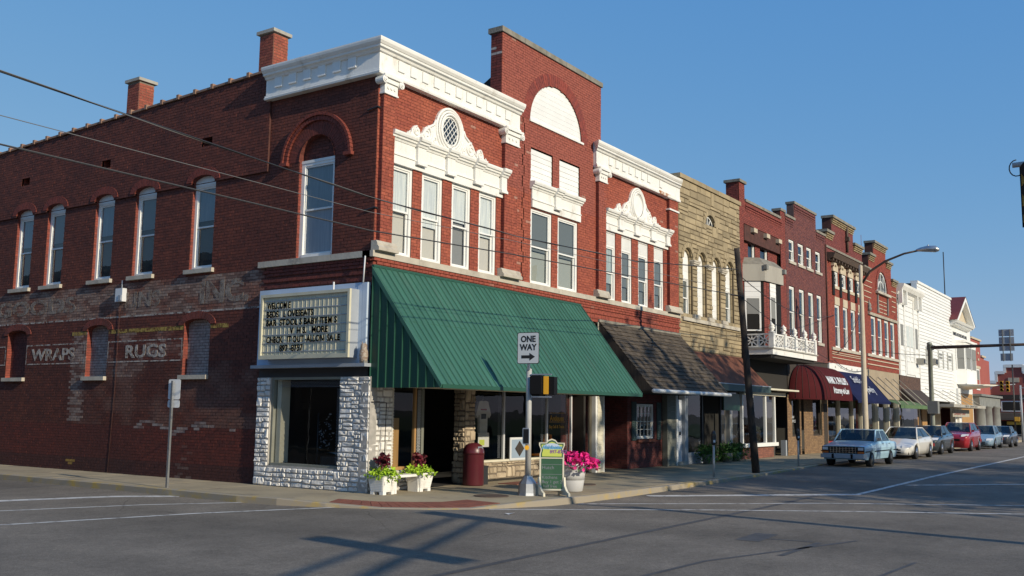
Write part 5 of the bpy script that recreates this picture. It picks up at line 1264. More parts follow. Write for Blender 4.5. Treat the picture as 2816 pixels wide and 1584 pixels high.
# --- red brick with oriel and balcony
B3 = root('balcony_brick_building', (22, 0, 0), 'red brick building with concrete oriel and white balcony', 'building')
def c_b3(u, v, i, k): return mixc((.24, .052, .038), (.17, .038, .03), hsh(i, k, 51))
U3 = [(19.72, 20.25), (20.72, 21.45), (22.0, 22.84)]
h3 = [rect(19.9, 23.92, 7.25, 8.60)] + steps([(20.05, 23.95, 9.44)])
q, d = lay(19.5, 24.5, 4.0, 9.80, h3, c_b3, seed=61); emit_bricks(TF, q, d, B3, 'mortar_dark')
q, d = lay(19.9, 23.92, 7.25, 8.60, [rect(a, b, 7.35, 8.13) for a, b in U3], c_b3, seed=62); emit_bricks(fb(.16), q, d, B3, 'mortar_dark', bedname='recess_bed', partname='recess_bricks')
for k in range(3):                                     # corbel courses below the coping
    q = MB(TF); u = 20.1
    while u < 23.9: q.box(u, u + .18, 9.10 + k * .09, 9.155 + k * .09, -.01, .02 + k * .015, c_b3(u, 9, int(u * 9), k)); u += .2
    stuff(q.build('corbel_bricks', 'brick', B3))
for a, b in U3: window(fb(.16), B3, a, b, 7.35, 8.13, .03, .06, 'interior_grey', .0, single=True, glass='glass_dark')
for u in (20.68, 22.05, 23.42): fbox(u, u + .36, 8.38, 8.54, -.2, .12, 'corbel_stone', 'cream_stone', B3)
MB().box(19.5, 20.04, .03, .5, 9.0, 10.08).build('corner_pier', 'mortar_dark', B3); q, d = lay(19.5, 20.05, 9.8, 10.08, [], c_b3, seed=63); emit_bricks(TF, q, d, B3, 'mortar_dark')
q, d = lay(.02, .5, 9.16, 10.08, [], c_b3, seed=64); emit_bricks(lambda u, v, w: (19.5 - w, u, v), q, d, B3, 'mortar_dark', bedname='pier_side', partname='pier_side_bricks')
MB().box(19.42, 20.12, -.07, .56, 10.08, 10.18).build('coping_stone', 'coping_stone', B3); coping(B3, [(20.12, 23.9, 9.44), (23.96, 24.5, 9.80)])
parapet(B3, [(20.04, 23.95, 9.44), (23.95, 24.5, 9.8)], y1=.3); shell(B3, 19.5, 24.5, 9.4)
def poly3(P, z0, z1): m_ = MB(); m_.prism(P, z0, z1); return m_
OP = [(19.72, 0), (20.12, -.70), (21.72, -.84), (22.3, 0)]
poly3(OP, 6.43, 7.04).build('oriel_parapet', 'concrete_grey', B3)
m_ = MB(); m_.loft([[(x, y, 7.04) for x, y in OP], [(19.9 + (x - 19.72) * .9, y * .62, 7.32) for x, y in OP]]); m_.build('oriel_hood', 'coping_stone', B3)
poly3([(19.8, 0), (20.16, -.62), (21.66, -.75), (22.2, 0)], 3.95, 6.44).build('oriel', 'brick', B3)
for sgx, sgy in ((20.15, -.74), (21.7, -.88)):          # spouts
    MB().box(sgx - .10, sgx + .10, sgy - .06, sgy + .06, 6.85, 7.02).build('spout', 'stone_grey', B3)
def Tseg(p, q):
    d = Vector((q[0] - p[0], q[1] - p[1])).normalized(); nn = Vector((d.y, -d.x)); return (lambda u, v, w: (p[0] + d.x * u + nn.x * w, p[1] + d.y * u + nn.y * w, v)), hypot(q[0] - p[0], q[1] - p[1])
T_, L_ = Tseg((19.8, 0), (20.16, -.62))
boards(T_, B3, .04, L_ - .10, 5.85, 6.42, 3, .012); window(T_, B3, .04, L_ - .10, 4.60, 5.85, -.02, .06, 'blind_grey', .5, glass='glass_dark', back=.0, name='window')
T_, L_ = Tseg((20.16, -.62), (21.66, -.75))
boards(T_, B3, .52, 1.02, 5.95, 6.42, 3, .012); window(T_, B3, .52, 1.02, 4.55, 5.95, -.02, .06, 'blind_grey', .4, glass='glass_dark', back=.0)
br_ = MB(T_)
for k in range(36):
    for j in range(2): br_.box(.02 + j * .24, .24 + j * .24, 4.0 + k * .0667, 4.058 + k * .0667, .0, .008, c_b3(j, k, j, k))
stuff(br_.build('oriel_bricks', 'brick', B3))
MB().box(19.55, 24.6, -1.14, -.02, 3.72, 3.92).build('balcony_deck', 'white_paint', B3); MB().box(19.5, 24.65, -1.19, -.02, 3.92, 3.96).build('balcony_floor', 'concrete_grey', B3)
MB().box(19.62, 24.5, -1.05, -.02, 3.6, 3.72).build('balcony_soffit', 'interior', B3)
def screen(T, L, b):
    n = max(1, int(round(L / .52))); s = L / n
    f = MB(T); f.box(0, L, 3.98, 4.03, -.03, .03); f.box(0, L, 4.42, 4.47, -.035, .035); f.build('rail', 'white_paint', b)
    for k in range(n):
        c = MB(T); u0, u1, v0, v1 = k * s + .03, (k + 1) * s - .03, 4.03, 4.42; um, vm = (u0 + u1) / 2, (v0 + v1) / 2; t = .022
        for (a, b_, c_, d_) in ((u0, v0, u1, v1), (u0, v1, u1, v0), (um, v0, um, v1), (u0, vm, u1, vm)):
            e = Vector((c_ - a, d_ - b_)).normalized(); e = Vector((-e.y, e.x)) * t; c.prism([(a + e.x, b_ + e.y), (a - e.x, b_ - e.y), (c_ - e.x, d_ - e.y), (c_ + e.x, d_ + e.y)], -.012, .012)
        c.box(u0 - .02, u0 + .012, v0, v1, -.025, .025); c.box(u1 - .012, u1 + .02, v0, v1, -.025, .025)
        c.build('screen_panel', 'white_paint', b)
screen(lambda u, v, w: (19.66 - w, -1.05 + u, v), .95, B3); screen(lambda u, v, w: (19.76 + u, -1.08 - w, v), 4.7, B3)
for u in (19.66, 20.9, 22.1, 23.3, 24.45):
    p_ = MB().box(u - .09, u + .09, -1.17, -.99, 3.96, 4.50).build('balcony_post', 'white_paint', B3)
    MB().lathe([(.12, 4.50), (.12, 4.53), (.05, 4.55), (.10, 4.62), (.115, 4.68), (.075, 4.72), (.11, 4.74), (.03, 4.82), (.012, 4.86)], u, -1.08, 10).build('urn', 'white_paint', p_)
shopfront(B3, 19.5, 24.4, 2.5, .0); fbox(19.5, 24.4, 2.5, 4.0, -.3, -.02, 'storefront_header', 'interior', B3)
fbox(19.5, 24.0, 2.30, 2.44, -.1, .06, 'window_header', 'cream_paint', B3); fbox(19.3, 24.3, 2.5, 2.56, -.2, .5, 'canopy_board', 'cream_paint', B3)
for u in (19.5, 20.5, 21.85, 22.85): fbox(u, u + .10, .45, 2.3, -.1, .0, 'mullion', 'white_trim', B3)
MB(TF).quad((19.6, .55, -.05), (22.85, .55, -.05), (22.85, 2.3, -.05), (19.6, 2.3, -.05)).build('pane', 'glass_shop', B3, fix=False)
fbox(19.5, 22.95, .42, .55, -.1, .10, 'window_ledge', 'white_trim', B3)
q, d = lay(19.5, 22.7, 0, .42, [], lambda u, v, i, k: mixc((.25, .10, .065), (.18, .07, .05), hsh(i, k)), seed=65); emit_bricks(fb(.02), q, d, B3, 'mortar_grey', bedname='bulkhead', partname='bulkhead_bricks')
fbox(23.0, 24.2, 0, 2.4, -.5, -.45, 'door', 'interior_grey', B3); fbox(24.05, 24.2, 0, .6, -.2, .0, 'door_panel', 'sign_grey', B3)
# --- purple-brown brick with stepped parapet
B4 = root('stepped_brick_building', (27, 0, 0), 'purple brown brick building with stepped parapet and eight white windows', 'building')
def c_b4(u, v, i, k): return mixc((.175, .056, .047), (.115, .038, .040), hsh(i, k, 71))
UW4 = [(24.92, 25.6), (26.08, 26.82), (27.22, 27.92), (28.46, 29.18)]; LW4 = [(24.84, 25.52), (26.11, 26.78), (27.32, 28.02), (28.50, 29.18)]
P4 = [(24.52, 25.68, 9.68), (25.68, 28.62, 10.40), (28.62, 29.96, 9.66)]
h4 = [rect(a, b, 7.88, 8.79) for a, b in UW4] + [rect(a, b, 4.74, 6.83) for a, b in LW4] + steps(P4)
q, d = lay(24.52, 29.96, 3.9, 10.40, h4, c_b4, seed=72); emit_bricks(TF, q, d, B4, 'mortar_grey')
for a, b in UW4:
    window(TF, B4, a, b, 7.88, 8.79, .03, .07, 'blind_grey', .3, split=.5, glass='glass_dark'); fbox(a - .08, b + .08, 7.77, 7.88, -.1, .06, 'window_sill', 'limestone', B4)
for a, b in LW4:
    window(TF, B4, a, b, 4.74, 6.83, .03, .07, 'curtain', .0, glass='glass_dark'); fbox(a - .08, b + .12, 4.62, 4.74, -.1, .06, 'window_sill', 'limestone', B4)
for (a, b, z) in P4:
    for k in range(3):
        q = MB(TF); u = a + .02
        while u < b - .15: q.box(u, u + .17, z - .14 - k * .10, z - .085 - k * .10, -.01, .045 - k * .012, c_b4(u, 9, int(u * 9), k)); u += .2
        stuff(q.build('corbel_bricks', 'brick', B4))
parapet(B4, P4, z0=9.0); shell(B4, 24.52, 29.96, 9.6); coping(B4, P4)
MB().box(25.66, 25.69, .0, .3, 9.68, 10.4).build('parapet_step', 'mortar_grey', B4); MB().tube([(29.9, -.04, 4.0), (29.9, -.04, 9.3)], .04, 6).build('downpipe', 'mortar_dark', B4)
shopfront(B4, 24.5, 29.9, 2.4, .1); fbox(24.5, 29.9, 2.4, 3.9, -.3, -.02, 'storefront_header', 'wood_dark', B4)
def c_buff(u, v, i, k): return mixc((.27, .17, .085), (.18, .11, .06), hsh(i, k, 8))
q, d = lay(24.3, 29.7, 0, 2.4, [rect(24.85, 25.75, .72, 2.3), rect(26.0, 26.35, 0, 2.3), rect(27.55, 28.8, .72, 2.3)], c_buff, seed=73); emit_bricks(TF, q, d, B4, 'mortar_grey', bedname='office_wall', partname='office_bricks')
for a, b in ((24.85, 25.75), (27.55, 28.8)): window(TF, B4, a, b, .72, 2.3, .08, .06, None, single=True, trim='wood_dark', glass='glass_dark')
fbox(29.05, 29.6, 0, 2.1, -.1, .012, 'door', 'wood_dark', B4)
text('LAW\nOFFICE', .16, TF, 25.05, 1.45, -.09, 'sign_white', B4, thick=.001)
A4 = root('maroon_dome_awning', (27.2, -.5, 2.27), 'maroon rounded fabric awning lettered for an attorney', 'awning')
xq, rq, xe, ay_, z0d, hz_ = 26.25, 1.80, 29.45, 1.12, 2.27, 1.40     # quarter-dome end, then a barrel
def dome(t, p): return (xq - rq * cos(t) * cos(p) ** .8, -.04 - ay_ * sin(t) * cos(p) ** .9, z0d + hz_ * sin(p))
for k in range(7):
    q = MB(); t0, t1 = pi / 2 * k / 7, pi / 2 * (k + 1) / 7
    q.loft([[dome(t0 + (t1 - t0) * s / 3, pi / 2 * j / 10 * .999) for s in range(4)] for j in range(11)], cap=False, closed=False, smooth=True); q.build('gore', 'maroon_cloth', A4, fix=False)
    if k: MB().tube([tuple(Vector(dome(t0, pi / 2 * j / 10 * .97)) + Vector((-.004, -.008, .004))) for j in range(11)], .008, 4).build('seam', 'brown_cloth', A4)
q = MB(); q.loft([[(x, dome(pi / 2, pi / 2 * j / 10 * .999)[1], z0d + hz_ * sin(pi / 2 * j / 10)) for x in (xq, xq + 1.6, xe)] for j in range(11)], cap=False, closed=False, smooth=True); q.build('barrel', 'maroon_cloth', A4, fix=False)
MB().tube([tuple(Vector(dome(pi / 2, pi / 2 * j / 10 * .97)) + Vector((0, -.008, .004))) for j in range(11)], .010, 4).build('seam', 'brown_cloth', A4)
MB().add([(xe, -.03, z0d)] + [(xe, dome(pi / 2, pi / 2 * j / 10 * .999)[1], z0d + hz_ * sin(pi / 2 * j / 10)) for j in range(11)], [tuple(range(12))]).build('cheek', 'maroon_cloth', A4, fix=False)
q = MB(); E2 = [dome(pi / 2 * k / 10, 0) for k in range(11)] + [(xe, -.04 - ay_, z0d)]
for a, b in zip(E2, E2[1:]): q.add([a, b, (b[0], b[1], b[2] - .05), (a[0], a[1], a[2] - .05)], [(0, 1, 2, 3)])
q.build('valance', 'maroon_cloth', A4, fix=False)
def curve_text(u, v, w):
    p = math.asin(min(.999, max(0, (v - z0d) / hz_))); return (u, v, .052 + ay_ * cos(p) ** .9 + w)
text('MARK X. PHILLIPS', .40, TF, 26.4, 2.92, .008, 'sign_white', A4, bold=.012, thick=.003, sx=.88, fn=curve_text); text('Attorney-at-Law', .36, TF, 26.75, 2.52, .008, 'sign_white', A4, bold=.010, thick=.003, sx=.92, fn=curve_text)
# --- red brick with cartouche windows and stepped gable
B5 = root('gabled_brick_building', (33, 0, 0), 'red brick building with dark metal cornice and stone capped stepped gable', 'building')
def c_b5(u, v, i, k): return mixc((.29, .062, .036), (.20, .042, .03), hsh(i, k, 81)) if v < 8.7 else mixc((.21, .05, .042), (.15, .036, .034), hsh(i, k, 82))
SQ = [(31.16, 31.82), (32.40, 33.12), (33.70, 34.40), (35.08, 35.82)]; LW5 = [(31.16, 31.92), (32.5, 33.24), (33.8, 34.56), (35.12, 35.86)]
P5 = [(30.0, 31.0, 9.90), (31.0, 34.6, 10.72), (34.6, 36.1, 9.95)]
h5 = [rect(a, b, 7.56, 8.24) for a, b in SQ] + [rect(a, b, 4.70, 6.68) for a, b in LW5] + steps(P5)
q, d = lay(30.0, 36.15, 3.95, 10.72, h5, c_b5, seed=83); emit_bricks(TF, q, d, B5, 'mortar_dark')
for a, b in SQ:
    window(TF, B5, a, b, 7.56, 8.24, .02, .08, 'blind_grey', .4, glass='glass_dark', single=True); fbox(a - .05, b + .05, 7.42, 7.56, -.05, .05, 'window_sill', 'cream_stone', B5); fbox(a, b, 8.24, 8.55, -.05, .03, 'lintel', 'cream_stone', B5)
    m_ = MB(TF)
    for s in (-1, 1): m_.prism([((a + b) / 2 - .27 * s - .015, 7.62), ((a + b) / 2 - .27 * s + .015, 7.62), ((a + b) / 2 + .27 * s + .015, 8.18), ((a + b) / 2 + .27 * s - .015, 8.18)], -.062 + .004 * s, -.052 + .004 * s)
    m_.build('glazing_bars', 'white_trim', B5)
for u in (30.82, 31.98, 33.28, 34.58):
    o = fbox(u, u + .30, 7.1, 8.2, -.01, .06, 'pilaster', 'brick', B5); c = MB(TF); c.box(u - .03, u + .33, 8.2, 8.27, -.01, .10); c.box(u, u + .30, 8.27, 8.5, -.01, .085); c.box(u - .06, u + .36, 8.5, 8.58, -.01, .15); cyl_w(c, u - .02, 8.46, .06, .0, .16, 10); cyl_w(c, u + .32, 8.46, .06, .0, .16, 10); c.build('capital', 'cream_stone', B5)
for a, b in LW5: window(TF, B5, a, b, 4.70, 6.68, .02, .07, 'curtain', .5, glass='glass_dark'); fbox(a, b, 6.68, 7.05, -.02, .03, 'lintel', 'cream_stone', B5)
MB(TF).prism_u([(-.01, 8.62), (.10, 8.62), (.16, 8.70), (.30, 8.72), (.36, 8.86), (.40, 8.95), (-.01, 9.0)], 30.15, 36.15).build('cornice', 'iron', B5)
for u in range(13): fbox(30.3 + u * .47, 30.42 + u * .47, 8.60, 8.72, .05, .26, 'cornice_bracket', 'iron', B5)
fbox(30.02, 36.13, 9.20, 9.30, -.05, .05, 'ledge_stone', 'coping_stone', B5); fbox(30.5, 36.1, 4.56, 4.69, -.05, .07, 'sill_course', 'limestone', B5)
for k, v in enumerate((4.45, 4.36, 4.2)): fbox(30.5, 36.1, v, v + .03, -.02, .04, 'band_course', 'cream_stone', B5)
parapet(B5, P5, z0=8.8); shell(B5, 30.0, 36.15, 9.7)
def caps(b, prof):
    for a, c, z in prof:
        MB().box(a - .10, c + .10, -.14, .44, z, z + .12).build('coping_stone', 'coping_stone', b)
        for k in range(3):
            q = MB(TF); u = a
            while u < c - .08: q.box(u, u + .12, z - .10 - k * .085, z - .045 - k * .085, -.01, .10 - .028 * k, mixc((.40, .31, .17), (.26, .19, .11), hsh(u * 7, k))); u += .15
            stuff(q.build('corbel_bricks', 'brick', b))
caps(B5, P5)
MB().box(30.97, 31.0, -.0, .42, 9.9, 10.72).build('gable_step', 'mortar_dark', B5)
MB().tube([(33.3, -.08, 10.7), (33.3, -.08, 9.4)], .06, 8).build('downpipe', 'iron', B5); MB().box(33.18, 33.42, -.2, -.01, 9.95, 10.15).build('hopper_head', 'iron', B5)
fbox(30.0, 36.1, 3.62, 3.95, -.3, .03, 'sign_fascia', 'white_trim', B5)
for k in range(6): 
    m_ = MB(TF); cyl_w(m_, 30.9 + k * .9, 3.79, .05, .03, .05, 8); m_.build('rosette', 'concrete_grey', B5)
shopfront(B5, 29.9, 36.2, 2.4, .3, 'interior_grey'); fbox(29.9, 36.2, 2.4, 3.62, -.4, -.02, 'storefront_header', 'interior_grey', B5)
MB(TF).quad((30.2, .45, -.3), (36.0, .45, -.3), (36.0, 2.4, -.3), (30.2, 2.4, -.3)).build('pane', 'glass_shop', B5, fix=False)
for u in (29.75, 32.2, 34.4, 36.0): fbox(u, u + .10, 0, 2.4, -.34, -.2, 'mullion', 'cream_paint', B5)
fbox(30.0, 36.0, 0, .45, -.36, -.25, 'bulkhead', 'red_paint', B5)
for v in (.95, 1.35): fbox(29.72, 29.98, v, v + .22, -.0, .22, 'mail_box', 'black', B5)
def slope_awning(name, label, x0, x1, zt, ze, d, m, val=.0, cheek=True, vm=None):
    A = root(name, ((x0 + x1) / 2, -d / 2, ze), label, 'awning'); q = MB(); n = 6
    q.loft([[(x0 + (x1 - x0) * i / n, -.03 - d * t, zt + (ze - zt) * t - .05 * sin(pi * t)) for i in range(n + 1)] for t in (0, .33, .66, 1)], cap=False, closed=False, smooth=True); q.build('canvas', m, A, fix=False)
    if cheek:
        for x in (x0, x1): MB().add([(x, -.03, zt), (x, -.03 - d, ze), (x, -.03, ze)], [(0, 1, 2)]).build('cheek', m, A, fix=False)
    if val:
        q = MB(); k = int((x1 - x0) / .3)
        for i in range(k):
            a, b = x0 + (x1 - x0) * i / k, x0 + (x1 - x0) * (i + 1) / k; q.add([(a, -.035 - d, ze), (b, -.035 - d, ze), (b, -.035 - d, ze - val * .8), ((a + b) / 2, -.035 - d, ze - val), (a, -.035 - d, ze - val * .8)], [(0, 1, 2, 3, 4)])
        stuff(q.build('valance', vm or m, A, fix=False))
    return A
A5 = slope_awning('navy_awning', 'navy blue canvas awning with white script lettering', 30.4, 36.3, 3.62, 2.28, 1.10, 'navy_cloth', .12)
def on_slope(zt, ze, d): return lambda u, v, w: (u, v, .05 + d * (zt - v) / (zt - ze) + .045 + w)
text("Smith's", .46, TF, 32.2, 3.12, .01, 'sign_white', A5, thick=.003, shear=.35, sx=1.1, fn=on_slope(3.62, 2.28, 1.1)); text('Jewelry', .46, TF, 33.2, 2.70, .01, 'sign_white', A5, thick=.003, shear=.35, sx=1.1, fn=on_slope(3.62, 2.28, 1.1))
# --- red brick with a big arched window
B6 = root('arched_window_brick_building', (39.7, 0, 0), 'red brick gabled building with one large arched window under stone caps', 'building')
def c_b6(u, v, i, k): return mixc((.30, .06, .034), (.22, .044, .03), hsh(i, k, 91))
LW6 = [(37.5, 38.4), (38.86, 39.68), (40.25, 41.12), (41.55, 42.42)]
P6 = [(36.2, 37.4, 9.05), (37.4, 38.4, 9.88), (38.4, 41.0, 10.66), (41.0, 42.1, 9.92), (42.1, 43.2, 9.05)]
h6 = [rect(a, b, 4.74, 6.72) for a, b in LW6] + [arch(38.88, 41.04, 8.16, 8.2, 1.08)] + steps(P6)
q, d = lay(36.2, 43.2, 3.95, 10.66, h6, c_b6, seed=93); emit_bricks(TF, q, d, B6, 'mortar_dark')
for a, b in LW6: window(TF, B6, a, b, 4.74, 6.72, .02, .08, 'interior_grey', .5, glass='glass_dark')
ar = MB(TF); arch_ring(ar, 39.96, 8.2, 1.08, 1.08, .22, 26, -.01, .05, lambda k: mixc((.26, .052, .034), (.18, .038, .03), hsh(k, 3, 6))); stuff(ar.build('arch_bricks', 'brick', B6))
aw_ = MB(TF); n = 16
for R0, R1, w1 in ((1.0, 1.08, -.02), (.55, .60, -.03)):
    for k in range(n):
        p, q_ = pi * k / n, pi * (k + 1) / n; aw_.prism([(39.96 + R0 * cos(p), 8.2 + R0 * sin(p)), (39.96 + R1 * cos(p), 8.2 + R1 * sin(p)), (39.96 + R1 * cos(q_), 8.2 + R1 * sin(q_)), (39.96 + R0 * cos(q_), 8.2 + R0 * sin(q_))], -.12, w1)
for x in (39.4, 39.96, 40.5): aw_.box(x - .03, x + .03, 8.2, 8.2 + sqrt(1 - (x - 39.96) ** 2), -.11, -.03)
aw_.box(38.9, 41.02, 8.16, 8.24, -.12, -.02); awo = aw_.build('arched_window', 'white_trim', B6)
MB(TF).prism([(39.96 + 1.05 * cos(pi * k / 16), 8.2 + 1.05 * sin(pi * k / 16)) for k in range(17)], -.10, -.095).build('pane', 'car_glass', awo)
fbox(38.6, 41.4, 8.02, 8.15, -.05, .16, 'window_sill', 'limestone', B6)
for x in (38.85, 40.95):
    m_ = MB(TF); m_.prism([(x - .05, 7.0), (x + .25 if x < 40 else x + .02, 7.0), (x + .12, 7.35), (x + .1, 7.95), (x - .02, 7.95), (x - .02, 7.4)], -.01, .08); m_.build('scroll_bracket', 'stone_grey', B6)
for u0, u1 in ((39.2, 39.95), (40.1, 40.8)):
    for v in (7.05, 7.25, 7.45, 7.65): fbox(u0, u1, v, v + .04, -.01, .03, 'panel_band', 'cream_stone', B6)
for s in ((36.3, 37.9), (42.0, 43.1)):
    for k in range(5): fbox(s[0], s[1] - .1 * k, 8.45 - k * .28, 8.49 - k * .28, -.01, .03, 'band_course', 'cream_stone', B6)
MB(TF).prism_u([(-.01, 6.74), (.10, 6.74), (.15, 6.86), (-.01, 6.92)], 36.9, 43.0).build('window_hood', 'limestone', B6)
q = MB(); q.lathe([(.10, 6.92), (.13, 7.05), (.08, 7.12), (.12, 7.2), (.04, 7.35), (.015, 7.5)], 37.05, -.06, 8); q.build('finial', 'stone_grey', B6)
fbox(36.5, 43.2, 4.60, 4.73, -.05, .08, 'sill_course', 'limestone', B6)
for v in (4.42, 4.18): fbox(36.5, 43.15, v, v + .05, -.02, .05, 'band_course', 'cream_stone', B6)
parapet(B6, [(a, b, z) for a, b, z in P6 if z > 9.5], z0=9.35); caps(B6, P6); shell(B6, 36.2, 43.2, 9.0); MB().box(38.36, 38.4, 0, .42, 9.88, 10.66).build('gable_step', 'mortar_dark', B6); MB().box(37.36, 37.4, 0, .42, 9.05, 9.88).build('gable_step', 'mortar_dark', B6)
fbox(36.2, 43.15, 2.5, 3.95, -.3, -.01, 'storefront_header', 'tan_panel', B6); shopfront(B6, 36.2, 43.2, 2.5, .3)
for u in (36.2, 38.5, 40.8, 43.0): fbox(u, u + .16, 0, 2.5, -.3, -.05, 'pier', 'cream_paint' if u != 36.2 else 'red_paint', B6)
MB(TF).quad((36.4, .5, -.2), (43.0, .5, -.2), (43.0, 2.5, -.2), (36.4, 2.5, -.2)).build('pane', 'glass_shop', B6, fix=False); fbox(36.3, 43.1, 0, .5, -.28, -.1, 'bulkhead', 'cream_stone', B6)
A6 = root('green_retractable_awning', (39.7, -1, 2.2), 'low olive green awning held by bare metal arms', 'awning')
MB().add([(36.6, -.7, 2.42), (43.0, -.7, 2.42), (43.0, -1.5, 2.16), (36.6, -1.5, 2.16)], [(0, 1, 2, 3)]).build('canvas', 'green_cloth', A6, fix=False)
MB().box(36.6, 43.0, -1.53, -1.49, 2.0, 2.17).build('valance', 'green_cloth', A6)
for u in (36.7, 38.3, 39.9, 41.5, 42.9): MB().tube([(u, -.05, 3.6), (u, -1.5, 2.2)], .025, 5).build('arm', 'concrete_grey', A6)
# --- narrow white victorian front
B7 = root('white_victorian_building', (46, 0, 0), 'narrow white painted front with bracketed cornice and tall central window', 'building')
MB(TF).box(43.25, 48.5, 3.9, 8.6, -.3, .0).build('wall', 'white_trim', B7); boards(TF, B7, 43.25, 48.5, 3.9, 8.55, 16, .005, lap=.03)
MB(TF).prism_u([(-.01, 8.45), (.06, 8.45), (.12, 8.62), (.30, 8.72), (.42, 8.92), (.45, 9.05), (-.01, 9.1)], 43.2, 48.6).build('cornice', 'white_paint', B7)
for u in (43.3, 44.4, 47.2, 48.25): MB(TF).prism([(u, 7.95), (u + .22, 7.95), (u + .22, 8.75), (u, 8.75)], .0, .30).build('bracket', 'white_paint', B7)
for u in (43.3, 44.65, 47.0, 48.3): MB(TF).box(u, u + .18, 3.9, 8.45, .0, .07).build('pilaster', 'white_paint', B7)
for a, b in ((43.62, 44.5), (45.1, 45.95), (46.05, 46.9), (47.35, 48.15)): window(TF, B7, a, b, 4.75, 6.9, -.045, .09, 'curtain' if a > 45 and a < 47 else 'blind_grey', .4, glass='glass_dark', back=.0)
MB(TF).box(44.9, 47.0, 4.0, 4.7, .02, .08).build('panel', 'white_trim', B7)
ac = root('window_air_conditioner', (47.7, -.3, 4.7), 'grey air conditioner in the narrow white front', 'air conditioner'); MB(TF).box(47.45, 48.0, 4.68, 5.05, .05, .45).build('case', 'concrete_grey', ac); MB(TF).box(47.5, 47.95, 4.73, 5.0, .45, .46).build('grille', 'dark_metal', ac)
q, d = lay(43.2, 48.5, 2.55, 3.88, [], lambda u, v, i, k: mixc((.13, .075, .055), (.08, .05, .04), hsh(i, k)), seed=97); emit_bricks(fb(-.02), q, d, B7, 'mortar_dark')
shell(B7, 43.25, 48.5, 9.0); shopfront(B7, 43.2, 48.5, 2.5, .2); fbox(43.2, 48.5, 2.5, 3.9, -.3, .0, 'storefront_header', 'wood_dark', B7); fbox(47.9, 48.1, 0, 2.5, -.3, -.1, 'post', 'wood_light', B7)
MB(TF).quad((43.3, .5, -.1), (47.9, .5, -.1), (47.9, 2.5, -.1), (43.3, 2.5, -.1)).build('pane', 'glass_shop', B7, fix=False)
slope_awning('brown_canvas_awning', 'dark brown canvas awning under the narrow white front', 43.4, 48.6, 3.15, 2.1, 1.1, 'brown_cloth')
# --- white clapboard building
B8 = root('white_clapboard_building', (53.5, 0, 0), 'wide white clapboard building with small shuttered windows', 'building')
MB(TF).box(48.5, 58.9, 2.6, 9.72, -.3, -.005).build('wall', 'white_trim', B8); boards(TF, B8, 48.5, 58.9, 2.62, 9.70, 34, .0, lap=.04); fbox(48.45, 59.0, 9.70, 9.85, -.35, .08, 'parapet_cap', 'white_paint', B8)
fbox(48.42, 48.5, 3.0, 9.7, -.3, .03, 'corner_board', 'white_paint', B8); MB().box(48.44, 48.5, .04, 8, 8.6, 9.7).build('side_wall', 'roof_black', B8)
for a, b in ((50.6, 51.9), (54.2, 55.3), (57.2, 58.4)):
    window(TF, B8, a, b, 4.80, 5.86, -.03, .08, 'blind_grey', .5, glass='glass_dark', back=.0)
    for u in (a - .36, b + .04): fbox(u, u + .32, 4.78, 5.9, .01, .05, 'shutter', 'shutter_grey', B8)
ac = root('window_air_conditioner', (51.2, -.3, 4.8), 'grey air conditioner in the left clapboard window', 'air conditioner'); MB(TF).box(50.9, 51.6, 4.82, 5.2, .05, .45).build('case', 'concrete_grey', ac); MB(TF).box(50.95, 51.55, 4.86, 5.16, .45, .46).build('grille', 'dark_metal', ac)
shell(B8, 48.5, 58.9, 9.6); fbox(48.5, 58.9, 0, 2.6, -1.2, -1.1, 'shop_back', 'interior_grey', B8); fbox(48.6, 49.4, 0, 2.6, -.5, -.2, 'shop_wall', 'wood_dark', B8)
fbox(50.6, 52.0, 0, 2.4, -.5, -.4, 'shop_panel', 'wood_light', B8); fbox(54.5, 56.2, 0, 2.2, -.5, -.4, 'shop_panel', 'cream_stone', B8)
MQ = root('flat_metal_marquee', (53, -1, 2.2), 'flat white metal marquee with small lettering over the pavement', 'marquee')
MB().box(48.9, 60.4, -1.75, -.02, 2.20, 2.38).build('deck', 'concrete_grey', MQ); text('NEW LIFE   COMMUNITY CENTER', .17, TF, 52.6, 2.23, 1.752, 'dark_metal', MQ, thick=.002, sx=1.7)
for u in (49.6, 52.2, 54.8, 57.4, 59.8): MB().tube([(u, -.03, 3.35), (u, -1.6, 2.38)], .02, 5).build('tie_rod', 'concrete_grey', MQ)
MB().box(53.2, 59.0, -.9, -.86, 1.62, 2.10).build('hanging_sign', 'concrete_grey', MQ); text('Community Center', .30, TF, 53.5, 1.75, .905, 'red_paint', MQ, thick=.002, sx=1.7)
# --- bank with pediment and bay window
B9 = root('white_bank_building', (62.5, 0, 0), 'white bank front with red roofed pediment and rounded bay window', 'building')
MB(TF).box(58.95, 66.2, 0, 8.3, -.3, .0).build('wall', 'white_trim', B9); boards(TF, B9, 59.0, 66.15, 4.0, 7.0, 14, .0)
PD = [(58.2, 8.25), (65.2, 8.25), (61.7, 10.15)]
MB(TF).prism([(58.7, 8.4), (64.7, 8.4), (61.7, 9.95)], -.3, .12).build('tympanum', 'cream_stone', B9)
m_ = MB(TF)
for (a, b) in ((PD[0], PD[2]), (PD[1], PD[2])):
    m_.prism([a, (a[0] + (.45 if a[0] < 60 else -.45), a[1] + .0), (61.7, 9.85), (61.7, 10.15)], .12, .55)
m_.build('raking_cornice', 'white_trim', B9)
MB(TF).prism_u([(-.01, 7.9), (.12, 7.9), (.2, 8.0), (.45, 8.1), (.55, 8.25), (-.01, 8.4)], 58.3, 65.1).build('cornice', 'white_trim', B9)
for k in range(16): fbox(58.6 + k * .4, 58.75 + k * .4, 7.95, 8.08, .1, .35, 'modillion', 'white_trim', B9)
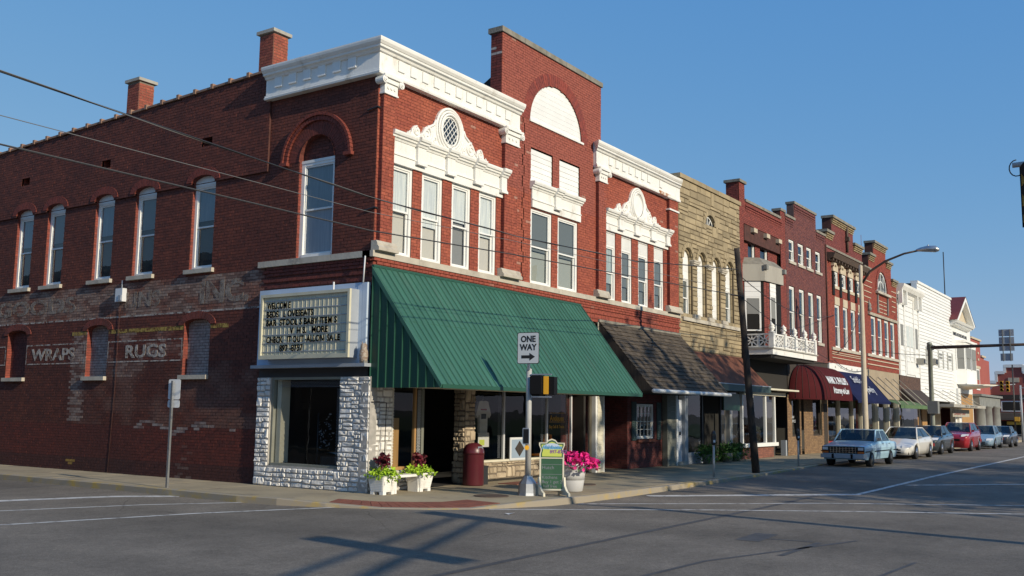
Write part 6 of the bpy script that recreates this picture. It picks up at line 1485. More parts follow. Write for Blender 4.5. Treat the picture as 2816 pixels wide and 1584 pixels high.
m_ = MB(); m_.add([(58.1, -.56, 8.27), (61.7, -.56, 10.2), (65.3, -.56, 8.27), (58.1, 9, 8.27), (61.7, 9, 10.2), (65.3, 9, 8.27)], [(0, 1, 4, 3), (1, 2, 5, 4)]); m_.build('roof', 'roof_red', B9, fix=False)
text('FARMERS AND MERCHANTS BANK', .34, TF, 59.4, 7.32, .012, 'dark_metal', B9, thick=.002, sx=1.0, bold=.008)
bay = [(60.0, 0), (60.5, -.6), (64.6, -.6), (65.2, 0)]
poly3(bay, 3.9, 4.9).build('bay_apron', 'white_trim', B9); poly3(bay, 6.6, 6.85).build('bay_cornice', 'white_paint', B9); poly3([(x, y * 1.2) for x, y in bay], 6.85, 7.0).build('bay_cap', 'white_paint', B9); poly3([(60.1, 0), (60.55, -.5), (64.5, -.5), (65.1, 0)], 4.9, 6.6).build('bay_core', 'interior', B9)
T_, L_ = Tseg(bay[1], bay[2])
for a, b in ((.05, 1.9), (2.2, 4.05)): window(T_, B9, a, b, 4.9, 6.6, -.0, .10, 'blind_grey', .5, glass='glass_dark', back=-.02)
T_, L_ = Tseg(bay[0], bay[1]); window(T_, B9, .05, L_ - .05, 4.9, 6.6, .0, .08, 'blind_grey', .5, glass='glass_dark', back=-.02)
m_ = MB(); m_.lathe([(.1, 3.55), (1.6, 3.75), (2.2, 3.9)], 62.6, -.1, 16); m_.build('bay_corbel', 'white_trim', B9)
fbox(59.6, 60.6, 0, 3.6, .0, .15, 'column', 'white_trim', B9); fbox(60.7, 65.9, 0, 3.3, .005, .02, 'entrance', 'wood_light', B9); shell(B9, 59, 66.2, 8.3)
# --- red brick with stone portico
B10 = root('portico_brick_building', (70, 0, 0), 'red brick corner building with grey stone columns at street level', 'building')
MB(TF).box(66.3, 70.4, 3.2, 7.55, -.3, .0).build('wall', 'far_red', B10); MB(TF).box(70.4, 72.3, 3.2, 6.35, -.3, -.05).build('wing', 'far_red', B10); MB().box(66.3, 76.5, .3, 12, 0, 6.3).build('inner_core', 'far_red', B10)
for a, b, z in ((66.2, 70.5, 7.55), (70.5, 72.4, 6.35)): MB().box(a, b, -.1, .4, z, z + .14).build('coping_stone', 'cream_stone', B10)
for u, v in ((67.1, 6.5), (68.9, 6.5), (67.1, 7.0), (68.9, 6.0)): fbox(u, u + .5, v, v + .16, -.01, .06, 'stone_block', 'cream_stone', B10)
window(TF, B10, 67.9, 69.5, 3.7, 5.35, -.03, .12, 'blind_grey', .5, glass='glass_dark', back=.0); fbox(67.7, 69.7, 5.35, 5.55, -.02, .08, 'lintel', 'cream_stone', B10)
fbox(66.2, 76.2, 2.50, 3.2, -.3, .45, 'entablature', 'stone_grey', B10); fbox(66.1, 76.4, 3.2, 3.36, -.3, .62, 'portico_cornice', 'stone_grey', B10)
for u in (67.0, 70.2, 74.2): MB().lathe([(.55, 0), (.55, .12), (.48, .18), (.42, 2.3), (.52, 2.4), (.52, 2.5)], u, -.25, 14).build('column', 'stone_grey', B10)
fbox(66.3, 76.3, 0, 2.5, -1.2, -1.1, 'porch_back', 'interior_grey', B10)
# --- gabled building across the far cross street
B11 = root('far_gabled_building', (95, -2, 0), 'red building with white edged stepped gable closing the far end of the street', 'building')
TX = lambda u, v, w: (95 - w, u, v)
G11 = [(-8.6, 0), (3.2, 0), (3.2, 5.25), (2.45, 5.25), (2.45, 6.2), (1.65, 6.2), (1.65, 6.85), (.0, 6.85), (.0, 6.2), (-.75, 6.2), (-.75, 5.6), (-8.6, 5.6)]
MB(TX).prism(G11, -6, 0).build('wall', 'far_red', B11)
for a, b, z in ((2.45, 3.3, 5.25), (1.65, 2.5, 6.2), (-.05, 1.7, 6.85), (-.8, .0, 6.2), (-8.6, -.75, 5.6)):
    MB(TX).box(a, b, z - .22, z + .08, -.3, .12).build('gable_coping', 'white_trim', B11)
for u, v0, v1 in ((3.2, 0, 5.3), (2.45, 5.2, 6.2), (1.65, 6.1, 6.85), (-.02, 6.1, 6.85), (-.77, 5.5, 6.2)): MB(TX).box(u - .16, u + .10, v0, v1, -.3, .11).build('gable_edge', 'white_trim', B11)
MB(TX).box(.35, 1.35, 5.15, 5.6, -.02, .05).build('date_stone', 'cream_stone', B11); MB(TX).box(-8.6, 3.2, 3.42, 3.9, -.02, .10).build('sign_band', 'wood_dark', B11)
window(TX, B11, .3, 2.1, 2.25, 3.3, -.02, .10, 'interior', .0, glass='glass_dark', back=.0); window(TX, B11, -2.2, -.2, 2.25, 3.3, -.02, .10, 'interior', .0, glass='glass_dark', back=.0)
MB(TX).box(-8.6, 3.2, 0, 1.3, .0, .02).build('shopfront', 'interior', B11)
m_ = MB(TX); m_.prism_u([(0, 2.15), (.6, 2.05), (1.1, 1.6), (1.2, 1.4), (0, 1.4)], -3.5, 2.3); m_.build('rounded_awning', 'wood_dark', B11)
MB(TX).box(-1.6, 1.6, .95, 1.25, .3, .4).build('banner', 'yellow_sign', B11)
MB().box(93, 100, 3.3, 12, 0, 4.6).build('side_block', 'roof_red', B11)
# ------------------------------------------------------------------ parked cars
def car(name, label, loc, paint, style, L=4.3, W=1.5, H=1.17, wb=2.48, fo=.78, group='cars parked along the kerb', wheel=.27):
    """car with its nose towards -X; built round the origin, then moved to loc"""
    r = root(name, (0, 0, 0), label, 'car', group)
    x1, x2 = fo, fo + wb; hw = W / 2; sill = style.get('sill', .17)
    S = style
    def arch_z(x):
        z = sill
        for c in (x1, x2):
            d = abs(x - c); R = wheel * 1.22
            if d < R: z = max(z, wheel - .02 + sqrt(R * R - d * d))
        return z
    xs_ = sorted(set([0, .04, .12, .25] + [c + wheel * 1.22 * cos(t) for c in (x1, x2) for t in [pi * k / 10 for k in range(11)]] + [x1 + .55, x1 + .9, x1 + 1.3, x1 + 1.7, x2 + .55, L - .25, L - .12, L - .04, L]))
    def lerp(tab, x):
        for (a, va), (b, vb) in zip(tab, tab[1:]):
            if a <= x <= b: return va + (vb - va) * (x - a) / (b - a)
        return tab[0][1] if x < tab[0][0] else tab[-1][1]
    top = [(a * L, b * H) for a, b in S['top']]; wid = [(a * L, b * hw) for a, b in S['wid']]
    rings = []
    for x in xs_:
        zt, w, zl = lerp(top, x), lerp(wid, x), min(arch_z(x), lerp(top, x) - .05)
        if x < .05 or x > L - .05: zl = max(zl, S.get('noselow', .22))
        zm = max(zl + .01, min(zt - .06, .50 * H)); tw = w * S['tumble']
        half = [(w * .93, zl), (w * .99, zl + (zm - zl) * .45), (w, zm), (w * .985, zm + (zt - zm) * .55), (tw, zt - .02), (tw * .82, zt + .004), (tw * .4, zt + S['crown'] * .8), (0, zt + S['crown'])]
        rings.append([(x, -y, z) for y, z in half] + [(x, y, z) for y, z in reversed(half[:-1])])
    m = MB(); m.loft(rings, True, True, None, S['smooth']); m.build('body', paint, r)
    MB().box(.12, L - .12, -hw * .8, hw * .8, sill + .02, .40).build('underbody', 'underbody', r)
    # greenhouse
    xa, xb, xc, xd = [v * L for v in S['cab']]; wbt, wr = hw * S['tumble'] * .985, hw * S['roofw']; zb = lambda x: lerp(top, x) - .01
    zr = H
    A = (xa, wbt, zb(xa)); B = (xb, wr, zr - .03); C_ = (xc, wr * .98, zr - .035); D = (xd, wbt * .97, zb(xd))
    m = MB(); rf = []
    for t in (0, .12, .35, .65, .88, 1):
        x = B[0] + (C_[0] - B[0]) * t; dz = -.03 * (abs(2 * t - 1) ** 3); rf.append([(x, -wr, zr - .045 + dz), (x, -wr * .9, zr - .012 + dz), (x, -wr * .4, zr + dz), (x, wr * .4, zr + dz), (x, wr * .9, zr - .012 + dz), (x, wr, zr - .045 + dz)])
    m.loft(rf, False, False, None, True); ro = m.build('roof', paint, r, fix=False)
    MB().box(xa + .12, xd - .10, -wbt * .9, wbt * .9, zb(xa) - .12, zb(xa) + .012).build('cabin_floor', 'interior', r)
    MB().box(xa - .02, xa + .24, -wbt * .88, wbt * .88, zb(xa) - .05, zb(xa) + .035).build('dashboard', 'interior', r)
    for s in (-1, 1):
        for fx in (.40, .72):
            sx0 = xa + (xd - xa) * fx; MB().loft([[(sx0, s * .36 - .2, zb(xa) - .02), (sx0 + .12, s * .36 - .2, zb(xa) - .02), (sx0 + .12, s * .36 + .2, zb(xa) - .02), (sx0, s * .36 + .2, zb(xa) - .02)], [(sx0 + .08, s * .36 - .17, zb(xa) + .14), (sx0 + .17, s * .36 - .17, zb(xa) + .14), (sx0 + .17, s * .36 + .17, zb(xa) + .14), (sx0 + .08, s * .36 + .17, zb(xa) + .14)], [(sx0 + .11, s * .36 - .09, zb(xa) + .25), (sx0 + .17, s * .36 - .09, zb(xa) + .25), (sx0 + .17, s * .36 + .09, zb(xa) + .25), (sx0 + .11, s * .36 + .09, zb(xa) + .25)]]).build('seat', 'interior_grey', r)
    def pane(nm, P): MB().add(P, [tuple(range(len(P)))]).build(nm, 'auto_glass', r, fix=False)
    e = .012
    n = 5
    ws = []
    for k in range(2):
        x, w, z = ((A[0], A[1], A[2]), (B[0] + .02, B[1], B[2] + .005))[k]; ws.append([(x - S['wrap'] * (1 - (2 * j / n - 1) ** 2) * (1 - k * .7), w * (2 * j / n - 1) * .99, z + .01 * k) for j in range(n + 1)])
    m = MB(); m.loft(ws, False, False, None, True); m.build('windshield', 'auto_glass', r, fix=False)
    ws = []
    for k in range(2):
        x, w, z = ((D[0], D[1], D[2]), (C_[0] - .02, C_[1], C_[2] + .005))[k]; ws.append([(x + S['wrap'] * (1 - (2 * j / n - 1) ** 2) * (1 - k * .7), w * (2 * j / n - 1) * .99, z + .01 * k) for j in range(n + 1)])
    m = MB(); m.loft(ws, False, False, None, True); m.build('rear_window', 'auto_glass', r, fix=False)
    for s in (-1, 1):
        nm = 9
        def up(x):
            if x <= B[0]: t = (x - A[0]) / (B[0] - A[0]); return (A[1] + (B[1] - A[1]) * t, A[2] + (B[2] - A[2]) * t)
            if x <= C_[0]: t = (x - B[0]) / (C_[0] - B[0]); return (B[1], B[2])
            t = (x - C_[0]) / (D[0] - C_[0]); return (C_[1] + (D[1] - C_[1]) * t, C_[2] + (D[2] - C_[2]) * t)
        xm = xa + (xd - xa) * S['bp']; segs = [(xa + .10, xm), (xm, xd - S['cp'])]
        for (p, q_) in segs:
            pts = sorted({p, q_} | {x for x in (B[0], C_[0]) if p < x < q_}); m = MB()
            lo = [(x, s * (wbt + .004), zb(x)) for x in pts]; hi = [(x, s * (up(x)[0] + .004), up(x)[1]) for x in pts]
            for i in range(len(pts) - 1): m.add([lo[i], lo[i + 1], hi[i + 1], hi[i]], [(0, 1, 2, 3)])
            m.build('side_window', 'auto_glass', r, fix=False)
        pil = MB(); pil.tube([(A[0], s * A[1], A[2] - .02), (B[0], s * B[1], B[2]), (C_[0], s * C_[1], C_[2]), (D[0], s * D[1], D[2] - .02)], .030, 6); pil.build('pillar', paint, r)
        MB().add([(xm - .03, s * (wbt + .008), zb(xm)), (xm + .03, s * (wbt + .008), zb(xm)), (xm + .03, s * (up(xm)[0] + .008), up(xm)[1]), (xm - .03, s * (up(xm)[0] + .008), up(xm)[1])], [(0, 1, 2, 3)]).build('pillar', paint if S['bcol'] else 'black', r, fix=False)
        q1 = xd - S['cp']; MB().add([(q1, s * (wbt + .006), zb(q1)), (D[0], s * (D[1] + .004), D[2]), (C_[0], s * (C_[1] + .004), C_[2]), (min(q1, C_[0]), s * (up(min(q1, C_[0]))[0] + .006), up(min(q1, C_[0]))[1])], [(0, 1, 2, 3)]).build('rear_quarter', paint, r, fix=False)
        for x in (xa + .02, xm, xd - S['cp'] - .03):                 # door seams and handles
            w = lerp(wid, x); MB().box(x, x + .008, s * (w * .99) - .004, s * (w * .99) + .006 * s + .002, sill + .12, zb(x) - .03).build('door_seam', 'black', r)
        for x in (xm - .22, xd - S['cp'] - .28):
            w = lerp(wid, x); MB().box(x, x + .12, min(s * w * .985, s * (w + .012)), max(s * w * .985, s * (w + .012)), zb(x) - .10, zb(x) - .075).build('door_handle', 'chrome' if S['chrome'] else paint, r)
        MB().loft([[(xa + .16, s * (wbt + .02), zb(xa) + .02), (xa + .16, s * (wbt + .15), zb(xa) + .03), (xa + .16, s * (wbt + .15), zb(xa) + .12), (xa + .16, s * (wbt + .02), zb(xa) + .11)], [(xa + .24, s * (wbt + .02), zb(xa) + .02), (xa + .23, s * (wbt + .14), zb(xa) + .03), (xa + .23, s * (wbt + .14), zb(xa) + .12), (xa + .24, s * (wbt + .02), zb(xa) + .11)]]).build('mirror', 'chrome' if S['chrome'] else S.get('mirror', paint), r)
        if S['strip']:
            segs = [(.06, x1 - wheel * 1.25), (x1 + wheel * 1.25, x2 - wheel * 1.25), (x2 + wheel * 1.25, L - .06)]
            for a, b in segs:
                if b - a < .05: continue
                MB().box(a, b, min(s * lerp(wid, a) * .99, s * (hw + .012)), max(s * lerp(wid, a) * .99, s * (hw + .012)), .40 * H, .40 * H + .03).build('side_moulding', 'black', r)
        for c in (x1, x2):
            wr_ = root_part('wheel', r); yo = s * (hw - .005); yi = s * (hw - .19)
            TW = lambda u, v, w, c=c: (c + u, w, v)
            m = MB(TW); rings = []
            for rr2, y in ((wheel * .62, yi), (wheel * .96, yi), (wheel, yi + s * .03), (wheel, yo - s * .03), (wheel * .95, yo), (wheel * .66, yo - s * .004)):
                rings.append([(rr2 * cos(2 * pi * k / 22), wheel + rr2 * sin(2 * pi * k / 22), y) for k in range(22)])
            m.loft(rings, False, True, None, True); m.build('tyre', 'rubber', wr_)
            m = MB(TW); rings = [[(rr2 * cos(2 * pi * k / 20), wheel + rr2 * sin(2 * pi * k / 20), y) for k in range(20)] for rr2, y in ((wheel * .67, yo - s * .003), (wheel * .60, yo - s * .012), (wheel * .54, yo - s * .05), (wheel * .2, yo - s * .045), (.012, yo - s * .03))]
            m.loft(rings, True, True, None, True); m.build('rim', 'rim' if not S['boxy'] else 'stone_grey', wr_)
            for k in range(5 if not S['boxy'] else 10):
                a = 2 * pi * k / (5 if not S['boxy'] else 10); t = .035 if not S['boxy'] else .015; m = MB(TW); ca, sa2 = cos(a), sin(a)
                m.prism([(ca * wheel * .10 - sa2 * t, wheel + sa2 * wheel * .10 + ca * t), (ca * wheel * .10 + sa2 * t, wheel + sa2 * wheel * .10 - ca * t), (ca * wheel * .62 + sa2 * t, wheel + sa2 * wheel * .62 - ca * t), (ca * wheel * .62 - sa2 * t, wheel + sa2 * wheel * .62 + ca * t)], min(yo - s * .03, yo - s * .008), max(yo - s * .03, yo - s * .008)); m.build('spoke', 'rim', wr_)
    # nose
    if S['boxy']:
        gz0, gz1 = .425, .645
        MB().box(-.012, .02, -hw * .93, hw * .93, gz0, gz1).build('grille_surround', 'black', r)
        for k in range(9): y = -.40 + k * .1; MB().box(-.022, -.012, y - .006, y + .006, gz0 + .01, gz1 - .01).build('grille_bar', 'chrome', r)
        for z in (.47, .53, .59): MB().box(-.020, -.012, -.42, .42, z - .004, z + .004).build('grille_bar', 'chrome', r)
        for s in (-1, 1):
            MB().box(-.024, -.012, s * .56 - .085, s * .56 + .085, .535, .625).build('headlight', 'headlight', r); MB().box(-.024, -.012, s * .56 - .10, s * .56 + .10, .435, .495).build('indicator', 'amber_lens', r)
            MB().box(-.135, -.09, s * .30 - .03, s * .30 + .03, .265, .415).build('bumper_guard', 'black', r)
        m = MB(); m.loft([[(-.02, -hw * 1.0, .285), (-.02, -hw * 1.0, .40), (.10, -hw * 1.01, .40), (.10, -hw * 1.01, .285)], [(-.10, -hw * .93, .28), (-.10, -hw * .93, .405), (-.0, -hw * .93, .405), (-.0, -hw * .93, .28)], [(-.10, hw * .93, .28), (-.10, hw * .93, .405), (-.0, hw * .93, .405), (-.0, hw * .93, .28)], [(-.02, hw * 1.0, .285), (-.02, hw * 1.0, .40), (.10, hw * 1.01, .40), (.10, hw * 1.01, .285)]]); m.build('bumper', 'sign_grey', r)
    else:
        for s in (-1, 1):
            y0, y1 = s * hw * .50, s * hw * .90; zt = S['hz'] * H
            xf = S.get('hx', .05)
            m = MB(); m.add([(xf - .03, y0, zt - .07), (xf + .10, y1, zt - .05), (xf + .30, y1 * 1.03, zt + .05), (xf + .12, y0 * 1.1, zt + .045), (xf - .005, y0, zt + .0)], [(0, 1, 2, 3, 4)]); m.build('headlight', 'headlight', r, fix=False)
            m = MB(); m.add([(xf - .04, s * hw * .45, zt - .26), (xf - .015, s * hw * .66, zt - .26), (xf - .01, s * hw * .66, zt - .19), (xf - .035, s * hw * .45, zt - .19)], [(0, 1, 2, 3)]); m.build('fog_light', 'headlight', r, fix=False)
        for (a, b, z0, z1) in S['grille']: MB().box(-.008, .03, -hw * b, hw * b, z0 * H, z1 * H).build('grille', 'black', r)
        pass
    for s in (-1, 1): MB().box(L - .03, L + .008, s * hw * .78 - .1, s * hw * .78 + .1, .42, .54).build('tail_light', 'red_lens', r)
    r.location = loc
    return r
def root_part(name, parent):
    e = bpy.data.objects.new(name, None); col.objects.link(e); e.parent = parent; e.empty_display_size = .1; return e
BOXY = dict(top=[(0, .555), (.012, .57), (.05, .585), (.14, .61), (.305, .675), (.33, .685), (.78, .685), (.80, .675), (.97, .65), (1, .62)], wid=[(0, .93), (.03, .97), (.15, 1), (.85, 1), (.97, .97), (1, .93)], tumble=.93, crown=.012, smooth=False,
            cab=(.315, .43, .665, .79), roofw=.78, wrap=.03, bp=.46, cp=.16, bcol=True, chrome=True, strip=True, boxy=True, noselow=.34, sill=.23)
ROUND = dict(top=[(0, .33), (.015, .38), (.05, .42), (.10, .46), (.20, .545), (.285, .625), (.36, .665), (.80, .70), (.86, .69), (.97, .62), (1, .52)], wid=[(0, .62), (.02, .78), (.06, .91), (.14, .98), (.3, 1), (.8, 1), (.93, .93), (1, .72)], tumble=.90, crown=.035, smooth=True,
             cab=(.285, .455, .70, .885), roofw=.66, wrap=.14, bp=.46, cp=.22, bcol=False, chrome=False, strip=False, boxy=False, hz=.415, hx=.05, grille=[(0, .45, .275, .31), (0, .45, .19, .24)], mirror=None)
ROUND = {k: v for k, v in ROUND.items() if v is not None}
MODERN = dict(ROUND, top=[(0, .44), (.02, .52), (.06, .56), (.16, .60), (.29, .67), (.34, .69), (.82, .73), (.88, .73), (.97, .68), (1, .58)], cab=(.27, .43, .68, .87), hz=.55, grille=[(0, .42, .36, .43)], roofw=.70, wid=[(0, .70), (.02, .84), (.06, .94), (.14, .98), (.3, 1), (.8, 1), (.93, .95), (1, .80)])
HATCH = dict(MODERN, top=[(0, .46), (.02, .54), (.06, .58), (.16, .63), (.26, .68), (.30, .70), (.9, .73), (.97, .72), (1, .6)], cab=(.23, .40, .76, .96), hz=.56)
car('boxy_sedan', 'boxy pale blue sedan with black grille, nearest of the parked cars', (18.15, -3.88, zr(18)), 'car_blue', BOXY, 4.25, 1.44, 1.19, 2.49, .78, wheel=.235)
car('rounded_sedan', 'white rounded sedan parked right behind the boxy blue car', (25.55, -3.62, zr(26)), 'car_white', ROUND, 4.45, 1.52, 1.22, 2.54, .86)
car('dark_coupe', 'dark charcoal car parked between the white and the red car', (31.55, -3.45, zr(32)), 'car_charcoal', MODERN, 3.95, 1.45, 1.25, 2.25, .80)
car('red_hatchback', 'glossy red car in the row of parked cars', (37.45, -3.68, zr(38)), 'car_red', HATCH, 3.9, 1.46, 1.38, 2.15, .80)
car('light_blue_sedan', 'light steel blue car parked behind the red car', (43.2, -3.9, zr(43)), 'car_lightblue', ROUND, 3.95, 1.45, 1.22, 2.15, .80)
car('far_dark_sedan', 'small dark car at the far end of the parked row', (49.2, -3.9, zr(49)), 'car_black', MODERN, 3.95, 1.45, 1.22, 2.15, .80)

# ------------------------------------------------------------------ poles, wires, meters
up_ = root('utility_pole', (12.13, -3.22, 0), 'leaning dark wooden utility pole at the kerb before the buff stone building', 'utility pole')
MB().tube([(12.13, -3.22, -.1), (11.83, -3.22, 1.5), (11.4, -3.22, 3.7), (10.95, -3.22, 6.08)], [.11, .10, .088, .075], 12).build('pole', 'wood_dark', up_)
MB().tube([(10.75, -3.35, 5.35), (11.25, -3.1, 5.42)], .02, 6).build('insulator_bar', 'dark_metal', up_); MB().tube([(10.8, -3.45, 4.72), (11.3, -2.9, 4.85)], .02, 6).build('insulator_bar', 'dark_metal', up_)
def cable(name, label, pts, r, m, n=8):
    c = root(name, pts[0], label, 'cable', 'overhead cables'); P = []
    for i in range(len(pts) - 1):
        a, b = Vector(pts[i]), Vector(pts[i + 1])
        for k in range(n): P.append(a.lerp(b, k / n))
    P.append(Vector(pts[-1])); MB().tube([tuple(p) for p in P], r, 5).build('strand', m, c); return c, P
def sag(a, b, s, n=10): return [(a[0] + (b[0] - a[0]) * t, a[1] + (b[1] - a[1]) * t, a[2] + (b[2] - a[2]) * t - 4 * s * t * (1 - t)) for t in [k / n for k in range(n + 1)]]
cA, PA = cable('overhead_cable', 'thick twisted overhead cable, uppermost across the brick facade', [(-24, -3.25, 6.1), (-15, -3.25, 5.35), (-9.17, -3.25, 4.95), (-3.73, -3.25, 4.70), (.24, -3.25, 4.72), (4.93, -3.25, 4.9), (11.05, -3.25, 5.5)], .0105, 'wire')
MB().tube([(p.x, p.y + .018 * cos(i * .9), p.z + .014 * sin(i * .9)) for i, p in enumerate(PA)], .005, 5).build('twist', 'wire_light', cA)
cable('overhead_cable', 'thin pale overhead wire between the two dark cables', [(-24, -3.25, 5.3), (-9.14, -3.25, 4.5), (-3.64, -3.25, 4.48), (.11, -3.25, 4.62), (11.1, -3.25, 4.9)], .005, 'wire_light')
cC, PC = cable('overhead_cable', 'lowest dark overhead cable crossing above the green awning', [(-24, -3.25, 4.9), (-9.11, -3.25, 4.2), (-3.62, -3.25, 4.2), (.12, -3.25, 4.37), (6.97, -3.25, 4.62), (11.16, -3.25, 4.78)], .0075, 'wire')
MB().tube([(p.x, p.y, p.z + .011) for p in PC], .003, 4).build('messenger_wire', 'wire_light', cC)
cable('overhead_cable', 'sagging cable from the utility pole to the balcony buildings', sag((10.95, -3.2, 5.4), (31.0, -.1, 6.2), .55), .012, 'wire', 1)
cable('overhead_cable', 'lower sagging cable from utility pole along the purple brick building', sag((11.1, -3.2, 4.8), (30.5, -.1, 3.98), .12), .010, 'wire', 1)
cable('overhead_cable', 'drooping cable hanging across the gabled brick building', sag((30.5, -.1, 4.1), (36.4, -.1, 4.0), .35), .014, 'wire', 1)
cable('overhead_cable', 'cable rising from shop fascia to the lamp post', sag((31.0, -.12, 4.4), (35.9, -.12, 7.4), .4), .014, 'wire', 1)
cable('overhead_cable', 'cable stretched from mast arm pole across to the brick fronts', sag((36.2, -3.0, 4.55), (36.9, -.1, 4.9), .05), .014, 'wire', 1)
def meter(x, y, label):
    m = root('parking_meter', (x, y, 0), label, 'parking meter', 'parking meters')
    MB().lathe([(.03, 0), (.028, .80)], x, y, 10).build('post', 'alu_pole', m)
    MB().lathe([(.035, .80), (.062, .86), (.068, 1.0), (.066, 1.06), (.05, 1.13), (.02, 1.165)], x, y, 12).build('head', 'dark_metal', m)
    MB(TV((x, y), 0)).box(-.02, .03, .87, .93, .06, .07).build('plate', 'sign_white', m); MB(TV((x, y), 0)).box(-.035, .035, 1.03, 1.09, .055, .064).build('dial', 'car_glass', m)
meter(9.55, -3.07, 'parking meter on grey post left of the leaning utility pole'); meter(16.7, -2.9, 'parking meter standing between utility pole and boxy blue car')
lp = root('street_lamp', (25.3, -2.75, 0), 'tall cream street lamp with long curved rusty arm', 'street lamp')
MB().lathe([(.16, 0), (.15, .3), (.12, .5), (.075, 7.5), (.02, 7.55)], 25.3, -2.75, 12).build('column', 'cream_stone', lp)
MB().tube([(25.3, -2.75, 6.75), (25.3, -3.1, 7.25), (25.3, -3.7, 7.62), (25.3, -4.4, 7.86), (25.3, -5.0, 7.95)], [.05, .05, .045, .04, .035], 8).build('arm', 'iron', lp)
MB().tube([(25.3, -4.85, 7.95), (25.3, -5.0, 7.97), (25.3, -5.25, 7.98), (25.3, -5.55, 7.95), (25.3, -5.68, 7.90)], [.04, .08, .12, .13, .05], 10).build('luminaire', 'galv', lp); MB().lathe([(.02, 8.06), (.03, 8.12), (.01, 8.15)], 25.3, -5.3, 8).build('photocell', 'galv', lp)
mp_ = root('mast_arm_signal', (36.3, -3.02, 0), 'grey green mast arm pole carrying sign backs over the road', 'mast arm')
MB().lathe([(.15, 0), (.12, 1.0), (.10, 5.05), (.13, 5.06), (.12, 5.16), (.03, 5.2)], 36.3, -3.02, 12).build('column', 'pole_green', mp_)
MB().tube([(36.3, -3.02, 4.92), (36.3, -6, 4.95), (36.3, -10.5, 5.0)], [.085, .07, .05], 8).build('arm', 'iron', mp_); MB().box(36.24, 36.36, -3.2, -2.9, 4.8, 5.04).build('arm_bracket', 'pole_green', mp_)
for k, (z0, z1, y0, y1) in enumerate([(5.36, 5.68, -6.72, -6.08), (5.02, 5.32, -6.72, -6.08), (4.68, 4.90, -6.72, -6.08), (4.22, 4.56, -6.64, -6.12)]): MB().box(36.20, 36.215, y0, y1, z0, z1).build('sign_back', 'sign_grey', mp_)
for y in (-6.55, -6.24): MB().box(36.17, 36.20, y - .02, y + .02, 4.2, 5.68).build('sign_strut', 'stone_grey', mp_)
MB().box(36.1, 36.5, -3.32, -2.86, 1.75, 2.35).build('signal_back', 'stone_grey', mp_)
def sig3(x, y, z, par, name='signal_head', s=1.0):
    h = root_part(name, par) if False else MB().box(x - .10 * s, x + .08 * s, y - .14 * s, y + .14 * s, z, z + .95 * s).build(name, 'signal_amber', par)
    for k in range(3):
        m = MB(lambda u, v, w: (x - .10 * s - w, y + u, v)); cyl_w(m, 0, z + (.16 + .31 * k) * s, .11 * s, 0, .015, 12); m.build('lens', 'black', h)
        m = MB(lambda u, v, w: (x - .10 * s - w, y + u, v)); n = 8
        for i in range(n): 
            a, b = pi * i / n, pi * (i + 1) / n; r0, r1 = .115 * s, .13 * s; c = z + (.16 + .31 * k) * s
            m.prism([(r0 * cos(a), c + r0 * sin(a)), (r1 * cos(a), c + r1 * sin(a)), (r1 * cos(b), c + r1 * sin(b)), (r0 * cos(b), c + r0 * sin(b))], .0, .18 * s)
        m.build('visor', 'signal_amber', h)
    return h
fs = root('far_signal_pole', (82, -3.2, 0), 'distant traffic signals with two yellow heads at the far crossing', 'traffic signal')
MB().lathe([(.12, 0), (.09, 4.6)], 82, 1.9, 8).build('column', 'sign_grey', fs); MB().tube([(82, 1.9, 4.3), (82, -.9, 4.55)], .05, 6).build('arm', 'sign_grey', fs); MB().tube([(82, 1.5, 3.6), (82, .9, 4.4)], .04, 6).build('brace', 'sign_white', fs)
sig3(81.8, .15, 3.90, fs); sig3(81.8, -.34, 3.88, fs)
bp = root('dark_sign_pole', (60, -3.55, 0), 'thin dark pole carrying a small amber box near the far cars', 'pole')
MB().lathe([(.06, 0), (.045, 5.2)], 60, -3.55, 8).build('shaft', 'dark_metal', bp); MB().box(59.85, 60.15, -3.85, -3.55, 1.38, 1.68).build('box', 'signal_amber', bp)
gp = root('grey_sign_pole', (60, -3.95, 0), 'grey metal pole with short arm at the right edge of the street', 'pole')
MB().lathe([(.08, 0), (.06, 3.8)], 60, -3.98, 8).build('shaft', 'sign_grey', gp); MB().tube([(60, -3.98, 3.6), (60, -4.6, 3.7)], .03, 6).build('arm', 'sign_grey', gp); MB().tube([(60, -3.98, 2.9), (60, -4.6, 3.0)], .025, 6).build('arm', 'sign_grey', gp)
an = root('roof_antenna', (59.4, .4, 9.8), 'thin antenna mast above the white clapboard building', 'antenna'); MB().tube([(59.4, .4, 9.4), (59.4, .4, 13.2)], .035, 6).build('mast', 'dark_metal', an)
# near signals on mast arms (one reaches into the frame at the right, the others stand behind the camera)
ns = root('near_signal_mast', (0, -17.5, 0), 'black backed traffic signal with cable loop cut by the right edge', 'traffic signal')
MB().lathe([(.16, 0), (.11, 5.3)], .2, -17.5, 12).build('column', 'alu_pole', ns); MB().tube([(.2, -17.5, 4.98), (.05, -14, 4.95), (0, -11.33, 4.9)], [.08, .06, .035], 8).build('arm', 'alu_pole', ns)
hd_ = MB().box(-.02, .10, -11.67, -11.43, 4.12, 4.88).build('signal_head', 'signal_amber', ns); MB().box(.10, .14, -11.71, -11.40, 4.08, 4.92).build('backplate', 'black', ns)
for z in (4.25, 4.52, 4.79):
    m = MB(lambda u, v, w: (-.02 - w, -11.55 + u, v)); cyl_w(m, 0, z, .115, 0, .16, 14); m.build('visor', 'black', ns)
MB().tube([(0, -11.36 + .10 * sin(a) * .9 - .02, 4.86 + .11 * cos(a)) for a in [2 * pi * k / 12 * .8 for k in range(13)]], .008, 5).build('cable_loop', 'wire', ns)
bs = root('rear_signal_mast', (-13, -20.2, 0), 'mast arm with two signal heads behind the viewpoint, its shadow crosses the road', 'traffic signal')
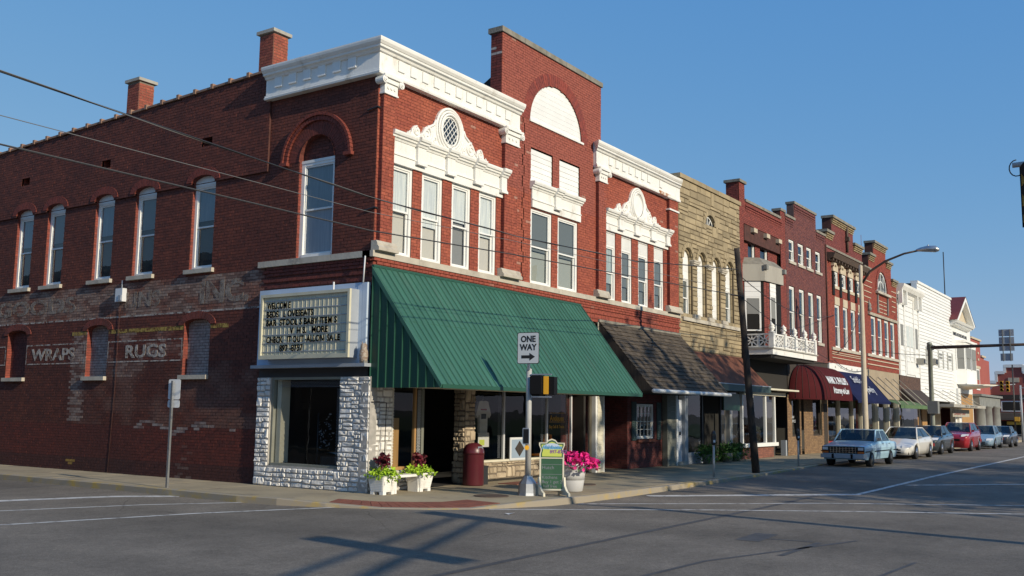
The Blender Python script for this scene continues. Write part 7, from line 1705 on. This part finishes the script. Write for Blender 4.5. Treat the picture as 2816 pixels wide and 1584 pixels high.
MB().lathe([(.16, 0), (.11, 5.6)], -13, -20.2, 12).build('column', 'alu_pole', bs); MB().tube([(-13, -20.2, 5.0), (-2.9, -15.85, 5.0)], [.075, .05], 8).build('arm', 'alu_pole', bs); MB().tube([(-13, -20.2, 5.45), (-2.9, -15.85, 5.25)], [.05, .04], 8).build('arm', 'alu_pole', bs)
for x, y in ((-6.65, -16.95), (-3.1, -15.95)):
    h = MB().box(x - .21, x + .21, y - .10, y + .10, 4.42, 5.58).build('signal_head', 'signal_amber', bs)
    for k in range(3):
        m = MB(lambda u, v, w: (x + u, y + .10 + w, v)); cyl_w(m, 0, 4.62 + k * .37, .13, 0, .2, 12); m.build('visor', 'black', h)

sc = root('paper_scrap', (-.42, -3.62, zr(0)), 'small white scrap of paper lying on the road before the corner', 'litter')
MB().add([(-.50, -3.66, zr(0) + .006), (-.36, -3.70, zr(0) + .03), (-.33, -3.57, zr(0) + .008), (-.46, -3.55, zr(0) + .02)], [(0, 1, 2), (0, 2, 3)]).build('sheet', 'sign_white', sc, fix=False)
# ------------------------------------------------------------------ plants by the doors, trees across the street
def fern(x, y, label, seed):
    p = root('fern_planter', (x, y, 0), label, 'planter', 'planters by the shop doors')
    MB().lathe([(.15, 0), (.19, .26), (.20, .30), (.17, .30)], x, y, 12).build('pot', 'stone_grey', p)
    stuff(leafball('fronds', 'green_leaf', p, None, None, 520, .13, seed=seed, droop=.4, w=.3, pts=lambda r: (x + r.gauss(0, .17), y + r.gauss(0, .15), .12 + .55 * r.random() * (1 - .3 * r.random()))))
fern(15.6, -.33, 'leafy green plant in a pot beside the shop door under the brown awning', 61); fern(17.3, -.30, 'bushy green fern in a pot at the left of the brick bulkhead', 62); fern(18.1, -.28, 'spreading green fern in a pot before the dark shop window', 63)
def tree(name, label, x, y, h, rad, seed, n=5200, base=.42):
    t = root(name, (x, y, 0), label, 'tree', 'trees on the courthouse lawn'); r = random.Random(seed)
    m = MB(); m.tube([(x, y, -.1), (x + .1, y, h * .2), (x - .1, y + .1, h * .42), (x, y, h * .7)], [.32, .26, .2, .07], 9); cl = []
    for k in range(11):
        a = r.random() * 2 * pi; z = h * (.28 + .4 * r.random()); d = rad * (.5 + .4 * r.random()); e = (x + d * cos(a), y + d * sin(a), min(h * .93, z + d * .6))
        m.tube([(x, y, z), (x + d * .5 * cos(a), y + d * .5 * sin(a), z + d * .35), e], [.10, .07, .02], 6); cl.append(e)
    stuff(m.build('trunk', 'bark', t))
    for k in range(14): 
        a = r.random() * 2 * pi; u = r.random(); z = h * (base + (.96 - base) * u); d = rad * (.85 * sin(pi * (.12 + .8 * u))) * sqrt(r.random()); cl.append((x + d * cos(a), y + d * sin(a), z))
    def pts(r):
        c = cl[int(r.random() * len(cl))]; s = rad * .30; return (c[0] + r.gauss(0, s), c[1] + r.gauss(0, s), max(h * .24, c[2] + r.gauss(0, s * .7)))
    stuff(leafball('crown', 'dark_leaf', t, None, None, n, .34, seed=seed + 5, pts=pts, w=.7))
tree('shade_tree', 'broad leafy tree on the courthouse lawn opposite the shingled awning', 7.6, -24.0, 13.6, 3.6, 101)
tree('shade_tree', 'second leafy tree on the courthouse lawn opposite the buff building', 13.2, -24.5, 13.8, 3.4, 102)
tree('shade_tree', 'third leafy tree on the courthouse lawn further along the street', 20.5, -27.0, 9.0, 3.4, 103)
# building added across the side street to darken window reflections (outside the frame, seen only in reflections)
OB = root('unseen_opposite_building', (-27, 24, 0), 'unseen brown brick building added across the side street', 'building')
MB().box(-42, -15.5, 5, 45, 0, 8.6).build('wall', 'mortar_grey', OB); MB().box(-42.2, -15.3, 4.8, 45.2, 8.6, 8.9).build('coping', 'coping_stone', OB)
for k in range(9): MB().box(-15.5, -15.42, 7 + k * 4.2, 8.2 + k * 4.2, 4.6, 6.8).build('window', 'car_glass', OB)
for k in range(5): MB().box(-15.5, -15.42, 7 + k * 7, 11.5 + k * 7, .5, 2.6).build('shop_window', 'car_glass', OB)

CH = root('courthouse', (15, -52, 0), 'unseen pale stone courthouse added beyond the lawn to darken reflections', 'building')  # added out of frame to darken what the shop glass mirrors
MB().box(-8, 38, -64, -44, 0, 9.5).build('wall', 'limestone', CH); MB().box(-8.5, 38.5, -64.5, -43.5, 9.5, 10.2).build('cornice', 'limestone', CH)
for k in range(11):
    for z in (1.2, 5.4): MB().box(-5 + k * 4, -3.4 + k * 4, -44.02, -43.9, z, z + 2.6).build('window', 'car_glass', CH)
tree('shade_tree', 'unseen leafy tree near the crossing, added to darken reflections', -2.0, -40.0, 8.0, 4.0, 104); tree('shade_tree', 'unseen leafy tree far along the lawn, added to darken reflections', 34.0, -38.0, 9.0, 4.2, 105)  # two more unseen trees, added so the street windows reflect something darker
